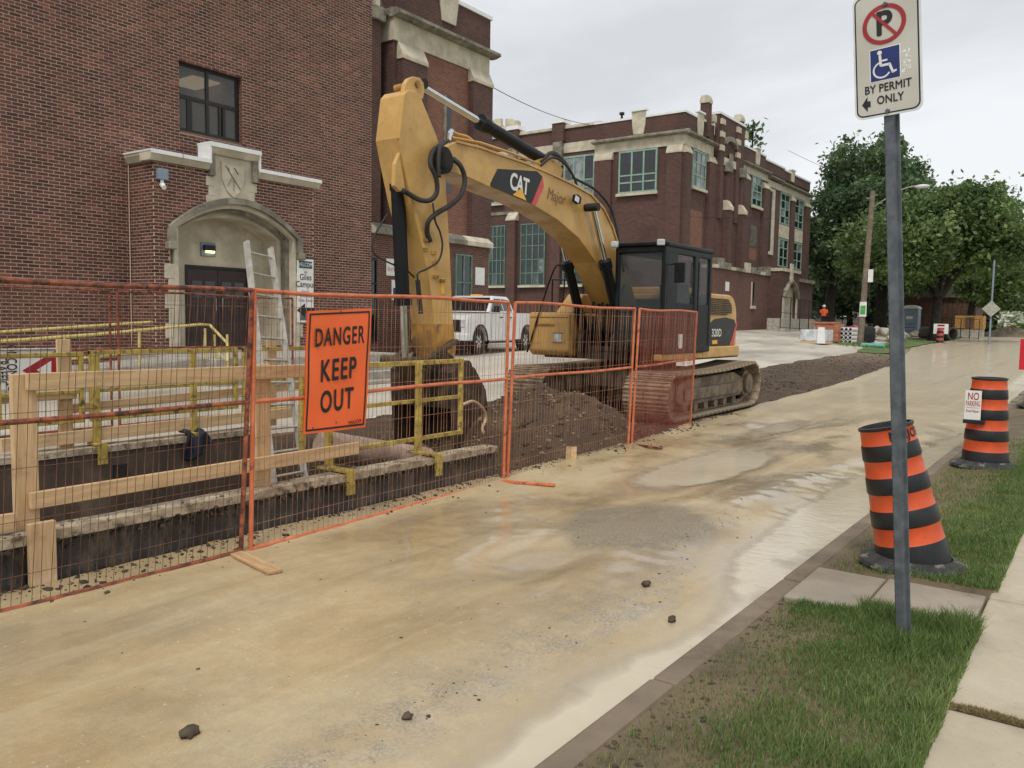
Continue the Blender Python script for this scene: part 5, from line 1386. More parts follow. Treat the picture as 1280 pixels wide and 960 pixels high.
MB().box(12.75, 13.0, 6.45, 6.7, 1.3, 1.95).box(13.1, 13.6, 6.62, 6.72, 1.3, 1.8).tube([(12.95, 6.15, 1.3), (12.8, 6.15, 1.95)], .02, 6).tube([(12.95, 6.4, 1.3), (12.8, 6.4, 1.95)], .02, 6).build('console', m['grime'], cabo)
for y in (CY0 + .06, CY1 - .02):
    MB().box(CX0 - .10, CX0 - .032, y - .06, y + .06, CZ1 - .06, CZ1 + .04).build('work_lamp', m['lamp_glass'], cabo, bevel=.015)
MB().tube(bez([(CX0 + .2, CY0 - .002, 2.6), (CX0 + .15, CY0 - .16, 2.6), (CX0 + .15, CY0 - .18, 2.5)], 4), .012, 6).box(CX0 + .12, CX0 + .16, CY0 - .28, CY0 - .1, 2.3, 2.62).build('mirror', m['black_paint'], cabo, bevel=.01)
MB().tube([(c2 + .06, CY0 - .04, 1.5), (c2 + .06, CY0 - .04, 2.7)], .013, 7).build('grab_rail', m['black_paint'], cabo)
MB().box(12.98, 13.12, CY0 - .002, CY0 + .011, 1.22, 1.46).build('white_plate', m['white_print'], cabo)
# boom -------------------------------------------------------
boom_px = [(552, 203), (556, 190), (563, 180), (571, 177), (600, 184), (625, 193), (655, 203), (682, 214), (714, 229), (739, 243), (755, 261), (766, 284), (773, 306)]
boom_lo = [(762, 366), (745, 328), (724, 298), (697, 275), (664, 255), (638, 244), (612, 234), (586, 222), (562, 215)]
pl = [bp(*q) for q in boom_px] + [V((13.35, B0, 2.35)), V((13.72, B0, 1.75)), V((13.72, B0, 1.45)), V((13.45, B0, 1.36)), V((13.2, B0, 1.55))] + [bp(*q) for q in boom_lo]
boom = MB().prism(pl, (0, B1 - B0, 0)).build('boom', m['cat_yellow'], EX, bevel=.012)
# weld flanges proud of the side plates along the top edge
fl = MB()
for a, b in zip(boom_px[3:-1], boom_px[4:]):
    fl.beam(bp(*a, B0 - .012), bp(*b, B0 - .012), .022, .03)
fl.build('weld_flange', m['cat_yellow'], boom)
for p_, r_ in (((556, 200), .17), ((722, 252), .0)):
    if r_: MB().cyl(bp(*p_, B0 - .05), bp(*p_, B0 - .05) + V((0, B1 - B0 + .1, 0)), r_, n=22).cyl(bp(*p_, B0 - .11), bp(*p_, B0 - .05), .10, n=18).build('arm_pivot', m['grime'], boom)
# black plate with the maker's mark
cat = MB().prism([bp(*q, B0 - .002) for q in ((613, 229), (622, 211), (671, 214), (678, 221), (664, 254.5), (613, 233))], (0, -.004, 0)).build('brand_plate', m['black_print'], boom)
MB().prism([bp(*q, B0 - .002) for q in ((664, 255), (670, 256.5), (679.5, 233), (678.6, 222))], (0, -.0042, 0)).build('red_stripe', m['red_decal'], boom)
d0, d1 = bp(636, 226), bp(664, 237.5)
words('CAT', .33, m['white_print'], bp(649.5, 231, B0 - .007), d1 - d0, (0.12, 0, 1), boom, bold=.030, sx=.76, space=.86, name='brand_lettering')
MB().prism([bp(*q, B0 - .010) for q in ((641, 243.5), (651.5, 235), (658, 251))], (0, -.002, 0)).build('logo_triangle', m['logo_yellow'], boom)
words('Major', .25, m['scrawl'], bp(695, 246, B0 - .004), bp(710, 252) - bp(682, 240), (0, 0, 1), boom, shear=.3, bold=.01, sx=.85)
lm = MB().box(-.07, .07, -.05, .05, -.06, .06).xf(Matrix.Translation(bp(721, 249, B0 - .10)) @ Matrix.Rotation(.3, 4, 'Y'))
lm.build('boom_lamp', m['black_paint'], boom, bevel=.02)
MB().box(-.052, .052, -.012, .0, -.045, .045).xf(Matrix.Translation(bp(721, 249, B0 - .155)) @ Matrix.Rotation(.3, 4, 'Y')).build('lamp_lens', m['lamp_glass'], boom)
MB().cyl(bp(721, 252, B0 - .05), bp(721, 252, B0), .03, n=8).build('lamp_bracket', m['grime'], boom)
def ram(name, p, q, r_b, r_r, split, par=EX):
    """hydraulic ram: chrome rod from p, black barrel to q"""
    p, q = V(p), V(q); s_ = p.lerp(q, split)
    o = MB().cyl(s_, q, r_b, n=18).cyl(s_ - (q - p).normalized() * .05, s_ + (q - p).normalized() * .09, r_b * 1.28, n=18).cyl(q - (q - p).normalized() * .08, q, r_b * 1.15, n=18).build(name, m['black_paint'], par, smooth=True)
    MB().cyl(p, s_, r_r, n=14).build('ram_rod', m['chrome'], o, smooth=True)
    sd = V((0, r_b * 1.25, 0)); MB().cyl(p - sd, p + sd, r_r * 1.45, n=14).build('ram_eye', m['grime'], o, smooth=True)
    return o
ram('boom_cylinder', bp(741, 259, 6.86), V((12.78, 6.86, 1.42)), .085, .045, .42)
ram('boom_cylinder', V((bp(741, 259, 6.86).x, 7.60, bp(741, 259, 6.86).z)), V((12.78, 7.60, 1.42)), .085, .045, .42)
px_ = bp(741, 259, 6.86)
MB().cyl((px_.x, 6.78, px_.z), (px_.x, 7.68, px_.z), .058, n=16).build('boom_pin', m['black_paint'], EX)
ram('arm_cylinder', onY(523, 106, 7.23), onY(686, 204, 7.23), .088, .046, .435)
MB().prism([onY(*q, 7.13) for q in ((672, 200), (690, 194), (704, 212), (700, 224), (672, 212))], (0, .05, 0)).prism([onY(*q, 7.29) for q in ((672, 200), (690, 194), (704, 212), (700, 224), (672, 212))], (0, .05, 0)).build('cylinder_bracket', m['cat_yellow'], boom)
hs = MB()
for k, (y, c) in enumerate(((7.05, 0), (7.12, 5), (7.34, 2), (7.40, 7))):
    hs.tube(bez([onY(676, 207 - c, y), onY(690, 197 - c, y), onY(704, 203 - c * .5, y), onY(716, 219, y), onY(722, 234, y)], 5), .020, 7)
hs.tube(bez([onY(716, 222, 7.2), onY(745, 238, 7.15), onY(764, 262, 7.1), onY(772, 292, 7.05), onY(775, 312, 7.0), onY(779, 340, 7.0)], 5), .022, 7)
hs.build('hose', m['hose'], EX, smooth='all')
pp = MB()
for y in (7.06, 7.40):
    pp.tube([onY(566, 176, y) + V((0, 0, .04)), onY(600, 183, y) + V((0, 0, .05)), onY(640, 196, y) + V((0, 0, .05)), onY(676, 210, y) + V((0, 0, .05))], .018, 7)
pp.tube(bez([onY(563, 164, 7.1), onY(572, 168, 7.1), onY(585, 172, 7.1), onY(597, 183, 7.1)], 4), .024, 7)
pp.build('boom_pipe', m['cat_yellow'], boom, smooth='all')
# stick ------------------------------------------------------
S0, S1 = 7.03, 7.43
st_px = [(519, 113), (526, 121), (546, 170), (556, 206), (560, 271), (562.5, 312), (565, 374), (569, 436), (563, 462), (549, 465), (546.5, 440), (540, 374), (534, 335), (525, 294), (515.5, 256), (505, 205), (499, 172), (505, 118), (510, 112)]
stick = MB().prism([onY(*q, S0) for q in st_px], (0, S1 - S0, 0)).build('stick', m['cat_yellow'], EX, bevel=.012)
low = MB()
lowpx = [(566.5, 405), (570, 437), (563.5, 463), (549, 466), (545.5, 438), (543, 405)]
low.prism([onY(*q, S0 - .004) for q in lowpx], (0, S1 - S0 + .008, 0)); low.build('worn_tip', m['dirty_yellow'], stick)
for y0 in (7.06, 7.33):
    MB().prism([onY(*q, y0) for q in ((504, 121), (507, 104), (511, 98), (517, 95.5), (525, 97), (530, 104), (531, 113), (529, 124))], (0, .07, 0)).build('arm_ear', m['cat_yellow'], stick, bevel=.01)
    MB().prism([onY(*q, y0) for q in ((500, 190), (505, 222), (507, 236), (500, 240), (493, 232), (494, 205))], (0, .06, 0)).build('bucket_ram_ear', m['cat_yellow'], stick, bevel=.01)
MB().cyl(onY(523, 105, 7.04), onY(523, 105, 7.04) + V((0, .38, 0)), .045, n=14).build('pin', m['dirty_yellow'], stick)
for (px, py) in ((532, 300), (531, 312), (541, 316), (543, 328), (544, 346), (552, 351)):
    p = onY(px, py, S0); MB().box(p.x - .04, p.x + .04, S0 - .03, S0 - .001, p.z - .02, p.z + .02).build('hose_clamp', m['dirty_yellow'], stick)
MB().box(bp(555, 358).x - .03, bp(555, 358).x + .04, S0 - .006, S0 - .001, bp(557, 362).z - .06, bp(557, 354).z + .06).build('warning_sticker', m['logo_yellow'], stick)
ram('bucket_cylinder', onY(507, 452, 7.23), onY(497, 230, 7.23), .088, .046, .345)
# hoses at the elbow
hs = MB()
def hz(pts, y, r_): hs.tube(bez([onY(p[0], p[1], y + (p[2] if len(p) > 2 else 0)) for p in pts], 6), r_, 8)
hz([(556, 178), (542, 188, -.05), (538, 205, -.1), (545, 222, -.12), (546, 240, -.12), (538, 250, -.1), (525, 250, -.05), (512, 243), (504, 238)], 7.0, .032)
hz([(566, 198), (576, 208, -.1), (581, 225, -.12), (576, 244, -.12), (562, 257, -.1), (547, 266, -.08), (536, 276, -.05), (534, 290), (538, 302)], 7.0, .032)
hz([(560, 176), (550, 184, -.1), (548, 205, -.14), (549, 222, -.14)], 6.98, .026)
hz([(541, 254), (544, 276, -.06), (550, 290, -.08), (553, 308, -.08), (548, 326, -.06), (534, 336), (523, 341), (522, 350)], 7.0, .013)
hz([(484, 268), (474, 284), (466, 300), (466, 314), (474, 322), (490, 330), (506, 336), (516, 345), (522, 352)], 7.28, .011)
hs.build('elbow_hose', m['hose'], EX, smooth='all')
MB().cyl(onY(522, 350, 7.0), onY(526, 392, 7.02), .032, n=8).build('hose_sleeve', m['hose'], EX)
MB().tube(bez([onY(561, 176, 7.1), onY(562, 168, 7.1), onY(565, 164, 7.1)], 3), .04, 8).build('grease_fitting', m['chrome'], EX)
# bucket and linkage -----------------------------------------
pv = onY(556, 455, 7.2); rp = onY(507, 452, 7.23)
for y in (6.92, 7.48):
    MB().beam((rp.x, y, rp.z), (pv.x - .12, y, pv.z + .32), .06, .11, (0, 1, 0)).build('link_bar', m['bucket_steel'], EX, bevel=.01)
MB().beam((rp.x, 7.23, rp.z), (8.0, 7.23, .62), .30, .14, (1, 0, 0)).build('link_bar', m['bucket_steel'], EX, bevel=.02)
MB().cyl((rp.x, 6.82, rp.z), (rp.x, 7.62, rp.z), .07, n=14).build('link_pin', m['bucket_steel'], EX, smooth=True)
MB().cyl((pv.x, 6.8, pv.z - .02), (pv.x, 7.66, pv.z - .02), .085, n=14).build('bucket_pin', m['bucket_steel'], EX, smooth=True)
prof = [(8.02, .52), (8.0, .98), (8.22, 1.12), (8.48, 1.02), (8.72, .72), (8.80, .30), (8.68, -.08), (8.42, -.34), (8.10, -.52)]
by0, by1 = 6.72, 7.72
sh = MB(); n = len(prof); tck = .035
for i in range(n - 1):
    a, b = V((prof[i][0], by0, prof[i][1])), V((prof[i + 1][0], by0, prof[i + 1][1]))
    nrm = V(((b - a).z, 0, -(b - a).x)).normalized() * tck
    sh.prism([a, b, b + nrm, a + nrm], (0, by1 - by0, 0))
bkt = sh.build('bucket', m['bucket_steel'], EX)
for y in (by0 - .03, by1):
    MB().prism([V((x, y, z)) for x, z in prof], (0, .03, 0)).build('side_plate', m['bucket_steel'], bkt, bevel=.006)
for k in range(5):
    y = by0 + .06 + k * .2
    MB().add([V((8.16, y, -.47)), V((8.16, y + .11, -.47)), V((8.05, y + .11, -.54)), V((8.05, y, -.54)), V((7.92, y + .03, -.66)), V((7.92, y + .08, -.66)), V((7.90, y + .08, -.68)), V((7.90, y + .03, -.68))],
             [(0, 1, 2, 3), (4, 7, 6, 5), (0, 4, 5, 1), (1, 5, 6, 2), (2, 6, 7, 3), (3, 7, 4, 0)]).build('tooth', m['bucket_steel'], bkt)
for y in (7.02, 7.38):
    MB().prism([V((x, y, z)) for x, z in ((7.9, .55), (7.95, 1.05), (8.2, 1.3), (8.45, 1.15), (8.5, 1.0), (8.1, .6))], (0, .05, 0)).build('bucket_ear', m['bucket_steel'], bkt, bevel=.01)
# ---------------------------------------------------------------- temporary fence panels
def fence_panel(a, b, label, rust=False, net=False, tilt=0.0, z=0.0, wires=True, shear=0.0, ht=1.83):
    a, b = V((a[0], a[1], z)), V((b[0], b[1], z)); d = b - a; W = d.length
    fm, wm = (m['fence_rust'], m['wire_rust']) if rust else (m['fence_orange'], m['wire'])
    t = thing('wire_fence', label, 'fence', a, math.atan2(d.y, d.x), 'temporary wire fences', world=False)
    t.rotation_euler = (tilt, 0, math.atan2(d.y, d.x))
    r_ = 0.0165
    for x in (0.02, W - 0.02): MB().tube([(x, 0, 0.0), (x + shear * ht * .5, 0, ht * .5), (x + shear * ht, 0, ht)], r_, 8).build('post', fm, t, smooth=True)
    wob = lambda x: .012 * math.sin(x * 2.3 + a.x)
    xs = [0.02 + (W - .04) * i / 6 for i in range(7)]
    for z0, nm, am in ((ht - .005, 'top_rail', 1.0), (0.055, 'bottom_rail', .3), (1.07, 'mid_rail', .6)):
        MB().tube([(x + shear * z0, 0, z0 + (wob(x) * am if 0 < i < 6 else 0)) for i, x in enumerate(xs)], .0155, 8).build(nm, fm, t, smooth=True)
    n = int(W / .052)
    w0 = h0 = None
    for i in range(1, n):
        x = 0.02 + (W - .04) * i / n
        if w0 is None: w0 = MB().tube([(0, 0, 0.06), (0.004, .002, .6), (-.003, 0, 1.2), (0, 0, ht - .01)], .0019, 5).build('vertical_wire', wm, t); o = w0
        else: o = inst(w0, t)
        o.location = (x + rnd.uniform(-.004, .004), 0.0, 0); o.rotation_euler = (rnd.uniform(-.003, .003), math.atan(shear) + rnd.uniform(-.004, .004), rnd.uniform(-.3, .3))
    for k in range(6):
        zz = .22 + k * .30
        if h0 is None: h0 = MB().tube([(.02, -.003, 0), (W * .3, -.003, .006), (W * .65, -.003, -.004), (W - .02, -.003, 0)], .0019, 5).build('horizontal_wire', wm, t); o = h0
        else: o = inst(h0, t)
        o.location = (shear * zz, 0, zz + rnd.uniform(-.01, .01))
    if net:
        g = MB(); nx, nz = 24, 14
        vs = [(0.03 + (W - .06) * i / nx + shear * (.07 + (ht - .09) * j / nz), -.022 + .018 * math.sin(i * 1.1 + j * .6) * math.sin(j * .9), .07 + (ht - .09) * j / nz) for i in range(nx + 1) for j in range(nz + 1)]
        g.add(vs, [(i * (nz + 1) + j, (i + 1) * (nz + 1) + j, (i + 1) * (nz + 1) + j + 1, i * (nz + 1) + j + 1) for i in range(nx) for j in range(nz)])
        g.build('netting', m['netting'], t, smooth='all')
    return t
FP = []
FP.append(fence_panel((0.55, 4.74), (3.44, 4.71), 'rust brown wire fence panel nearest the viewer, in front of the timber rail', rust=True, shear=.062))
FP.append(fence_panel((3.475, 4.70), (6.605, 4.82), 'orange wire fence panel that carries the danger sign', tilt=-.004, shear=.032))
FP.append(fence_panel((6.645, 4.83), (9.52, 4.965), 'orange wire fence panel in front of the earth heap', shear=.055))
FP.append(fence_panel((9.59, 4.97), (12.40, 5.37), 'orange fence panel covered with red netting in front of the digger track', net=True, shear=.10))
FP.append(fence_panel((2.85, 10.6), (5.75, 10.6), 'rusty fence panel beyond the pit, left of the two behind the timber rail', rust=True, z=gz(4, 10.6)))
FP.append(fence_panel((5.82, 10.6), (8.75, 10.62), 'rusty fence panel beyond the pit in front of the porch ramp', rust=True, z=gz(7, 10.6)))
FP.append(fence_panel((-0.15, 10.6), (2.78, 10.6), 'rusty fence panel beyond the pit at the left edge of the view', rust=True, z=gz(1, 10.6)))
# feet
def foot(panel, c, ang, ln, wd, mat):
    o = MB().box(-ln / 2, ln / 2, -wd / 2, wd / 2, 0.0, .022).build('foot', mat, panel, bevel=.004, off=(0, 0, 0))
    zz = float(road_h(np.array(c[0]), np.array(min(c[1], 4.8))))
    Mw = Matrix.Translation((c[0], c[1], zz)) @ Matrix.Rotation(ang, 4, 'Z')
    Mp = Matrix.Translation(panel.location) @ panel.rotation_euler.to_matrix().to_4x4()
    o.matrix_local = Mp.inverted() @ Mw
_a, _b = onZ(264, 682, .02), onZ(344, 721, .02)
foot(FP[0], ((_a.x + _b.x) / 2, (_a.y + _b.y) / 2), math.atan2((_b - _a).y, (_b - _a).x), (_b - _a).length, 0.10, m['weathered_plank'])
foot(FP[1], (6.56, 4.66), rad(-70), 0.80, 0.055, m['fence_orange'])
foot(FP[2], (9.6, 4.85), rad(-100), 0.7, 0.05, m['fence_rust'])
# danger sign tied to the second panel
DS = thing('danger_sign', 'orange DANGER KEEP OUT sign hung on the wire fence', 'sign', (4.33, 4.64, 0.8))
c = [onY(384.5, 389, 4.655), onY(464.5, 385.5, 4.655), onY(457, 534, 4.645), onY(379, 543, 4.645)]
N = 10
def sgn(u, v, lift=0.0):
    p = (c[0] * (1 - u) + c[1] * u) * (1 - v) + (c[3] * (1 - u) + c[2] * u) * v
    p.y += .010 * math.sin(u * 5.0 + v * 3) * math.sin(v * 7) * .6 - lift
    return p
g = MB()
vs = [sgn(i / N, j / N) for i in range(N + 1) for j in range(N + 1)]; vb = [p + V((0, .006, 0)) for p in vs]
K = N + 1
g.add(vs + vb, [(i * K + j, i * K + j + 1, (i + 1) * K + j + 1, (i + 1) * K + j) for i in range(N) for j in range(N)] + [(K * K + i * K + j, K * K + (i + 1) * K + j, K * K + (i + 1) * K + j + 1, K * K + i * K + j + 1) for i in range(N) for j in range(N)])
g.build('board', m['danger_orange'], DS, smooth='all')
bd = MB(); e0, e1_ = .022, .045
def strip2(u0, v0, u1, v1, k=12):
    for i in range(k):
        t0, t1 = i / k, (i + 1) / k
        if u1 - u0 > v1 - v0: q = [(u0 + (u1 - u0) * t0, v0), (u0 + (u1 - u0) * t1, v0), (u0 + (u1 - u0) * t1, v1), (u0 + (u1 - u0) * t0, v1)]
        else: q = [(u0, v0 + (v1 - v0) * t0), (u1, v0 + (v1 - v0) * t0), (u1, v0 + (v1 - v0) * t1), (u0, v0 + (v1 - v0) * t1)]
        bd.quad(*[sgn(u, v, .003) for u, v in q])
ex, ey = .030, .020
strip2(ex, ey, 1 - ex, ey + .015); strip2(ex, 1 - ey - .015, 1 - ex, 1 - ey)
strip2(ex, ey + .015, ex + .022, 1 - ey - .015); strip2(1 - ex - .022, ey + .015, 1 - ex, 1 - ey - .015)
bd.build('border', m['black_print'], DS, fixn=False)
def sign_words(txt, u, v, size, sx, bold):
    o = words(txt, size, m['black_print'], sgn(u, v, .006), c[1] - c[0], c[0] - c[3], DS, sx=sx, bold=bold, space=1.12)
    return o
sign_words('DANGER', .50, .225, .185, .60, .022)
sign_words('KEEP', .50, .50, .225, .66, .022)
sign_words('OUT', .50, .755, .225, .64, .022)
sign_words('MAJOR', .81, .945, .040, 1.0, .008)
for u, v in ((.5, .012), (.14, .955), (.5, .93)):
    MB().cyl(sgn(u, v, .004), sgn(u, v, -.002), .007, n=8).build('bolt', m['galv'], DS)
# ---------------------------------------------------------------- concrete chamber sunk in the road
ch = thing('concrete_chamber', 'open concrete chamber with black coated outer wall sunk in the ground behind the fence', 'chamber', (2, 6.6, -1.6))
wz = .36
k = NT('black_coating'); v = k.pos()
stx = k.n('ShaderNodeMapping'); stx.inputs['Scale'].default_value = (3, 1, .6); k.l(v, stx.inputs[0])
colr = k.ramp(k.noise(stx.outputs[0], 4, 6, .7), [(.32, lin((24, 20, 17))), (.50, lin((50, 41, 33))), (.66, lin((98, 82, 64)))])
k.set(colr, k.maprange(k.noise(v, 6, 5), .4, .65, .25, .8)); k.bump(k.noise(v, 22, 6, .7), .5, .02)
m['black_coating'] = k.m
k = NT('wet_concrete'); v = k.pos()
stx = k.n('ShaderNodeMapping'); stx.inputs['Scale'].default_value = (1.2, 1, .5); k.l(v, stx.inputs[0])
k.set(k.ramp(k.noise(stx.outputs[0], 2.2, 7, .7), [(.32, lin((62, 50, 42))), (.6, lin((94, 78, 64))), (.8, lin((130, 114, 98)))]), .6); k.bump(k.noise(v, 30, 5), .3, .01)
m['wet_concrete'] = k.m
m['chamber_top'] = M('chamber_top', (196, 180, 154), .9, c2=(150, 134, 112), scale=7, rust=(100, 86, 70), rust_amt=.46, rscale=11, bump=.8, bscale=45, bdist=.015)
def rough_top(x0, x1, y0, y1, z0, z1, mat, name, seed):
    nx = max(4, int((x1 - x0) / .06)); g = MB(); ny = 5
    for j, y in enumerate(np.linspace(y0, y1, ny)):
        for i in range(nx + 1):
            x = x0 + (x1 - x0) * i / nx
            e = .004 * float(fbm(np.array(x), np.array(y), 4.5, seed, 4)) + .003 * float(fbm(np.array(x), np.array(y), 19, seed, 2))
            dy = (.006 * float(fbm(np.array(x), np.array(y * 0), 6, seed + 1, 3)) if j in (0, ny - 1) else 0)
            g.v.append((x, y + dy, z1 + e))
    for j in range(ny - 1):
        for i in range(nx):
            q = j * (nx + 1) + i; g.f.append((q, q + 1, q + nx + 2, q + nx + 1)); g.mi.append(0)
    o = len(g.v); g.v += [(p[0], p[1], z0) for p in g.v[:nx + 1]] + [(p[0], p[1], z0) for p in g.v[(ny - 1) * (nx + 1):ny * (nx + 1)]]
    for i in range(nx):
        g.f.append((i + 1, i, o + i, o + i + 1)); g.mi.append(0)
        q = (ny - 1) * (nx + 1) + i; g.f.append((q, q + 1, o + nx + 2 + i, o + nx + 1 + i)); g.mi.append(0)
    return g.build(name, mat, ch, fixn=False)
MB().box(-3.2, 6.76, 5.06, 5.10, -1.6, wz - .045).box(6.721, 6.762, 5.101, 5.29, -1.6, wz - .05).build('outer_face', m['black_coating'], ch)
MB().box(-3.2, 6.72, 5.10, 5.28, -1.6, wz - .03).build('wall', m['wet_concrete'], ch)
rough_top(-3.2, 6.775, 5.035, 5.225, wz - .06, wz, m['chamber_top'], 'wall_top', 3)
MB().box(-3.2, 6.0, 7.92, 8.16, -1.6, wz - .03).build('wall', m['wet_concrete'], ch)
rough_top(-3.2, 6.05, 7.895, 8.13, wz - .06, wz, m['chamber_top'], 'wall_top', 9)
MB().box(-3.2, 5.7, 5.28, 7.92, -1.6, -1.45).build('chamber_floor', m['wet_concrete'], ch)
MB().box(5.62, 5.9, 5.28, 7.92, -1.6, -.30).build('end_wall', m['wet_concrete'], ch)
MB().box(4.28, 4.42, 7.90, 7.919, .02, .16).build('wall_bracket', m['grime'], ch)
_r = np.random.RandomState(77); _n = 900
_x = _r.uniform(-1, 6.75, _n); _o = scatter('broken_edge', np.stack([_x, 5.045 + _r.normal(0, .012, _n), wz - .05 - np.abs(_r.normal(0, .035, _n))], -1) - np.array(ch.location), 0.006 + 0.022 * _r.rand(_n) ** 3, m['clod'], 21)
_o.parent = ch
_n = 220; _x = _r.uniform(-1, 6.75, _n); _o = scatter('edge_rubble', np.stack([_x, 5.12 + _r.normal(0, .05, _n), wz + .004 + 0 * _x], -1) - np.array(ch.location), 0.003 + 0.012 * _r.rand(_n) ** 3, m['gravel'], 22)
_o.parent = ch
# pipe lying in the trench mouth
pc_ = tag(MB().tube([onY(404, 557, 6.1), onY(440, 563, 6.1), onY(532, 576, 6.1)], [.15, .15, .15], 20).build('concrete_pipe', m['terracotta_pipe'] if 'terracotta_pipe' in m else M('pink_concrete', (176, 150, 132), .8, c2=(140, 118, 102), scale=6, bump=.3), None, smooth=True),
          'short pinkish concrete pipe lying in the trench behind the chamber wall', 'pipe')
# gravel lip at the trench mouth
tag(MB().tube(bez([onY(578, 506, 6.5), onY(592, 502, 6.5), onY(604, 512, 6.5), onY(607, 524, 6.5), onY(603, 536, 6.45), onY(608, 548, 6.4)], 5), .022, 7).build('rope', m['netting_rope'], None, smooth='all'), 'pale rope looped over the earth beside the digger bucket', 'rope')
# ---------------------------------------------------------------- timber guard rails
def lumber_beam(par, p, q, w_, h_, name, up=(0, 0, 1)):
    p, q = V(p), V(q); d = q - p; L_ = d.length
    o = MB().box(0, L_, -w_ / 2, w_ / 2, -h_ / 2, h_ / 2).build(name, m['lumber'], par, bevel=.004, off=(0, 0, 0))
    x = d.normalized(); z = V(up); y = z.cross(x).normalized(); z = x.cross(y)
    M4 = Matrix(((x.x, y.x, z.x, p.x), (x.y, y.y, z.y, p.y), (x.z, y.z, z.z, p.z), (0, 0, 0, 1)))
    if root_of(par).get('_world'): M4.translation = M4.translation - V(root_of(par).location)
    o.matrix_local = M4
    return o
tg = thing('timber_guard', 'new timber guard rail of two planks along the near wall of the pit', 'guard rail', (3, 5.2, wz))
for x in (2.27, 3.97): lumber_beam(tg, (x, 5.19, wz - .06), (x, 5.19, 1.29), .135, .045, 'post', (0, 1, 0))
lumber_beam(tg, (2.27, 5.008, -.06), (2.27, 5.008, .43), .15, .04, 'cleat', (0, 1, 0))
lumber_beam(tg, (2.27, 5.142, 1.245), (4.60, 5.142, 1.225), .040, .100, 'plank')
lumber_beam(tg, (2.27, 5.142, .535), (4.92, 5.142, .545), .040, .100, 'plank')
lumber_beam(tg, (1.2, 5.14, .46), (2.18, 5.142, .43), .040, .100, 'plank')
tf_ = thing('timber_guard', 'timber guard rail standing on the far wall of the pit', 'guard rail', (4, 8.1, wz))
for x in (3.93, 6.35): lumber_beam(tf_, (x, 8.12, wz - .02), (x, 8.12, 1.40), .13, .04, 'post', (0, 1, 0))
lumber_beam(tf_, (2.2, 8.08, .86), (4.02, 8.08, .875), .038, .09, 'plank')
lumber_beam(tf_, (2.2, 8.08, 1.25), (3.1, 8.08, 1.26), .038, .12, 'plank')
lumber_beam(tf_, (3.3, 8.0, .46), (6.9, 8.0, .50), .04, .12, 'plank')
lumber_beam(tf_, (3.9, 8.17, .72), (6.9, 8.17, .80), .038, .09, 'plank')
st_ = tag(MB().box(-.02, .02, -.06, .06, -.1, .16).build('stake', m['lumber'], None), 'short wooden stake stuck in the edge of the earth heap by the fence', 'stake')
st_.location = onZ(714, 576, 0.06); st_.rotation_euler = (0, .05, .5)
# yellow tubular guard frames on the walls
def guard_rail(label, y, x0, x1, zt, zm, zb, posts, pz0, jy=None):
    t = thing('guard_rail', label, 'guard rail', (x0, y, wz), group='yellow guard frames around the pit')
    fr = MB()
    fr.box(x0, x1, y - .02, y + .02, zt - .025, zt + .02); fr.build('top_rail', m['rail_yellow'], t, bevel=.004)
    MB().box(x0 + .04, x1 - .04, y - .016, y + .016, zm - .018, zm + .018).build('mid_rail', m['rail_yellow'], t, bevel=.004)
    MB().box(x0 + .04, x1 - .04, y - .018, y + .018, zb - .02, zb + .02).build('bottom_rail', m['rail_yellow'], t, bevel=.004)
    for x in (x0, x1 - .04): MB().box(x, x + .04, y - .022, y + .022, zb - .021, zt + .021).build('end_post', m['rail_yellow'], t, bevel=.004)
    for x in posts:
        p = MB().box(x - .033, x + .033, y - .06, y - .023, pz0, zt + .01).build('clamp_post', m['rail_yellow'], t, bevel=.004)
        MB().box(x - .05, x + .05, min(jy, y) - .005, y + .06, wz + .012, wz + .035).build('clamp', m['rail_yellow'], p, bevel=.004)
        MB().box(x - .045, x + .045, jy - .02, jy, wz - .17, wz + .034).build('clamp_jaw', m['rail_yellow'], p)
    return t
guard_rail('square ended yellow guard frame on the near wall, before the digger bucket', 5.32, 4.45, 6.53, 1.235, .87, .505, (4.72, 5.83), wz, 5.03)
guard_rail('short yellow guard frame on the far wall at the left behind the timber post', 8.02, 3.28, 4.06, 1.26, .9, .62, (), wz)
guard_rail('long yellow guard frame on the far wall of the pit before the porch', 8.02, 4.12, 5.80, 1.275, .9, .62, (4.16, 5.22), wz, 7.89)
guard_rail('yellow guard frame on the far wall behind the ladder', 8.02, 5.88, 6.9, 1.27, .9, .55, (), wz)
# aluminium ladder
ld = thing('ladder', 'long aluminium ladder standing in the pit and rising past the fence', 'ladder', onY(360, 612, 6.9))
a0, a1 = onY(343, 612, 6.75), onY(308, 302, 7.85); b0_, b1_ = onY(382, 604, 6.85), onY(338, 310, 7.95)
MB().beam(a0, a1, .030, .075, (0, 1, 0)).build('stile', m['aluminium'], ld); MB().beam(b0_, b1_, .030, .075, (0, 1, 0)).build('stile', m['aluminium'], ld)
for k in range(11):
    t = (k + .5) / 11
    MB().tube([a0.lerp(a1, t), b0_.lerp(b1_, t)], .016, 7).build('rung', m['aluminium'], ld)
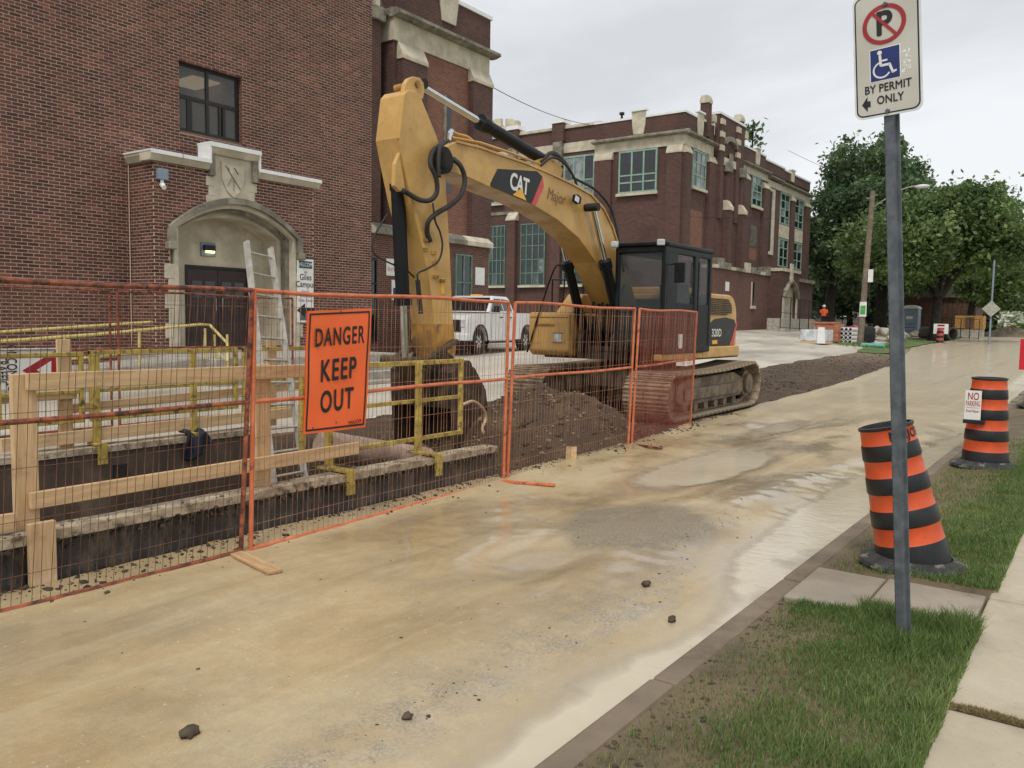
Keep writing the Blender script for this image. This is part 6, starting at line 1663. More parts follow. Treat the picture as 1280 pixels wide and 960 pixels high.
# jacket over the far wall
g = MB(); nx, ny = 16, 18
p0 = onY(233, 541, 7.9); p1 = onY(258, 545, 7.9)
vs = []
for j in range(ny + 1):
    for i in range(nx + 1):
        u, v_ = i / nx, j / ny
        x = p0.x - .02 + (p1.x - p0.x + .04) * u + .03 * math.sin(v_ * 6 + u * 3) * v_
        yy = 8.02 - .17 * min(1, v_ * 2) - .03 * math.sin(u * 9 + v_ * 4); zz = wz + .05 - max(0, v_ - .35) * .34 * (1 + .4 * math.sin(u * 4.4 + 1)) + .03 * math.sin(u * 11) * (1 - v_)
        vs.append((x, yy, zz))
g.add(vs, [(j * (nx + 1) + i, j * (nx + 1) + i + 1, (j + 1) * (nx + 1) + i + 1, (j + 1) * (nx + 1) + i) for j in range(ny) for i in range(nx)])
jk = tag(g.build('jacket', m['cloth_navy'], None, smooth='all'), 'dark navy jacket draped over the far wall of the pit', 'jacket')
sm = jk.modifiers.new('thick', 'SOLIDIFY'); sm.thickness = .025
# traffic sign lying on its side behind the far rail
ys = thing('traffic_sign', 'white traffic sign with a red yield mark lying on its side at the left edge', 'sign', (3.0, 9.0, .7))
YS = 9.0
q = [onY(-60, 437, YS), onY(73, 436, YS), onY(72, 484, YS), onY(-60, 490, YS)]
MB().prism(q, (0, .012, 0)).build('board', m['white_print'], ys)
MB().tube([onY(-60, 438, YS - .01), onY(70, 436, YS - .01), onY(74, 441, YS - .01), onY(74, 470, YS - .01)], .012, 6).build('board_edge', m['aluminium'], ys)
dn, lf = onY(10, 490, YS) - onY(8, 450, YS), V((1, 0, 0))
words('ONCOMING', .135, m['black_print'], onY(14.5, 460, YS - .004), (0, 0, -1), (1, 0, 0), ys, sx=.60, bold=.012)
words('TRAFFIC', .135, m['black_print'], onY(2, 464, YS - .004), (0, 0, -1), (1, 0, 0), ys, sx=.60, bold=.012)
tri = MB().prism([onY(*p, YS - .002) for p in ((28, 463), (71.5, 437), (71.5, 488))], (0, -.003, 0)).build('yield_triangle', m['red_print'], ys)
MB().prism([onY(*p, YS - .006) for p in ((46, 462.5), (64, 451), (64, 474))], (0, -.002, 0)).build('triangle_centre', m['white_print'], tri)
for x in (2.45, 3.35): MB().beam((x, 9.03, gz(3, 9)), (x, 9.03, .85), .05, .05, (0, 1, 0)).build('leg', m['lumber'], ys)
# concrete ramp up to the porch with yellow handrails
rp_ = thing('ramp', 'concrete ramp with yellow handrails leading up to the school porch', 'ramp', (7, 14.2, .3))
MB().prism([V((1.0, 13.5, .2)), V((9.1, 13.5, .2)), V((9.1, 13.5, .858)), V((1.0, 13.5, .32))], (0, 1.3, 0)).build('ramp_slab', m['concrete'], rp_)
MB().box(9.103, 14.0, 13.2, 14.40, .2, .858).build('landing', m['concrete'], rp_, bevel=.02)
for i in range(3): MB().box(11.6, 14.0, 13.2 - .3 * (i + 1), 13.2 - .3 * i - .002, .2, .69 - .17 * i).build('step', m['concrete'], rp_, bevel=.01)
hr = MB()
L1 = [onY(-30, 429, 13.55), onY(120, 418, 13.55), onY(250, 405.5, 13.55), onY(262, 406, 13.55), onY(284, 429, 13.2), onY(284, 452, 12.9)]
hr.tube(L1, .026, 8); hr.build('handrail', m['pale_yellow'], rp_, smooth=True)
MB().tube([onY(-30, 417, 14.75), onY(190, 402.5, 14.75)], .026, 8).build('handrail', m['pale_yellow'], rp_)
MB().tube([onY(75, 450, 13.56), onY(180, 440.5, 13.56)], .022, 8).build('handrail', m['pale_yellow'], rp_)
for px in (80, 174, 256):
    p = onY(px, 420 - px * .045 + 2, 13.55); MB().tube([(p.x, 13.55, p.z), (p.x, 13.55, .45)], .026, 8).build('rail_post', m['pale_yellow'], rp_)
for px, Y_ in ((268, 13.4), (284, 13.2)):
    p = onY(px, 418, Y_); MB().tube([(p.x, Y_, p.z), (p.x, Y_, .4)], .022, 8).build('rail_post', m['pale_yellow'], rp_)
MB().tube([onY(268, 437, 13.4), onY(284, 452, 13.2)], .02, 8).build('handrail', m['pale_yellow'], rp_)
# welcome board on the porch wall
wb = thing('welcome_sign', 'tall white welcome board with a teal band beside the stone arch', 'sign', (13.4, YP - .05, 1.6))
q0, q1 = onY(371.5, 323, YP - .05), onY(391.5, 324, YP - .05); zb_ = onY(372, 403, YP - .05).z
MB().box(q0.x, q1.x, YP - .06, YP - .03, zb_, q0.z).build('board', m['white_print'], wb, bevel=.004)
MB().box(q0.x, q1.x, YP - .058, YP - .029, q0.z + .001, q0.z + .03).build('board_edge', m['teal_print'], wb)
xm = (q0.x + q1.x) / 2; wd = q1.x - q0.x
MB().box(q0.x + .05, q1.x - .05, YP - .064, YP - .0605, q0.z - .22, q0.z - .05).build('band', m['teal_print'], wb)
words('WELCOME', .13, m['white_print'], (xm, YP - .066, q0.z - .135), (1, 0, 0), (0, 0, 1), wb, bold=.01, sx=.8)
words('to', .10, m['black_print'], (xm, YP - .063, q0.z - .31), (1, 0, 0), (0, 0, 1), wb)
words('Giles\nCampus', .20, m['black_print'], (xm, YP - .063, q0.z - .52), (1, 0, 0), (0, 0, 1), wb, bold=.012, sx=.88, line=.85)
words('French\nImmersion\nPublic School', .105, m['grey_print'], (xm, YP - .063, q0.z - .88), (1, 0, 0), (0, 0, 1), wb, sx=.78)
za = q0.z - 1.22
MB().prism([V((xm + a, YP - .0605, za + b)) for a, b in ((-.27, 0), (-.02, .17), (-.02, .07), (.27, .07), (.27, -.07), (-.02, -.07), (-.02, -.17))], (0, -.003, 0)).build('arrow', m['black_print'], wb)
MB().box(q0.x + .06, q1.x - .06, YP - .063, YP - .0605, zb_ + .05, zb_ + .26).build('picture_panel', m['grey_print'], wb)
# ---------------------------------------------------------------- parking sign on its post
ps = thing('parking_sign', 'no parking by permit only sign on a grey steel post in the grass', 'sign', onZ(1127, 812, .10))
b_ = onZ(1127, 812, .10); kk = b_.x / 4.55
t_ = onX(1111, 100, b_.x + .01)
dd = (t_ - b_).normalized(); bt = b_ - dd * .09; tp = b_ + dd * ((1.65 + 1.71 * kk - b_.z) / dd.z)
dd = (tp - bt).normalized(); ang = rad(13)
R_ = V((-math.sin(ang), -math.cos(ang), 0)); Nn = V((-math.cos(ang), math.sin(ang), 0))   # sign's right and outward normal
def pp_(s_, u, n_): return bt + dd * s_ + R_ * u + Nn * n_
LN = (tp - bt).length
up_ = MB()
sec = [(-.036, -.02), (-.036, -.026), (-.018, -.026), (-.014, .004), (.014, .004), (.018, -.026), (.036, -.026), (.036, -.02), (.023, -.02), (.019, .010), (-.019, .010), (-.023, -.02)]
up_.prism([pp_(0, u, n_) for u, n_ in sec], dd * LN)
post = up_.build('post', m['galv'], ps)
hl0 = None
for k in range(110):
    s_ = .10 + k * .033
    if s_ > LN - .05: break
    MB().cyl(pp_(s_, -.0295, -.0195), pp_(s_, -.0295, -.0185), .0058, n=8).build('post_hole', m['black_print'], post)
sr, sb_, stp = .1535, 1.65 + 1.005 * kk, 3.275
sc_ = (bt + dd * ((sb_ - bt.z) / dd.z)) + Nn * .020
Us = (dd - Nn * dd.dot(Nn)).normalized()
Hs = .615
tw_ = rad(0.4); Rs = (R_ * math.cos(tw_) + Us * math.sin(tw_)); Us2 = (Us * math.cos(tw_) - R_ * math.sin(tw_))
def sp_(u, v_, n_=0): return sc_ + Rs * ((u * 1.11 + .004) * kk) + Us2 * (v_ * kk) + Nn * n_
def rrect(w_, h_, r_, v0, n=6):
    o = []
    for cx_, cy_, a in ((w_ - r_, h_ - r_, 0), (-w_ + r_, h_ - r_, 90), (-w_ + r_, -h_ + r_, 180), (w_ - r_, -h_ + r_, 270)):
        for i in range(n + 1):
            t = rad(a + 90 * i / n); o.append((cx_ + r_ * math.cos(t), cy_ + r_ * math.sin(t) + v0))
    return o
Hs = .625; vm = .049 + Hs / 2
MB().prism([sp_(u, v_) for u, v_ in rrect(sr, Hs / 2, .038, vm)], Nn * .003).build('plate', m['sign_edge'], ps)
MB().prism([sp_(u, v_, .0031) for u, v_ in rrect(sr - .009, Hs / 2 - .010, .034, vm)], Nn * .0006).build('face', m['black_print'], ps)
face = MB().prism([sp_(u, v_, .0039) for u, v_ in rrect(sr - .016, Hs / 2 - .017, .028, vm)], Nn * .0006).build('face', m['sign_face'], ps)
def disc_ring(cu, cv, r0, r1, n_, mat, name, n=40):
    b = MB(); vs = []
    for i in range(n):
        t = math.tau * i / n; vs += [sp_(cu + r0 * math.cos(t), cv + r0 * math.sin(t), n_), sp_(cu + r1 * math.cos(t), cv + r1 * math.sin(t), n_)]
    b.add(vs, [(2 * i, 2 * i + 1, (2 * ((i + 1) % n)) + 1, 2 * ((i + 1) % n)) for i in range(n)])
    return b.build(name, mat, face, fixn=False)
words('P', .165 * kk, m['black_print'], sp_(-.01, .505, .0062), Rs, Us2, ps, bold=.03, name='letter_p')
disc_ring(-.008, .505, .079, .099, .0072, m['red_print'], 'red_ring')
MB().prism([sp_(u, v_, .0068) for u, v_ in ((-.068, .570), (-.058, .580), (.052, .445), (.042, .435))], Nn * .0006).build('red_slash', m['red_print'], face)
MB().prism([sp_(u, v_, .0048) for u, v_ in ((-.078, .225), (.062, .225), (.062, .39), (-.078, .39))], Nn * .0004).build('blue_square', m['white_print'], face)
MB().prism([sp_(u, v_, .0054) for u, v_ in ((-.074, .229), (.058, .229), (.058, .386), (-.074, .386))], Nn * .0004).build('blue_square', m['blue_print'], face)
wc = MB()
def wl(u0, v0, u1, v1, w_=.010): wc.beam(sp_(u0, v0, .0064), sp_(u1, v1, .0064), w_, .0008, Nn)
wl(-.030, .355, -.026, .300, .012); wl(-.028, .325, .004, .325, .008); wl(-.026, .302, .014, .302, .011); wl(.012, .305, .028, .258, .011); wl(.024, .258, .044, .266, .009)
for i in range(22):
    t0, t1 = rad(100 + 10.5 * i), rad(100 + 10.5 * (i + 1)); wl(-.022 + .038 * math.cos(t0), .280 + .038 * math.sin(t0), -.022 + .038 * math.cos(t1), .280 + .038 * math.sin(t1), .008)
hd = [sp_(-.031 + .011 * math.cos(math.tau * i / 14), .367 + .011 * math.sin(math.tau * i / 14), .006) for i in range(14)]
wc.prism(hd, Nn * .0008)
wc.build('wheelchair_mark', m['white_print'], face)
words('BY PERMIT', .057 * kk, m['black_print'], sp_(.002, .190, .006), Rs, Us2, ps, bold=.02, sx=.86)
words('ONLY', .057 * kk, m['black_print'], sp_(.012, .130, .006), Rs, Us2, ps, bold=.02, sx=.86)
MB().prism([sp_(u, v_, .005) for u, v_ in ((-.118, .122), (-.092, .160), (-.092, .137), (-.078, .137), (-.078, .107), (-.092, .107), (-.092, .084))], Nn * .0006).build('arrow', m['black_print'], face)
for v_ in (.070, .600): MB().cyl(sp_(0, v_, .002), sp_(0, v_, .014), .0105, n=10).build('bolt', m['galv'], ps, bevel=.002)
g_ = MB(); rr = random.Random(4)
for i in range(26):
    a_, b_ = .085 + rr.uniform(-.014, .018), .30 + rr.uniform(-.05, .06)
    if abs(a_ - .088) < .008 and rr.random() < .5: continue
    w1 = rr.uniform(.003, .009); h1 = rr.uniform(.003, .010)
    g_.prism([sp_(a_ + w1 * math.cos(t) * rr.uniform(.7, 1.2), b_ + h1 * math.sin(t) * rr.uniform(.7, 1.2), .0048) for t in np.linspace(0, 5.4, 7)], Nn * .0002)
g_.build('glue_residue', m['white_print'], face)
# ---------------------------------------------------------------- traffic drums
def drum(label, loc, lean=None, double=False, rz=0.0, word=None):
    t = thing('traffic_drum', label, 'traffic drum', loc, rz, 'striped traffic drums', world=False)
    R0, R1 = .238, .176
    zs = [0.06, .205, .325, .445, .56, .675, .79, .90, 1.0]
    Mx = Matrix.Translation((0, 0, .06)) @ lean @ Matrix.Translation((0, 0, -.06)) if lean is not None else Matrix.Identity(4)
    rr_ = lambda z: R0 + (R1 - R0) * (z - .06) / .94
    for k_ in range(8):
        z0, z1 = zs[k_], zs[k_ + 1]; or_ = k_ % 2 == 1
        a, b = rr_(z0), rr_(z1)
        if k_ == 0: prof = [(a, z0 - .05), (a, z0), (b + .004, z1 - .012), (b, z1)]
        elif or_: prof = [(a, z0), (a - .003, z0 + .006), (b - .003, z1 - .006), (b, z1)]
        else: prof = [(a, z0), (a + .004, z0 + .010), (b + .004, z1 - .010), (b, z1)]
        MB().lathe(prof, n=40).xf(Mx).build('orange_band' if or_ else 'black_band', m['barrel_orange'] if or_ else m['barrel_black'], t, smooth=True)
    MB().lathe([(R1, 1.0), (R1 + .006, 1.006), (R1 + .006, 1.022), (R1 - .010, 1.026), (R1 - .018, .99), (.155, .80), (0, .78)], n=40).xf(Mx).build('rim', m['barrel_black'], t, smooth=True)
    off_ = (Mx @ V((0, 0, .06))) 
    MB().lathe([(.215, .0), (.33, .004), (.356, .03), (.345, .052), (.29, .075), (.245, .095)], n=40).build('base_ring', m['tyre'], t, smooth=True)
    if double: MB().lathe([(.22, -.062), (.345, -.058), (.376, -.030), (.362, -.004), (.22, .0)], (-.01, -.02, 0), n=40).build('base_ring', m['tyre'], t, smooth=True)
    if word:
        txt, a0 = word
        o = words(txt, .088, m['black_print'], (0, 0, .952), (1, 0, 0), (0, 0, 1), t, bold=.022)
        for q in o.data.vertices:
            an = a0 + q.co.x / .18; r_ = rr_(q.co.z) + .003
            q.co = Mx @ V((r_ * math.cos(an), r_ * math.sin(an), q.co.z))
    return t
d1 = drum('leaning black and orange striped drum behind the parking sign post', (5.86, .955, .075), Matrix.Rotation(rad(-13.0), 4, 'X') @ Matrix.Rotation(rad(-3), 4, 'Y'), True, 0.0, ('MAJOR', rad(188 + 50)))
d1.scale = (.935, .935, .935)
d2 = drum('upright striped drum with a NO PARKING notice', (10.66, 1.06, .068))
nb = MB().box(-.222, -.217, .045, .205, .56, .885).build('paper_notice', m['white_print'], d2)
for tx, sz, vz, mt2 in (('NO', .115, .815, 'red_print'), ('PARKING', .085, .735, 'red_print'), ('Road Repair', .044, .655, 'red_print')):
    words(tx, sz, m[mt2], (-.2225, .125, vz), (0, -1, 0), (0, 0, 1), nb, bold=.014, sx=.62 if sz > .1 else .40 if sz > .06 else .58)
MB().box(-.2228, -.2222, .06, .19, .690, .694).build('notice_rule', m['red_print'], nb)
MB().box(-.24, -.17, .0, .215, .515, .56).build('notice_bracket', m['barrel_black'], d2, bevel=.006)
pr3 = onZ(1279, 519, .0)
d3 = drum('striped drum with a red board farthest along the grass verge', (pr3.x + .1, pr3.y - .22, float(base(pr3.x)) + .09))
MB().box(-.25, -.245, -.25, .33, .72, 1.30).build('red_board', m['bright_red'], d3)
words('A', .28, m['black_print'], (-.2412, .1, .88), (0, -1, 0), (0, 0, 1), d3, bold=.01)
# ---------------------------------------------------------------- white pickup in the yard
tk = thing('pickup_truck', 'white crew cab pickup truck with an amber roof beacon parked in the yard', 'truck', (0, 0, 0), 0, world=False)
L_, W_ = 5.75, 1.98    # local: +x forward, origin under the middle
hw = W_ / 2
body = MB()
side = [(-2.80, .62), (-2.80, 1.32), (-2.74, 1.36), (1.10, 1.36), (1.2, 1.33), (2.55, 1.25), (2.78, 1.16), (2.84, .98), (2.84, .60), (2.70, .46)]
def arch(cx, r_, n=9):
    return [(cx + r_ * math.cos(t), .42 + r_ * math.sin(t)) for t in np.linspace(0.0, math.pi, n)]
side += [(2.42, .46)] + arch(1.92, .50) + [(1.40, .44), (-1.28, .44)] + arch(-1.80, .50) + [(-2.32, .46), (-2.72, .50)]
body.prism([V((x, -hw, z)) for x, z in side], (0, W_, 0))
bd_ = body.build('body', m['white_paint'], tk, bevel=.05, seg=3)
MB().box(-2.70, -.72, -hw + .10, hw - .10, 1.30, 1.372).build('bed_floor', m['black_rubber'], tk)
cabp = [(-.80, 1.36), (-.68, 1.86), (-.55, 1.92), (.55, 1.92), (.68, 1.87), (1.28, 1.36)]
g = MB()
lo_, hi_ = [], []
def inset(z): return hw - .04 - .20 * (z - 1.36) / .56
vs = [V((x, -inset(z), z)) for x, z in cabp] + [V((x, inset(z), z)) for x, z in cabp]
n = len(cabp)
g.add(vs, [tuple(range(n)), tuple(range(2 * n - 1, n - 1, -1))] + [(i, n + i, n + (i + 1) % n, (i + 1) % n) for i in range(n)])
cabo2 = g.build('cabin', m['white_paint'], tk, bevel=.045, seg=3)
def glaz(pts, name='side_window'):
    for s_ in (-1, 1):
        q = [V((x, s_ * (inset(z) + .004), z)) for x, z in pts]
        MB().prism(q, (0, s_ * .006, 0)).build(name, m['truck_glass'], cabo2)
glaz([(-.62, 1.42), (-.56, 1.80), (.02, 1.83), (.02, 1.42)]); glaz([(.09, 1.42), (.09, 1.83), (.55, 1.82), (1.0, 1.45), (1.0, 1.42)])
q = [V((1.245, -.86, 1.40)), V((1.245, .86, 1.40)), V((.715, .74, 1.845)), V((.715, -.74, 1.845))]
MB().prism(q, (.008, 0, .010)).build('windscreen', m['truck_glass'], cabo2)
MB().prism([V((-.79, -.8, 1.42)), V((-.79, .8, 1.42)), V((-.70, .72, 1.82)), V((-.70, -.72, 1.82))], (-.01, 0, .002)).build('back_window', m['truck_glass'], cabo2)
MB().box(-.30, .12, -.35, -.05, 1.925, 1.985).build('roof_beacon', m['amber'], tk, bevel=.02)
MB().box(2.80, 2.87, -.78, .78, .72, 1.10).build('grille', m['black_rubber'], tk, bevel=.02)
for k_ in range(4): MB().box(2.868, 2.876, -.74, .74, .76 + k_ * .085, .785 + k_ * .085).build('grille_bar', m['grime'], tk)
MB().box(2.66, 2.92, -hw - .01, hw + .01, .44, .66).build('bumper', m['white_paint'], tk, bevel=.03)
MB().box(2.70, 2.90, -hw + .05, hw - .05, .30, .438).build('bumper_skirt', m['black_rubber'], tk, bevel=.02)
MB().box(-2.92, -2.78, -hw + .02, hw - .02, .46, .64).build('rear_bumper', m['black_rubber'], tk, bevel=.02)
for s_ in (-1, 1):
    MB().box(2.62, 2.86, s_ * .80 - .13, s_ * .80 + .13, .86, 1.10).build('headlight', m['lamp_glass'], tk, bevel=.02)
    MB().box(-2.815, -2.7, s_ * .9 - .07, s_ * .9 + .07, .85, 1.28).build('tail_light', m['red_print'], tk, bevel=.01)
    MB().box(.90, 1.04, s_ * 1.02 - (.0 if s_ > 0 else .2), s_ * 1.02 + (.2 if s_ > 0 else 0), 1.36, 1.58).box(.94, 1.0, s_ * .93 - .06, s_ * .93 + .12, 1.38, 1.44).build('door_mirror', m['black_rubber'], tk, bevel=.03)
    for x in (-.45, .28): MB().box(x, x + .2, s_ * (hw + .012) - .012, s_ * (hw + .012) + .012, 1.18, 1.215).build('door_handle', m['black_rubber'], tk, bevel=.006)
    for x in (-.62, .06, 1.08): MB().box(x - .004, x + .004, s_ * (hw + .0015) - .0025, s_ * (hw + .0015) + .0025, .50, 1.34).build('door_seam', m['grime'], tk)
    MB().box(-1.25, 1.35, s_ * (hw - .02) - .07, s_ * (hw - .02) + .07, .34, .40).build('running_board', m['black_rubber'], tk, bevel=.015)
    for x in (1.92, -1.80):
        MB().prism([V((x + .545 * math.cos(t), s_ * (hw + .002), .42 + .545 * math.sin(t))) for t in np.linspace(0, math.pi, 12)] + [V((x + .49 * math.cos(t), s_ * (hw + .002), .42 + .49 * math.sin(t))) for t in np.linspace(math.pi, 0, 12)], (0, s_ * .02, 0)).build('arch_trim', m['black_rubber'], tk)
for x in (1.92, -1.80):
    for s_ in (-1, 1):
        mt3 = Matrix.Translation((x, s_ * .84, .40)) @ Matrix.Rotation(rad(-90 * s_), 4, 'X')
        ty = MB().lathe([(.24, -.13), (.36, -.14), (.40, -.10), (.40, .10), (.36, .13), (.25, .12), (.24, .08)], n=28).xf(mt3).build('wheel', m['truck_tyre'], tk, smooth=True)
        rm = MB().lathe([(.25, .10), (.235, .05), (.0, .06)], n=28).xf(mt3)
        for k_ in range(6):
            a = math.tau * k_ / 6
            f0 = len(rm.v); rm.beam((.05 * math.cos(a), .05 * math.sin(a), .09), (.235 * math.cos(a), .235 * math.sin(a), .085), .06, .03)
            for i in range(f0, len(rm.v)): rm.v[i] = tuple(mt3 @ V(rm.v[i]))
        rm.build('rim', m['chrome'], ty)
fw_ = V((21.1, 16.62)); hd_ = rad(191)     # near front wheel stands here
dx, dy = math.cos(hd_), math.sin(hd_)
# near side is the truck's left (+y local): centre = wheel - rot((1.92, .84))
tk.location = (fw_.x - (1.92 * dx - .84 * dy), fw_.y - (1.92 * dy + .84 * dx), gz(23.2, 17.2))
tk.rotation_euler = (0, 0, hd_)
# ---------------------------------------------------------------- materials stacked by the street, far left kerb
def G_(px, py, z): return onZ(px, py, z)
def far_at(px, X):    # ground point seen in direction px at distance X along the street
    p = onX(px, 420, X); return V((X, p.y, gz(X, p.y)))
c = far_at(1021, 44.5)
wp = thing('wrapped_pallet', 'low pallet wrapped in white plastic in front of the brick coloured stack', 'pallet', c)
vx = MB().box(c.x - .8, c.x + .8, c.y - .62, c.y + .62, c.z + .12, c.z + .72); vx.build('wrapped_load', m['plastic_wrap'], wp, bevel=.05)
MB().box(c.x - .8, c.x + .8, c.y - .6, c.y + .6, c.z, c.z + .118).build('pallet_base', m['lumber'], wp)
MB().prism([V((c.x - .84, c.y - .66, c.z + .02)), V((c.x - .84, c.y - .25, c.z + .02)), V((c.x - .82, c.y - .28, c.z + .85)), V((c.x - .82, c.y - .6, c.z + .85))], (.03, 0, 0)).build('loose_wrap', m['white_flashing'], wp)
c = far_at(1037, 47)
tp_ = thing('pallet_stack', 'stack of terracotta coloured blocks behind the white wrapped pallet', 'pallet', c)
for k_ in range(4):
    MB().box(c.x - .6, c.x + .6, c.y - .62 + .03 * (k_ % 2), c.y + .62, c.z + .05 + k_ * .235, c.z + .275 + k_ * .235).build('block_layer', m['terracotta'], tp_, bevel=.02)
MB().box(c.x - .66, c.x + .6, c.y - .4, c.y + .95, c.z + .99, c.z + 1.10).build('block_layer', m['terracotta'], tp_, bevel=.02)
c = far_at(1059, 47.5)
wpz = thing('pipe_stack', 'stack of white plastic pipes next to the terracotta stack', 'pipes', c)
p0 = None
for r_ in range(4):
    for q_ in range(3):
        if p0 is None: p0 = MB().cyl((-.6, 0, 0), (.9, 0, 0), .105, n=14).cyl((-.605, 0, 0), (-.602, 0, 0), .08, n=12, k=1).build('pipe', [m['white_flashing'], m['black_print']], wpz, off=(0, 0, 0), smooth=True); o = p0
        else: o = inst(p0, wpz)
        o.location = (0, -.3 + q_ * .22, .12 + r_ * .22)
c = far_at(1068, 49)
rb = thing('red_barrier', 'faded red plastic barrier leaning by the white pipes', 'barrier', c)
MB().prism([V((c.x, c.y - .36, c.z + .05)), V((c.x, c.y + .0, c.z + .05)), V((c.x + .25, c.y + .32, c.z + .95)), V((c.x + .25, c.y - .10, c.z + .97))], (.14, 0, 0)).build('panel', m['red_plastic'], rb, bevel=.03)
MB().beam((c.x - .01, c.y - .1, c.z + .1), (c.x + .22, c.y + .15, c.z + 1.0), .06, .05, (0, 1, 0)).build('slot', m['red_print'], rb)
c = far_at(1092, 46)
tag(MB().tube([V((c.x, c.y - .55, c.z + .13)), V((c.x + .2, c.y + .6, c.z + .13))], .12, 16).build('green_pipe', m['green_pipe'], None, smooth=True), 'pale green plastic pipe lying at the foot of the utility pole', 'pipe')
c = far_at(1083, 51)
tag(MB().lathe([(.2, 0), (.42, .02), (.48, .15), (.48, .75), (.42, .88), (.2, .9)], c, 20).build('cable_drum', m['black_rubber'], None, smooth=True), 'round black coil standing behind the pole among the stacked supplies', 'coil')
c = far_at(1100, 55)
rp2 = thing('rubble_pile', 'low pale pile of broken rubble wrapped in sheeting right of the pole', 'rubble', c)
for k_ in range(16):
    a = rnd.uniform(-1.5, 1.5); b2 = rnd.uniform(-.8, .8)
    MB().blob((c.x + b2, c.y + a, c.z + rnd.uniform(.15, .7 - .2 * abs(a))), rnd.uniform(.25, .42), 1, k_, .4, (1, 1, .75)).build('lump', m['concrete'] if k_ % 3 else m['limestone'], rp2)
c = far_at(1127, 62)
rp3 = thing('rubble_pile', 'pale rubble heap in front of the portable toilet', 'rubble', c)
for k_ in range(12):
    MB().blob((c.x + rnd.uniform(-.6, .6), c.y + rnd.uniform(-1.2, 1.2), c.z + rnd.uniform(.1, .5)), rnd.uniform(.2, .38), 1, k_ + 40, .4, (1, 1, .75)).build('lump', m['limestone'], rp3)
c = far_at(1138, 67)
pt = thing('portable_toilet', 'grey blue portable toilet cabin beyond the supplies', 'toilet', c)
MB().box(c.x - .55, c.x + .55, c.y - .55, c.y + .55, c.z + .08, c.z + 2.0).build('cabin', m['porta_grey'], pt, bevel=.05)
MB().prism([V((c.x - .62, c.y - .6, c.z + 2.0)), V((c.x - .62, c.y - .5, c.z + 2.16)), V((c.x - .62, c.y - .2, c.z + 2.25)), V((c.x - .62, c.y + .2, c.z + 2.25)), V((c.x - .62, c.y + .5, c.z + 2.16)), V((c.x - .62, c.y + .6, c.z + 2.0))], (1.24, 0, 0)).build('roof', m['sign_edge'], pt, bevel=.03)
MB().box(c.x - .575, c.x - .551, c.y - .42, c.y + .42, c.z + .15, c.z + 1.85).build('door', m['porta_grey'], pt, bevel=.01)
MB().box(c.x - .585, c.x - .576, c.y - .2, c.y + .25, c.z + 1.25, c.z + 1.45).build('door_label', m['white_print'], pt)
for k_ in range(3): MB().box(c.x - .582, c.x - .576, c.y - .38, c.y + .38, c.z + .35 + k_ * .25, c.z + .40 + k_ * .25).build('vent_slot', m['grey_print'], pt)
MB().box(c.x - .7, c.x + .7, c.y - .6, c.y + .6, c.z, c.z + .078).build('skid', m['black_rubber'], pt)
c = far_at(1172, 64)
cpz = thing('culvert_pipe', 'big grey concrete culvert pipe lying on the grass beside the road', 'pipe', c)
d = V((-.55, -.83, 0)).normalized(); ctr = c + V((0, 0, .47))
n_ = 26; sd = d.cross(V((0, 0, 1)))
g = MB(); R0_, R1_ = .47, .37
for s_ in (-1.25, 1.25):
    for R2 in (R0_, R1_):
        for j in range(n_):
            t = math.tau * j / n_; g.v.append(tuple(ctr + d * s_ + sd * R2 * math.cos(t) + V((0, 0, 1)) * R2 * math.sin(t)))
def ring(a, b):
    for j in range(n_): g.f.append((a * n_ + j, a * n_ + (j + 1) % n_, b * n_ + (j + 1) % n_, b * n_ + j)); g.mi.append(0)
ring(0, 2); ring(1, 3); ring(0, 1); ring(2, 3)
g.build('barrel', m['concrete_dark'], cpz, smooth=True)
MB().tube([ctr + d * 1.15, ctr + d * 1.26], .50, 26).build('collar', m['concrete'], cpz) if False else None
def barricade(px, X, label):
    c = far_at(px, X); c.z = float(ground(c.x, c.y))
    t = thing('traffic_drum', label, 'traffic drum', c, 0, 'far drums with white boards', world=False)
    for k_ in range(6):
        MB().lathe([(.22 - .008 * k_, .06 + k_ * .15), (.212 - .008 * k_, .06 + (k_ + 1) * .15)], n=20).build('orange_band' if k_ % 2 else 'black_band', m['red_plastic'] if k_ % 2 else m['barrel_black'], t)
    MB().lathe([(.0, .0), (.36, 0), (.36, .05), (.2, .07)], n=20).build('base_ring', m['tyre'], t)
    MB().box(.20, .215, -.42, .42, .62, 1.25).build('board', m['white_print'], t)
    for z in (.66, .9, 1.1): MB().box(.19, .199, -.2, .2, z, z + .1).build('board_stripe', m['red_print'], t)
    return t
barricade(1175, 58, 'far drum with a white board in front of the culvert pipe')
barricade(1260, 92, 'farthest drum with a white board behind the small gravel heap')
# gravel heap at the far end
c = far_at(1262, 84)
g = MB(); nr, na = 8, 24
for i in range(nr + 1):
    for j in range(na):
        rr2 = 3.6 * i / nr; a = math.tau * j / na
        g.v.append((c.x + rr2 * math.cos(a), c.y + rr2 * .8 * math.sin(a), c.z - .05 + 1.0 * (1 - i / nr) ** .9 + .08 * math.sin(j * 3.1 + i)))
for i in range(nr):
    for j in range(na): g.f.append((i * na + j, (i + 1) * na + j, (i + 1) * na + (j + 1) % na, i * na + (j + 1) % na)); g.mi.append(0)
tag(g.build('gravel_heap', m['gravel'], None), 'small grey gravel heap at the far end of the road', 'heap')
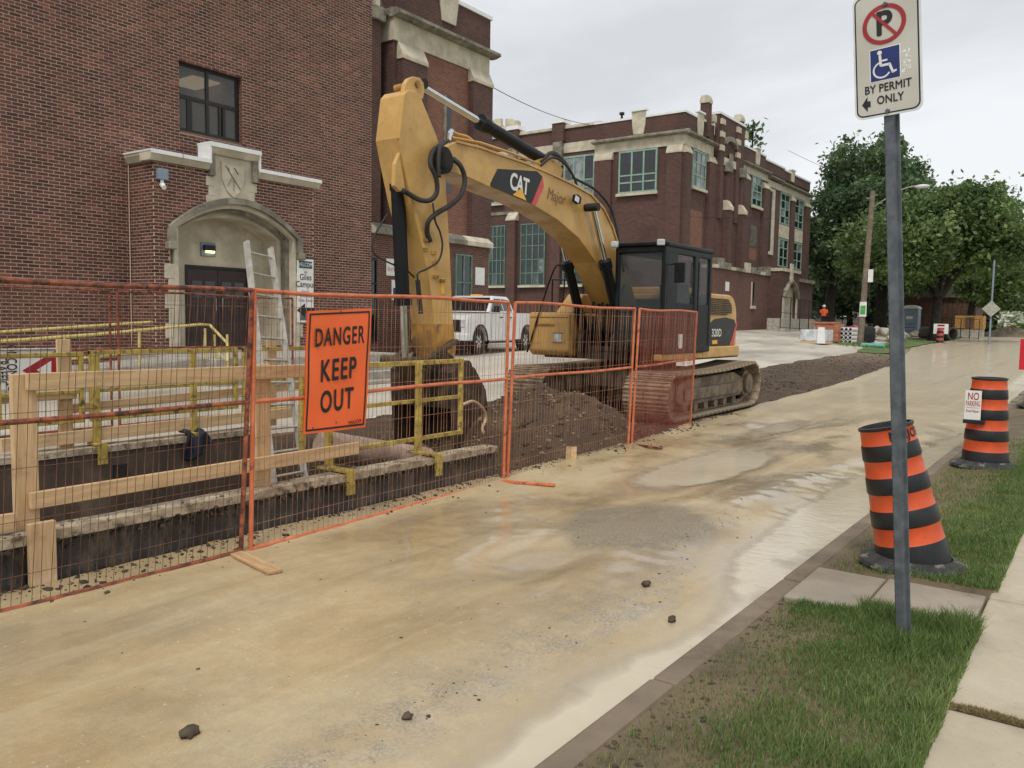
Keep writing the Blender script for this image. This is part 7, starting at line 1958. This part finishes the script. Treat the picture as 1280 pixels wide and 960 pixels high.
# ---------------------------------------------------------------- poles, lamp, wires
pb, ptp = far_at(1075, 47.0), None
pb = V((47.0, onX(1075, 427, 47.0).y, 0)); pb.z = gz(pb.x, pb.y)
ptp = onX(1091, 239, 47.0)
up2 = thing('utility_pole', 'leaning wooden utility pole with a curved street lamp arm and a green poster', 'pole', pb)
MB().tube([pb, pb.lerp(ptp, .5), ptp], [.17, .15, .13], 12).build('shaft', m['pole_wood'], up2, smooth=True)
am = [pb.lerp(ptp, .89), onX(1105, 250, 46.5), onX(1125, 238, 45.9), onX(1142, 233, 45.4), onX(1152, 233, 45.2)]
MB().tube(bez(am, 5), .035, 8).build('lamp_arm', m['aluminium'], up2, smooth='all')
q = onX(1153, 233, 45.2)
MB().blob(q, .22, 2, 3, .05, (1.0, 1.6, .45)).build('lamp_head', m['sign_edge'], up2, smooth='all')
f_ = pb.lerp(ptp, .30)
def on_pole(t, dz): return pb.lerp(ptp, t)
p = on_pole(.235, 0); MB().box(p.x - .20, p.x - .16, p.y - .22, p.y + .12, p.z - .36, p.z + .42).build('poster', m['white_print'], up2)
MB().box(p.x - .205, p.x - .2005, p.y - .18, p.y + .08, p.z - .25, p.z + .22).build('poster_print', M('poster_green', (92, 170, 92), .6, c2=(70, 150, 74), bump=0), up2)
p = on_pole(.42, 0); MB().box(p.x - .19, p.x - .15, p.y - .42, p.y - .17, p.z - .05, p.z + .62).build('side_sign', m['white_print'], up2)
MB().cyl((p.x - .12, p.y - .25, p.z - .9), (p.x - .12, p.y - .25, p.z + .1), .035, n=8).build('riser', m['grime'], up2)
# grass tuft round the pole foot
c = pb
blades_r = np.random.RandomState(3); n = 900
x = c.x + blades_r.normal(0, .8, n); y = c.y + blades_r.normal(0, .9, n); z = ground(x, y) + 0.0
hh = blades_r.uniform(.08, .22, n); a = blades_r.uniform(0, 6.28, n); ww = .03
P0 = np.stack([x - ww * np.cos(a), y - ww * np.sin(a), z], -1); P1 = np.stack([x + ww * np.cos(a), y + ww * np.sin(a), z], -1); P2 = np.stack([x + .05 * np.sin(a), y + .05 * np.cos(a), z + hh], -1)
i = np.arange(n); o = npmesh('grass', np.concatenate([P0, P1, P2]), np.stack([i, i + n, i + 2 * n], -1), m['grass_blade']); o['kind'] = 'stuff'
# grass verge along the far left kerb
strip('far_verge', fine_x((41, 90, .8)), lambda x: e1(x) + 0.4, lambda x: e1(x) + 2.2, np.linspace(0, 1, 6), lambda x, y: ground(x, y) + .04 + .03 * fbm(x, y, 1.5, 81), m['lawn_far'])
# metal sign pole with a diamond
X_ = 58
pb2 = far_at(1237, X_); t2 = onX(1243, 325, X_)
sg = thing('sign_pole', 'tall thin grey pole with a diamond sign at the end of the road', 'pole', pb2)
MB().tube([pb2, t2], .055, 8).build('shaft', m['porta_grey'], sg)
q = onX(1239, 386, X_ - .15); s_ = .50
MB().prism([q + V((0, s_, 0)), q + V((0, 0, s_)), q + V((0, -s_, 0)), q + V((0, 0, -s_))], (.03, 0, 0)).build('diamond_sign', m['aluminium'], sg)
def wire(label, pts, sag, r_=.012):
    a, b = V(pts[0]), V(pts[1]); P = []
    for i in range(25):
        t = i / 24; q = a.lerp(b, t); q.z -= sag * 4 * t * (1 - t); P.append(q)
    tag(MB().tube(P, r_, 5).build('cable', m['black_rubber'], None), label, 'cable', 'overhead cables')
wire('thin cable from the tower down to the hall roof above the boom', (onY(612, 107, 21.0), onX(737, 156, 44.6)), .25, .016)
wire('thin cable running from the block roof towards the far trees', (onY(985, 188, 19.2), onX(1290, 276, 62)), .8, .012)
wire('thin cable crossing in front of the corner block', (onX(735, 262, 43.0), onX(1089, 272, 47.1)), .25, .009)
# ---------------------------------------------------------------- worker
wkp = far_at(1028.5, 71)
wk = thing('person', 'worker in an orange vest and white helmet standing behind the stacked blocks', 'person', wkp, rad(200), world=False)
def skin_body(name, joints, edges, mat, parent, sub=1):
    me = bpy.data.meshes.new(name)
    me.from_pydata([j[:3] for j in joints], edges, [])
    o = bpy.data.objects.new(name, me); S.collection.objects.link(o); o.parent = parent
    md = o.modifiers.new('skin', 'SKIN'); md.use_smooth_shade = True
    for sv, j in zip(me.skin_vertices[0].data, joints):
        sv.radius = (j[3], j[4] if len(j) > 4 else j[3])
    me.skin_vertices[0].data[0].use_root = True
    ss = o.modifiers.new('sub', 'SUBSURF'); ss.levels = sub; ss.render_levels = sub
    me.materials.append(mat)
    return o
J = [(0, 0, .95, .15, .12), (0, 0, 1.15, .15, .11), (0, 0, 1.36, .17, .11), (0, 0, 1.50, .06), (.01, 0, 1.60, .07, .08), (.02, 0, 1.70, .085, .095),
     (0, .19, 1.42, .06), (.03, .26, 1.15, .046), (.14, .24, .92, .034), (0, -.19, 1.42, .06), (.03, -.26, 1.15, .046), (.14, -.24, .92, .034),
     (0, .10, .88, .09), (.02, .11, .50, .062), (0, .12, .09, .045), (.14, .13, .04, .04), (0, -.10, .88, .09), (.02, -.11, .50, .062), (0, -.12, .09, .045), (.14, -.13, .04, .04)]
Eg = [(0, 1), (1, 2), (2, 3), (3, 4), (4, 5), (2, 6), (6, 7), (7, 8), (2, 9), (9, 10), (10, 11), (0, 12), (12, 13), (13, 14), (14, 15), (0, 16), (16, 17), (17, 18), (18, 19)]
for hb, sy in ((8, 1), (11, -1)):
    bx_, by_, bz_ = J[hb][:3]
    J.append((bx_ + .03, by_, bz_ - .06, .032, .018)); pm = len(J) - 1; Eg.append((hb, pm))
    for k_, (fx, fl_) in enumerate(((.03, .06), (.01, .07), (-.01, .065), (-.03, .05))):
        J.append((bx_ + .04 + fx, by_, bz_ - .06 - fl_, .009)); Eg.append((pm, len(J) - 1))
    J.append((bx_ + .075, by_ - sy * .02, bz_ - .06, .010)); Eg.append((pm, len(J) - 1))
skin_body('body', J, Eg, m['cloth_navy'], wk, 1)
MB().lathe([(.0, .24), (.06, .235), (.10, .19), (.105, .10), (.09, .02), (.06, -.02), (0, -.03)], (.03, 0, 1.55), 16).build('face', m['skin'], wk, smooth=True)
MB().lathe([(.15, 0), (.125, .02), (.12, .07), (.08, .13), (0, .15)], (.03, 0, 1.70), 18).build('helmet', m['white_flashing'], wk, smooth=True)
MB().lathe([(.19, .0), (.20, .2), (.22, .40), (.20, .52), (.10, .58)], (0, 0, .92), 18).xf(Matrix.Diagonal((.78, 1.08, 1, 1))).build('vest', m['vest_orange'], wk, smooth=True)
for k_, sy in enumerate((.245, -.245)):
    MB().tube([(0, sy * .8, 1.44), (.02, sy, 1.3), (.04, sy * 1.06, 1.16)], [.085, .075, .06], 10).build('sleeve', m['vest_orange'], wk, smooth=True)
# ---------------------------------------------------------------- trees and what stands beyond them
def tree(label, base_, hgt, crown, nleaf, leaf, mat, seed, trunk_r=.35, lean=(0, 0), name='tree', group=None, fork=.30, limbs=7):
    """crown: list of (dx, dy, dz, rx, ry, rz) clumps above the base"""
    r = np.random.RandomState(seed)
    t = thing(name, label, 'tree', base_, group=group)
    bz = V(base_)
    tr = MB(); fk = bz + V((lean[0] * fork, lean[1] * fork, hgt * fork))
    tr.tube([bz + V((0, 0, -.3)), bz.lerp(fk, .12) , bz.lerp(fk, .55) + V((r.uniform(-.1, .1), r.uniform(-.1, .1), 0)), fk], [trunk_r * 1.5, trunk_r * 1.05, trunk_r * .9, trunk_r * .8], 12)
    cl = [crown[i] for i in r.permutation(len(crown))[:limbs]]
    for k_, (dx, dy, dz, rx, ry, rz) in enumerate(cl):
        e = bz + V((dx, dy, dz)); mid = fk.lerp(e, .5) + V((r.uniform(-.5, .5), r.uniform(-.5, .5), r.uniform(-.2, .6)))
        tr.tube(bez([fk - V((0, 0, .5)), fk.lerp(mid, .5), mid, e, e + V((dx * .12, dy * .12, rz * .7))], 3), [trunk_r * .55 * (1 - .9 * q / 12) + .02 for q in range(13)], 7)
    tr.build('trunk', m['bark'], t, smooth='all')
    w_ = np.array([c[3] * c[4] * c[5] for c in crown]) ** .75; w_ /= w_.sum()
    idx = r.choice(len(crown), nleaf, p=w_)
    C_ = np.array(crown)[idx]
    # sub-clumps: leaves gather on twigs, leaving gaps
    nt_ = max(30, nleaf // 34)
    tw_i = r.choice(len(crown), nt_, p=w_); TC = np.array(crown)[tw_i]
    d = r.normal(0, 1, (nt_, 3)); d /= np.linalg.norm(d, axis=1)[:, None]
    rad_ = r.uniform(.25, 1.05, nt_) ** .55
    tc_ = TC[:, :3] + d * TC[:, 3:] * rad_[:, None]
    ti = r.randint(0, nt_, nleaf)
    spread = r.uniform(.28, .62, nt_)[ti]
    p = tc_[ti] + r.normal(0, 1, (nleaf, 3)) * spread[:, None] * np.array([1, 1, .62]) + np.array(bz)
    nrm = r.normal(0, 1, (nleaf, 3)) + np.array([0, 0, .7]); nrm /= np.linalg.norm(nrm, axis=1)[:, None]
    a = np.cross(nrm, r.normal(0, 1, (nleaf, 3))); a /= np.linalg.norm(a, axis=1)[:, None]; b = np.cross(nrm, a)
    s1 = leaf * r.uniform(.55, 1.35, nleaf)[:, None]
    v0, v1, v2, v3 = p - a * s1, p - b * s1 * .55, p + a * s1, p + b * s1 * .55
    vs = np.stack([v0, v1, v2, v3], 1).reshape(-1, 3) - np.array(t.location)
    fs = np.arange(nleaf * 4).reshape(-1, 4)
    cr = npmesh('crown', vs, fs, mat, False, t)
    return t
def blobs(r, n, cx, cy, cz, sx, sy, sz, r0, r1):
    o = []
    for _ in range(n):
        d = V((r.gauss(0, 1), r.gauss(0, 1), r.gauss(0, 1))).normalized() * r.uniform(.35, 1.0) ** .6
        q = r.uniform(r0, r1)
        o.append((cx + d.x * sx, cy + d.y * sy, cz + d.z * sz, q, q, q * .8))
    return o
rt_ = random.Random(21)
def at_ground(px, X):
    p = onX(px, 410, X); return V((X, p.y, gz(X, p.y)))
tb_ = at_ground(1034, 74)
tree('big dark maple with a leaning trunk just beyond the corner block', tb_, 18, blobs(rt_, 34, 0, -2.6, 9.6, 4.6, 5.0, 5.2, 1.2, 2.1) + [(0, .6, 5.0, 2, 2, 1.4), (0, -5, 5.4, 2, 2, 1.5), (0, 1.6, 7.5, 1.6, 1.6, 1.5)], 34000, .20, m['leaf_dark'], 5, .45, (1, -1.4), fork=.24, limbs=9)
tb_ = at_ground(1100, 84)
tree('tall dark tree in the middle behind the sign post', tb_, 19, blobs(rt_, 32, 0, .6, 10.6, 4.6, 4.6, 6.2, 1.2, 2.3) + [(0, -3, 5, 2.4, 2.4, 1.8), (0, 3, 5, 2.4, 2.4, 1.8), (0, .2, 18.0, .9, .9, 1.3)], 32000, .23, m['leaf_dark'], 6, .5, limbs=9)
tb_ = at_ground(1168, 62)
tree('broad lighter green tree right of the sign post over the culvert pipe', tb_, 12, blobs(rt_, 36, -.5, .3, 7.0, 4.0, 4.7, 3.0, 1.0, 1.8) + [(0, -5.2, 6.0, 1.5, 1.5, 1.3), (0, 4.6, 5.6, 1.6, 1.6, 1.4)], 36000, .165, m['leaf_mid'], 7, .34, (0, -.6), fork=.27, limbs=9)
tb_ = at_ground(1214, 80)
tree('spreading tree at the right whose thin top lets the sky through', tb_, 12, blobs(rt_, 24, 0, -.2, 6.0, 3.4, 3.8, 3.4, .9, 1.6), 20000, .2, m['leaf_mid'], 8, .3, limbs=8)
for k_, (px, X_, h_, lab) in enumerate(((1008, 88, 12, 'far tree filling the gap right of the school block'), (1062, 96, 12, 'far dark tree seen under the big maple'), (1120, 100, 12, 'far dark tree behind the portable toilet'),
                                        (1196, 108, 9.5, 'far green tree left of the diamond sign pole'), (1246, 112, 8.5, 'far green tree behind the diamond sign pole'), (1282, 120, 8.0, 'far tree at the right edge of the view'), (1150, 125, 11, 'hazy far tree behind the wooden shed'), (1330, 116, 8, 'far tree just past the right edge of the view'))):
    tb_ = at_ground(px, X_)
    tree(lab, tb_, h_, blobs(rt_, 20, 0, 0, h_ * .46, 4.6, 5.0, h_ * .40, 1.2, 2.0), 11000, .28, m['leaf_far'] if k_ > 2 else m['leaf_dark'], 30 + k_, .3, group='far trees along the street', limbs=5)
tb_ = V((66, 27, gz(66, 27)))
tb_.y = onX(941, 170, 66).y
tree('pointed treetop showing above the roof of the corner block', tb_, 17, [(0, 0, 16.2 - k_ * .9, .25 + .16 * k_, .25 + .16 * k_, .5) for k_ in range(8)], 1500, .22, m['leaf_dark'], 50, .2, limbs=2, fork=.7)
# hedge and bush
def hedge(label, px0, px1, X, h_, n, mat, leaf, seed, cat='hedge', nm='hedge'):
    a, b = at_ground(px0, X), at_ground(px1, X); r = np.random.RandomState(seed)
    t = r.rand(n); p = np.outer(1 - t, np.array(a)) + np.outer(t, np.array(b))
    p += np.stack([r.normal(0, .5, n), r.normal(0, .4, n), h_ * r.rand(n) ** .8 * (1 + .25 * np.sin(t * 23))], -1)
    q = r.normal(0, 1, (n, 3)); q /= np.linalg.norm(q, axis=1)[:, None]; a2 = np.cross(q, r.normal(0, 1, (n, 3))); a2 /= np.linalg.norm(a2, axis=1)[:, None]; b2 = np.cross(q, a2)
    s1 = leaf * r.uniform(.6, 1.3, n)[:, None]
    vs = np.stack([p - a2 * s1, p - b2 * s1 * .6, p + a2 * s1, p + b2 * s1 * .6], 1).reshape(-1, 3)
    o = npmesh(nm, vs, np.arange(n * 4).reshape(-1, 4), mat); return tag(o, label, cat)
hedge('long dark hedge closing the view under the far trees', 1005, 1300, 116, 3.6, 9000, m['leaf_far'], .42, 3)
fl = foliage('white_flowers', (120, 132, 100), (222, 226, 206), (240, 242, 230)); 
hedge('white flowering bush at the far right end of the road', 1258, 1276, 96, 1.9, 1400, fl, .2, 4, 'bush', 'flowering_bush')
hedge('clipped green hedge below the white flowering bush', 1256, 1300, 93, 1.0, 2200, m['leaf_mid'], .22, 6)
# shed, crate, fence bits
a = at_ground(1186, 88)
shd = thing('shed', 'brown board shed under the far trees left of the yellow crate', 'shed', a)
MB().box(a.x, a.x + 5, a.y - 2.2, a.y + 4.2, a.z, a.z + 3.3).build('wall', m['barn_wood'], shd)
for k_ in range(16): MB().box(a.x - .05, a.x - .002, a.y - 2.2 + k_ * .4, a.y - 2.2 + k_ * .4 + .36, a.z, a.z + 3.3).build('board', m['barn_wood'], shd)
MB().prism([V((a.x - .4, a.y - 2.6, a.z + 3.3)), V((a.x - .4, a.y + 4.6, a.z + 3.3)), V((a.x - .4, a.y + 1, a.z + 5.0))], (5.6, 0, 0)).build('roof', m['concrete_dark'], shd)
a = at_ground(1211, 72)
crt = thing('plywood_crate', 'yellow plywood box on the pale fence at the end of the road', 'crate', a)
MB().box(a.x, a.x + 1.6, a.y - .95, a.y + .95, a.z + .75, a.z + 1.75).build('box', m['crate_wood'], crt, bevel=.02)
MB().box(a.x - .05, a.x - .003, a.y - .35, a.y + .25, a.z + .85, a.z + 1.65).build('recess', m['barn_wood'], crt)
for y in (-.95, -.4, .3, .91): MB().box(a.x - .06, a.x - .004, a.y + y, a.y + y + .05, a.z + .75, a.z + 1.75).build('batten', m['crate_wood'], crt)
MB().box(a.x + .05, a.x + 1.5, a.y - .9, a.y + .9, a.z, a.z + .748).build('plinth', m['concrete'], crt)
def chain_fence(label, P0, P1, h_, npost):
    t = thing('mesh_fence', label, 'fence', P0, group='far wire mesh fences')
    a, b = V(P0), V(P1)
    for i in range(npost + 1):
        q = a.lerp(b, i / npost); MB().cyl(q, q + V((0, 0, h_)), .03, n=6).build('post', m['grime'], t)
    for z in (h_ - .02, .08, h_ * .5): MB().tube([a + V((0, 0, z)), b + V((0, 0, z))], .018, 5).build('rail', m['grime'], t)
    g = MB(); n_ = int((b - a).length / .16)
    for i in range(n_):
        q = a.lerp(b, i / n_); g.tube([q + V((0, 0, .08)), q + V((0, 0, h_))], .006, 3)
    o = g.build('mesh_wires', m['grime'], t, fixn=False); o['kind'] = 'stuff'
    return t
chain_fence('dark mesh fence round the ramp of the corner block', onY(975, 411, 15.6), onY(1021, 414, 15.2), 1.9, 4)
a, b = at_ground(1156, 70), at_ground(1224, 70)
chain_fence('grey mesh fence behind the culvert pipe', a, b, 1.5, 6)
a, b = at_ground(1030, 96), at_ground(1100, 96)
chain_fence('mesh fence under the far trees behind the worker', a, b, 1.4, 6)
# pale house glimpsed through the trees
a = at_ground(1046, 112)
hs_ = thing('house', 'pale house glimpsed under the trees behind the stacked supplies', 'house', a)
MB().box(a.x, a.x + 8, a.y - 5, a.y + 4, a.z, a.z + 3.4).build('wall', m['concrete_dark'], hs_)
MB().prism([V((a.x - .4, a.y - 5.4, a.z + 3.4)), V((a.x - .4, a.y + 4.4, a.z + 3.4)), V((a.x - .4, a.y - .5, a.z + 6.2))], (8.8, 0, 0)).build('roof', m['grime'], hs_)
for y in (-3.6, -1.2, 1.6):
    w_ = MB().box(a.x - .06, a.x - .003, a.y + y, a.y + y + 1.1, a.z + 1.1, a.z + 2.4).build('window', m['white_flashing'], hs_)
    MB().box(a.x - .08, a.x - .061, a.y + y + .1, a.y + y + 1.0, a.z + 1.2, a.z + 2.3).build('pane', m['pane_dark'], w_)
a = at_ground(1018, 92)
vn = thing('van', 'white van far off beside the corner block', 'van', (a.x + 2, a.y, a.z), rad(175), world=False)
MB().prism([V((x, -.9, z)) for x, z in ((-2.3, .4), (-2.3, 2.0), (1.2, 2.05), (1.9, 1.3), (2.4, 1.1), (2.45, .4))], (0, 1.8, 0)).build('body', m['white_paint'], vn, bevel=.08)
for s_ in (-1, 1): MB().box(.2, 1.3, s_ * .9 - .01, s_ * .9 + .01, 1.3, 1.85).build('side_window', m['truck_glass'], vn)
MB().prism([V((1.26, -.8, 2.0)), V((1.26, .8, 2.0)), V((1.88, .8, 1.36)), V((1.88, -.8, 1.36))], (.03, 0, .02)).build('windscreen', m['truck_glass'], vn)
for x in (-1.4, 1.6):
    for s_ in (-.82, .82): MB().cyl((x, s_ - .1, .36), (x, s_ + .1, .36), .36, n=16).build('wheel', m['truck_tyre'], vn)
# ---------------------------------------------------------------- tidy
for o in WORLD_ROOTS:
    if '_world' in o: del o['_world']
bpy.context.view_layer.update()
